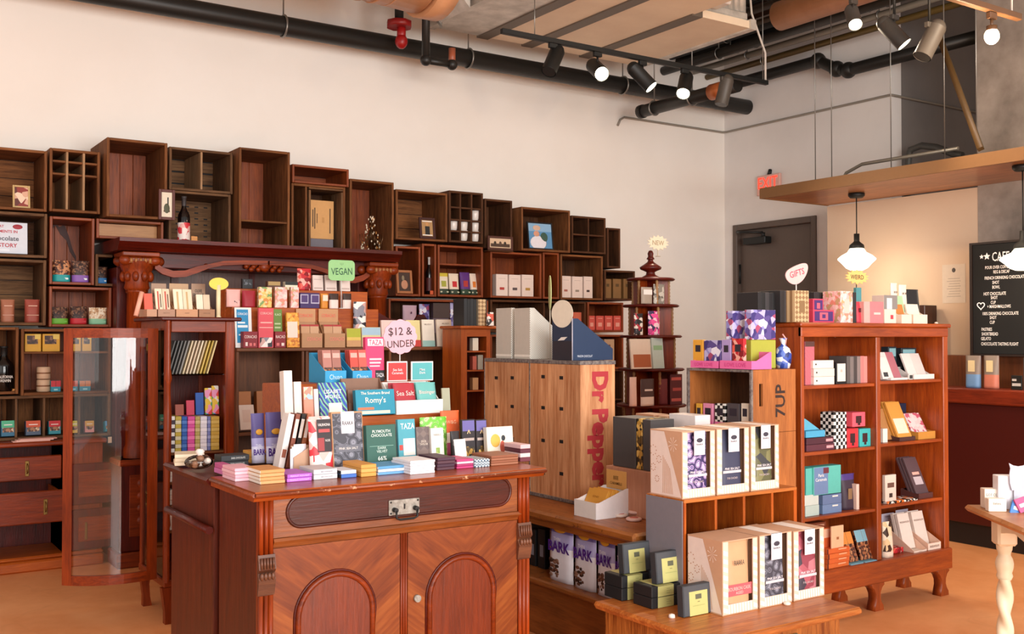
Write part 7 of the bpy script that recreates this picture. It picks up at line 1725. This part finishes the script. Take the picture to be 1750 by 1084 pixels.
# ---------------- pink trays and prints on the orange soda crates
ZO = 1.341; PK = '#ec6ca8'
gpk = 'bars in the hot pink trays'
t_ = tray('left hot pink display tray on the orange soda crates', 1180, 1226, 602, 617, None, ZO, .10, PK, fx=CXX + .005, g='hot pink display trays', tx=[('LOVE LOVE', .5, .5, .5, '#d84890', .8)])
for k, (a, b, m, n_) in enumerate(((1184, 1203, ((0, 1, '#e8a030')), 'amber'), (1204, 1234, None, 'lilac'))): pass
for k, (a, b, t1, m, n_) in enumerate(((1184, 1202, 581, '#e8a838', 'amber yellow'), (1203, 1232, 582, P_PURP, 'lilac printed'), (1233, 1249, 581, '#b09ad0', 'violet'), (1251, 1271, 579, P_RED, 'red leaf printed'))):
    B(n_ + ' chocolate bar standing in the hot pink trays', a, b, t1, None, ZO + .004, .02, m, [(.25, .55, .75, .8, '#2c2430')] if k != 1 else (), fx=CXX + .035, g=gpk)
t_ = tray('right hot pink display tray with a sloping side, on the orange soda crates', 1230, 1284, 602, 617, None, ZO, .14, PK, fx=CXX + .004, g='hot pink display trays', tx=[('LOVE LOVE', .5, .5, .5, '#d84890', .8)], side=PK)
yy = cyn + .006
B('lilac and red printed large box standing above the pink trays', 1284, 1326, 530, 3.60, ZO + .145, .045, P_PURP, name='gift_box', cat='box', g=None)
tag(MB().box(XY(1284, 3.60), 3.60, ZO + .001, XY(1326, 3.60), 3.70, ZO + .144, M_('#a8a83c'), .003).build('gift_box'), 'olive and sky blue box under the large lilac printed box', 'box')
B('lilac printed square box left of the large printed box', 1252, 1283, 532, 3.70, ZO + .145, .045, P_PURP, name='gift_box', cat='box')
tag(MB().box(XY(1252, 3.70), 3.705, ZO + .001, XY(1283, 3.70), 3.76, ZO + .144, M_('#e8c8d8'), .003).build('gift_box'), 'pale pink box under the lilac square box behind the trays', 'box')
q = MB()
x = XY(1338, 3.60)
zt8 = ZP(590, x, 3.6) - ZO
t = empty('tied_bag', (x, 3.60, ZO + .0006), 'blue and white printed gift bag tied at the neck, beside the pink tray', 'bag')
MB().lathe([(0, 0), (.032, 0), (.04, .03), (.042, .07), (.032, zt8 * .85), (.012, zt8), (.010, zt8 + .008), (.022, zt8 + .035)], P_BLUEW, n=16).build('bag_body', t)
MB().tube([(.012, -.005, zt8), (.0, -.02, zt8 + .03), (-.015, -.01, zt8 + .055)], .004, M_('#e8a8a0'), 6).build('ribbon', t)
for k, (a, b, m, n_) in enumerate(((1189, 1199, '#e0a838', 'amber'), (1201, 1218, '#e890b0', 'pink'), (1221, 1239, P_BW, 'black and white'), (1242, 1263, '#4c4448', 'charcoal'), (1266, 1279, '#ecdcc8', 'cream'))):
    B(n_ + ' bar in the pink strip tray inside the top orange crate', a, b, 690, None, 1.03 + .014, .02, m, [(.2, .5, .8, .8, '#2c2430'), (0, 0, 1, .22, '#f078b0')], fx=CXX + .03, g='bars inside the top orange crate')
# ---------------- bookshelf top
gt = 'gift boxes on top of the bookshelf'
ys = HY + .02
book_row('slim black gift box in the left row on the bookshelf, {p}', 1296, 1333, 500, ys + .10, HZ, .15, 6, ['#232022', '#1a1819', '#3a3638'], 'black gift boxes on the bookshelf, left row')
x0 = XY(1290, ys)
book_row('slim black gift box beside the lattice box on the bookshelf, {p}', 1334, 1357, 497, ys + .06, HZ, .15, 3, ['#2a2627', '#3c383a'], 'black gift boxes on the bookshelf, middle')
B('black gift box with tan lattice medallion front on the bookshelf', 1359, 1383, 497, ys, HZ, .12, P_CROWN, [(.3, .32, .7, .68, '#8c6c48')], name='gift_box', cat='box', g=gt)
B('purple and red diamond box, upper of two beside the lattice box', 1390, 1408, 511, ys + .03, HZ + .052, .07, '#c83c5c', [(.1, .1, .9, .9, '#4c2c6c'), (.35, .3, .65, .7, '#d85c70')], name='gift_box', cat='box', g=gt)
B('purple and red diamond box, lower and longer of two', 1390, 1426, 530, ys + .02, HZ, .08, '#d0405c', [(.06, .12, .94, .88, '#4c2c6c'), (.3, .2, .7, .8, '#c85c70'), (.42, .35, .58, .65, '#4c2c6c')], name='gift_box', cat='box', g=gt)
book_row('slim black gift box behind the purple diamond boxes, {p}', 1392, 1436, 500, ys + .13, HZ, .12, 6, ['#2a2628', '#1c1a1b'], 'black gift boxes on the bookshelf, behind the diamond boxes')
B('pink lace printed gift box standing under the WEIRD sign', 1437, 1458, 498, ys, HZ, .12, P_PINKF, [(.3, .3, .7, .75, '#f2c4b8')], name='gift_box', cat='box', g=gt)
book_row('slim black gift box right of the pink lace box, {p}', 1459, 1464, 500, ys + .01, HZ, .12, 1, ['#2a2628'], gt)
B('teal and grey character card behind the red pouch', 1464, 1473, 492, ys + .08, HZ, .02, '#4c8c90', g=gt)
G('red pouch with dark spot on the bookshelf', 1465, 1476, 516, ys + .02, HZ, .03, ((0, 1, '#c83848'),), [(.3, .5, .7, .7, '#5c1824')])
B('pale pink and coral square box on the bookshelf', 1477, 1510, 516, ys, HZ, .09, '#eca8a0', [(.3, 0, 1, 1, '#e87c80'), (.5, .4, .85, .5, '#f4c4bc')], name='gift_box', cat='box', g=gt)
for k, (a, b) in enumerate(((1475, 1483), (1485, 1493))):
    tag(MB().lathe([(0, 0), (.018, 0), (.018, .12), (.0, .125)], M_('#4c3c38'), n=14).build('canister', loc=(XY((a + b) / 2, ys + .2), ys + .2, HZ + .0006)), ('left', 'right')[k] + ' small dark canister behind the coral box', 'canister', 'small dark canisters')
B('white and grey box with a silver emblem on the bookshelf', 1511, 1534, 505, ys + .04, HZ, .08, '#e0ccc0', [(.0, .45, 1, 1, '#8c8480'), (.2, .5, .6, .9, '#c8d0d4')], name='gift_box', cat='box', g=gt)
B('cream box with a red berry print in front of the silver emblem box', 1512, 1532, 529, ys, HZ, .035, '#ecd4c4', [(.5, .3, .75, .6, '#c8404c')], name='gift_box', cat='box', g=gt)
for k, (a, b, t1) in enumerate(((1526, 1537, 484), (1540, 1553, 487))):
    G(('left', 'right')[k] + ' pale cat-eared pouch at the right end of the bookshelf top', a, b, t1, ys + .12, HZ, .03, ((0, 1, '#ecdccc'),), [(.3, .75, .4, .8, '#4c3c3c'), (.6, .75, .7, .8, '#4c3c3c')])
G('black pouch leaning at the right end of the bookshelf top', 1553, 1578, 495, ys + .14, HZ, .03, ((0, 1, '#1c1a1c'),), lean=.1)
B('mint green leaf card in the first cream tray', 1535, 1549, 506, ys + .03, HZ, .01, '#a8c89c', lean=.15)
for k, (a, b, c, n_) in enumerate(((1541, 1558, '#c07838', 'orange bars'), (1561, 1585, '#ecdcc8', 'cream bars'))):
    t_ = tray('cream display tray with ' + n_ + ' at the right end of the bookshelf top', a, b, 528, 538, ys - .01, HZ, .10, '#ecd8c4', g='cream display trays on the bookshelf')
    inside(t_, 1, .13 - .02 * k, [c], n_[:-1] + ' in the cream tray on the bookshelf top', 'bars in the cream trays', lean=.25, rows=2)
tag(MB().ell((0, 0, .006), (.012, .01, .006), M_('#e8d4c4')).build('candy', loc=(XY(1600, HY + .04), HY + .04, HZ)), 'tiny white candy near the right edge of the bookshelf top', 'candy')
sign('pink GIFTS sign on a white pole on the bookshelf', 1343, 1381, 446, 488, ys + .125, HZ, 'kidney', '#f0c0bc', '#2c2020', [('GIFTS', 0, 0, .26, '#c04860', .25)], pole='#e0dcd8')
sign('yellow starburst WEIRD sign on the bookshelf', 1444, 1486, 461, 487, ys + .18, HZ, 'burst', '#ecc474', None, [('WEIRD', 0, 0, .30, '#5c3a28')], pole='#3c2c28')
sign('cream starburst sign above the round tower finial', 1106, 1144, 402, 429, tcy, ZP(438, tcx, tcy) , 'burst', '#ecdcc0', None, [('NEW', 0, 0, .3, '#a89070')], pole='#d8c8b0')
# ---------------- bookshelf bays
zA, zB, zC = zsf; zr = .0106
ysh = HY + .04
# left bay, shelf 1
B('tall clear sleeve of pink swirl chocolates at the left of the top bay', 1376, 1392, 584, ysh + .02, zA, .05, pattern(['#c84c5c', '#e8a0a8', '#7c2c3c', '#d86c78'], 26, 'stripe'), [(0, .88, 1, 1, '#5c3a34')], name='candy_sleeve', cat='sleeve')
stack('white square box in the stack on the top left bay, {p}', 1391, 1426, 616, ysh, zA, 3, .10, ['#ece0d4', '#e6d8cc', '#ece0d4'], 'white boxes in the top left bay', name='gift_box', cat='box', front=[(.1, .4, .16, .6, '#2c2420')])
B('white phone-like box with black border in the top left bay', 1429, 1446, 620, ysh, zA, .03, '#1c1a1c', [(.08, .12, .92, .95, '#ecdcd0'), (.4, .55, .6, .68, '#e0b4a8')], name='gift_box', cat='box')
book_row('slim grey or coral box in the top left bay row, {p}', 1447, 1482, 609, ysh + .02, zA, .12, 6, ['#5c5450', '#7c706c', '#48403e', '#8c7c78', '#d8807c', '#e09088'], 'slim boxes in the top left bay')
# left bay, shelf 2
gm2 = 'boxes on the second shelf, left bay'
stack('dark maroon flat box under the blue box, {p}', 1377, 1424, 748, ysh, zB, 2, .12, ['#5c2c38', '#4c2430'], gm2, name='gift_box', cat='box', front=[(.7, .3, .95, .7, '#e09ca0')])
zx = ZP(748, XY(1400, ysh), ysh)
tag(MB().box(0, 0, 0, .15, .12, .035, M_('#4ca4cc'), .002).build('gift_box', loc=(XY(1378, ysh), ysh + .005, zx + .002)), 'sky blue flat box on the dark maroon boxes, second shelf', 'box', gm2)
tag(MB().prism([(0, 0), (.13, 0), (.02, .06), (0, .065)], 0, .06, 'xz', M_('#5cacc8')).build('gift_box', loc=(XY(1379, ysh), ysh + .03, zx + .039)), 'blue wedge shaped box on the sky blue flat box', 'box', gm2)
B('black and white honeycomb box, lower of two on the second shelf', 1424, 1446, 733, ysh, zB, .09, P_BW, name='gift_box', cat='box', g=gm2)
hz_ = ZP(733, XY(1435, ysh), ysh)
B('black and white honeycomb box, upper of two on the second shelf', 1424, 1446, 705, ysh, hz_ + .002, .09, P_BW, name='gift_box', cat='box', g=gm2)
blob = [(.25, .25, .7, .75, '#3c1c20'), (.4, .1, .6, .3, '#3c1c20')]
B('scarlet box with a dark figure print, lower of two', 1447, 1466, 733, ysh, zB, .08, '#d83038', blob, name='gift_box', cat='box', g=gm2)
B('coral pink box with a dark cat print, on the scarlet box', 1456, 1478, 705, ysh + .01, hz_ + .002, .08, '#ec5c6c', blob, name='gift_box', cat='box', g=gm2)
B('teal box with a dark animal print at the right of the second shelf', 1468, 1487, 733, ysh, zB, .05, '#3cb0b0', blob, name='gift_box', cat='box', g=gm2)
tag(MB().box(XY(1457, ysh) + .045, ysh + .065, zB + .001, XY(1457, ysh) + .10, ysh + .12, hz_ + .0015, M_('#8c2430')).build('gift_box'), 'plain dark red box hidden behind the teal box', 'box', gm2)
# left bay, shelf 3
g3_ = 'blue and teal boxes on the third shelf'
stack('pale grey box at the left of the third shelf, {p}', 1375, 1399, 846, ysh, zC, 2, .12, ['#b8c8c0', '#c8d0c8'], g3_, name='gift_box', cat='box')
stack('slate blue box on the third shelf, {p}', 1405, 1437, 845, ysh, zC, 2, .12, ['#6c84ac', '#6478a0'], g3_, name='gift_box', cat='box', front=[(.5, .7, .8, .85, '#e8e0d8')])
zy = ZP(845, XY(1420, ysh), ysh)
B('teal rounded box at the left standing on the pale grey boxes', 1376, 1387, 801, ysh + .01, zy + .003, .06, '#5cb8ac', name='gift_box', cat='box', g=g3_)
B('large blue and teal caramels box on the third shelf', 1389, 1436, 797, ysh, zy + .003, .06, '#5cb8ac', [(.02, .02, .52, .98, '#6c84ac'), (.35, .75, .55, .95, '#6c2c38')], [('Paris\nCaramels', .26, .62, .26, '#f4f0ec', .44)], name='gift_box', cat='box', g=g3_)
G('dark purple pouch on the third shelf', 1441, 1464, 811, ysh + .02, zC, .05, ((0, .8, '#3c2c3c'), (.8, 1, '#4c347c')), [(.3, .3, .6, .6, '#8c6c4c')])
B('thin cream box right of the dark purple pouch', 1462, 1467, 828, ysh, zC, .08, '#ecc8b8')
# left bay, bottom
g4 = 'orange boxes at the bottom of the left bay'
stack('orange box in the tall stack at the bottom of the bookshelf, {p}', 1411, 1449, 937, ysh - .03, zbt, 4, .12, ['#dc6c30', '#d8642c'], g4, name='gift_box', cat='box', front=[(.5, .6, .85, .85, '#f0b088'), (0, 0, .06, 1, '#5c2010')])
zv = ZP(937, XY(1430, ysh), ysh - .03)
B('peach card standing on the orange stack', 1419, 1440, 899, ysh - .02, zv + .002, .008, '#f0bc94', [(.4, .38, .6, .5, '#a86840')], name='card', cat='card')
B('orange and cream box behind the peach card', 1400, 1420, 903, ysh + .02, zv + .002, .08, '#d86430', [(.1, .5, .95, .95, '#f0c0a0')], name='gift_box', cat='box', g=g4)
B('brown box deep at the left of the bottom shelf', 1378, 1410, 894, ysh + .12, zbt, .10, '#8c4428', [(.5, .85, .9, .95, '#e0a080')], name='gift_box', cat='box', g=g4)
for k, (a, b, c, tp_) in enumerate(((1452, 1474, '#e8903c', 965), (1476, 1503, '#8cbccc', 958))):
    t_ = tray(('left', 'right')[k] + ' pale blue tray of small bags at the bottom of the bookshelf', a, b, tp_, (978, 970)[k] if False else tp_ + 14, ysh - .035, zbt, .09, '#7cb4c8', g='pale blue trays')
    inside(t_, 2, .16, [P_NUT], 'snack bag in the ' + ('left', 'right')[k] + ' pale blue tray, {p}', 'snack bags in the pale blue trays', art=[(0, .6, 1, 1, c)], lean=.35, tk=.012, name='snack_bag', cat='bag')
# right bay
gr1 = 'white packs in the top right bay'
t_ = tray('left white display tray in the top right bay', 1522, 1552, 636, 646, ysh, zA + zr, .12, '#ece0d8', g='white display trays, top right bay')
inside(t_, 2, .16, ['#ecdcd4', '#b86c74'], 'white or rose bar leaning in the left white tray, {p}', gr1, lean=.4)
t_ = tray('right white display tray in the top right bay', 1561, 1596, 628, 640, ysh, zA + zr, .12, '#ece0d8', g='white display trays, top right bay')
inside(t_, 2, .15, ['#ecdcd4', '#e0d0c8'], 'white bar leaning in the right white tray, {p}', gr1, lean=.4)
B('white slanted bar at the left of the top right bay', 1509, 1522, 612, ysh + .02, zA + zr, .02, '#ecdcd4', [(.2, .1, .8, .3, '#3c3c3c')], lean=.3, g=gr1)
B('small white card with black frame between the white trays', 1553, 1560, 640, ysh - .01, zA + zr, .01, '#e8e0d8', [(.1, .15, .9, .85, '#3c3838')], name='card', cat='card')
for k, (a, b, t1) in enumerate(((1518, 1532, 593), (1540, 1566, 595))):
    B(('left small', 'right wide')[k] + ' dark teal box at the back of the top right bay', a, b, t1, HY + .15, zA + zr, .05, '#1c2c34', [(.1, .7, .9, .95, '#7ca8b0')], name='gift_box', cat='box', g='dark teal boxes')
gr2 = 'bars in the second right bay'
B('white pouch edge at the left of the second right bay', 1508, 1516, 733, ysh, zB + zr, .02, '#ece0d4')
t_ = tray('dark brown tray in the second right bay', 1536, 1563, 742, 747, ysh, zB + zr, .10, '#4c2c28', g=None)
inside(t_, 1, .225, ['#d8943c', '#c8823c', '#5c3424'], 'orange labelled bar leaning in the dark brown tray', gr2, art=[(.1, .15, .9, .55, '#efd8c0')], lean=.42, rows=3, tk=.014, y0=.1)
B('brown bar leaning at the left of the dark brown tray', 1511, 1524, 702, ysh + .05, zB + zr, .02, '#b07844', lean=.35, g=gr2)
t_ = tray('golden brown tray of pink printed packs in the second right bay', 1568, 1597, 735, 738, ysh, zB + zr, .10, '#c88838')
inside(t_, 1, .15, [pattern(['#ecd0cc', '#e8c4c0', '#c85c70'], 50)], 'pink printed pack leaning in the golden brown tray', gr2, lean=.5, rows=2, tk=.014)
B('navy small box at the back of the second right bay', 1528, 1548, 690, HY + .24, zB + zr, .04, '#1c2440', name='gift_box', cat='box')
gr3 = 'things in the third right bay'
B('cream deer printed card in the third right bay', 1511, 1530, 812, ysh, zC + zr, .02, '#e4d0c0', [(.35, .2, .65, .35, '#3c2c28'), (.2, .55, .8, .72, '#6c4c40')], g=gr3, name='card', cat='card')
t_ = tray('maroon display tray in the third right bay', 1568, 1592, 838, 843, ysh, zC + zr, .12, '#5c3430')
inside(t_, 1, .235, ['#5c4448', '#4c3a3c', '#3c2c2c'], 'slate maroon bar leaning in the maroon tray', gr3, art=[(.25, .55, .8, .62, '#ecb0a0'), (.2, .3, .85, .5, '#c8b8bc')], lean=.42, rows=3, tk=.014, y0=.1)
tag(MB().box(0, 0, 0, .27, .10, .012, pattern(['#1c1816', '#ece4dc', '#e8782c', '#2c2420'], 60), .002).build('scarf_strip', loc=(XY(1510, ysh), ysh - .02, zC + zr + .0006)), 'black, white and orange patterned strip lying on the third right shelf', 'strip')
gr4 = 'white display trays at the bottom right'
for k, (a, b, hd) in enumerate(((1560, 1581, 1), (1583, 1605, 1))):
    t_ = tray(('left', 'right')[k] + ' large white display tray with grey header, bottom right bay', a - (1 if k == 0 else 0), b, (902, 895)[k], (941, 928)[k], ysh - .03, zbt, .22, '#f0dccc', g=gr4, tx=[('ROZSAVOLGYI', .5, .5, .3, '#6c4c44', .7)], side='#ecc4ac', cut=.0, head=(.95, .06, '#c8c4d4', [('ROZSAVOLGYI', .5, .7, .1, '#8c88a0', .6)]))
    inside(t_, 1, .20, ['#f0e0d4', '#e8d4c8'], ('left', 'right')[k] + ' tray cream bar leaning under the grey header', 'cream bars at the bottom right', lean=.25, rows=2, tk=.02, tx=[('ROZSAVOLGYI', .5, .75, .05, '#8c7468', .8)])
G('giraffe printed cream bag at the left of the bottom right bay', 1512, 1527, 893, ysh - .03, zbt, .05, ((0, .2, '#f0dcc8'), (.2, 1, pattern(['#f0d4b0', '#ecc898', '#3c2418', '#f4e0c8'], 26))))
tag(MB().box(0, 0, 0, .10, .10, .03, P_RED, .003).build('gift_box', loc=(XY(1528, ysh), ysh + .02, zbt + .0006)), 'small red patterned box between the giraffe bag and white trays', 'box')
# ---------------- revolving tower contents
gtw = 'sweets on the round tower'
def tw_item(kind, label, a, b, top, tier, Y, **kw):
    z = tiers[tier]; (G if kind == 'g' else B)(label, a, b, top, Y, z, kw.pop('d', .03), g=gtw, **kw)
tw_item('g', 'silver foil pouch with white badge on the top tier of the tower', 1098, 1117, 491, 4, tcy - .13, bands=((0, 1, '#a89888'),), art=[(.1, .55, .9, .85, '#efe4dc')])
tw_item('g', 'crumpled silver foil pouch on the top tier of the tower', 1119, 1138, 486, 4, tcy - .13, bands=((0, 1, pattern(['#8c8478', '#c8c0b4', '#5c544c'], 40)),))
tw_item('g', 'black and white striped pouch on the second tier of the tower', 1086, 1101, 536, 3, tcy - .16, bands=((0, 1, P_DARKB),))
tw_item('g', 'hot pink lettered pouch on the second tier of the tower', 1110, 1130, 532, 3, tcy - .16, bands=((0, 1, P_HOT),))
tw_item('b', 'cream and copper card bar on the third tier of the tower', 1080, 1115, 580, 2, tcy - .18, col='#e0ccb8', art=[(.1, .05, .95, .48, '#a8582c')], lean=.1, d=.015)
tw_item('b', 'pale blue green bar on the third tier of the tower', 1117, 1136, 578, 2, tcy - .195, col='#b8c8c0', art=[(.1, .6, .9, .75, '#8cb488')], lean=.1, d=.015)
tw_item('g', 'white box of dark pouches on the fourth tier of the tower', 1097, 1120, 648, 1, tcy - .19, bands=((0, .3, '#ecdcd0'), (.3, 1, '#4c3430')), art=[(.2, .55, .8, .62, '#e8dcd4')])
tw_item('g', 'dark red pouch on the fourth tier of the tower', 1128, 1143, 648, 1, tcy - .19, bands=((0, 1, '#6c1c20'),))
tw_item('b', 'maroon carton with red lettering on the fourth tier of the tower', 1145, 1166, 640, 1, tcy - .17, col='#5c1c20', art=[(.1, .8, .9, .9, '#c85c54'), (.1, .1, .9, .2, '#c85c54'), (.2, .45, .9, .55, '#b04c48')])
tw_item('g', 'pale pink oval wrapped sweet at the left of the fourth tier', 1078, 1090, 645, 1, tcy - .17, bands=((0, 1, '#ecc8b8'),))
# ---------------- back ledge of the cafe counter and white table
for k, (px, c, n_) in enumerate(((1659, '#6c90b8', 'blue'), (1690, '#c8745c', 'coral'))):
    w = YX(px - 13, 6.95) - YX(px + 13, 6.95)
    G('clear topped coffee bag with ' + n_ + ' base under the menu board', px - 13, px + 13, 608, None, 1.131, .06, ((0, .45, c), (.45, 1, '#8c7c70')), [(.3, .5, .75, .85, '#e0cc9c')], fx=6.93, name='coffee_bag', g='coffee bags on the ledge')
B('small black card with white print on the cafe ledge', 1727, 1746, 642, None, 1.131, .01, '#16130f', [(.1, .6, .5, .75, '#c8c0b8'), (.1, .25, .9, .45, '#c8c0b8')], fx=6.93, name='card', cat='card')
B('dark box at the right end of the cafe ledge', 1748, 1760, 612, None, 1.131, .06, '#3c3a38', fx=6.93, name='gift_box', cat='box')
TM = Matrix.Translation((tb0.x, tb0.y, .7506)) @ Matrix.Rotation(Rm + rr, 4, 'Z')
def on_table(q, name, label, cat, lx, ly, rz=0, tilt=0, g=None):
    o = q.build(name); p = TM @ Vector((lx, ly, 0)); o.location = p; o.rotation_euler = (-tilt, 0, Rm + rr + rz); return tag(o, label, cat, g)
q = MB().box(0, 0, 0, .09, .05, .085, M_('#ece0d0'), .002); q.text('GOT COCOA', .045, .06, .012, M_('#3c302c'), .08); q.patch(.01, .01, .06, .04, M_('#e8d8a0'))
on_table(q, 'snack_box', 'small cream carton with dark print at the left of the white table', 'box', .045, -.12)
q = MB().box(0, 0, 0, .075, .04, .055, M_('#f0e4d4'), .002); q.text('bites', .035, .035, .012, M_('#5c4438'), .05)
on_table(q, 'snack_box', 'shorter cream carton in front at the left table edge', 'box', .03, -.20)
q = MB().box(0, 0, 0, .16, .06, .145, M_('#ece8ee'), .002)
on_table(q, 'gift_box', 'plain white box in the middle of the items on the white table', 'box', .095, -.14)
q = MB(); om = M_('#bcb8c4')
opts = [(-.028, 0), (.028, 0), (.036, .03), (.038, .07), (.034, .095), (.040, .118), (.022, .108), (0, .104), (-.022, .108), (-.040, .118), (-.034, .095), (-.038, .07), (-.036, .03)]
q.prism([(x, z + .085) for x, z in opts], 0, .004, 'xz', om); q.box(-.02, -.001, 0, .02, .003, .09, om)
on_table(q, 'owl_card', 'grey owl shaped card standing before the white box', 'card', .175, -.155)
cols_ = [('#3c78c0', 'blue'), ('#c8487c', 'magenta'), ('#d8402c', 'red'), ('#c8a83c', 'mustard'), ('#e06c3c', 'orange')]
for k, (c, n_) in enumerate(cols_):
    q = MB(); q.M = Matrix.Rotation(.35 * (-1) ** k, 4, 'Y'); q.box(0, 0, 0, .05, .012, .06, M_(c), .001).patch(.01, .02, .04, .035, M_('#ece4dc'))
    on_table(q, 'candy_packet', n_ + ' small candy packet leaning in the row on the white table', 'packet', .11 + k * .04, -.22 - .012 * (k % 2), tilt=.3, g='candy packets on the white table')
q = MB().box(0, 0, 0, .08, .07, .05, M_('#ecdcc8'), .002)
on_table(q, 'snack_box', 'cream box at the right frame edge on the white table', 'box', .315, -.20)
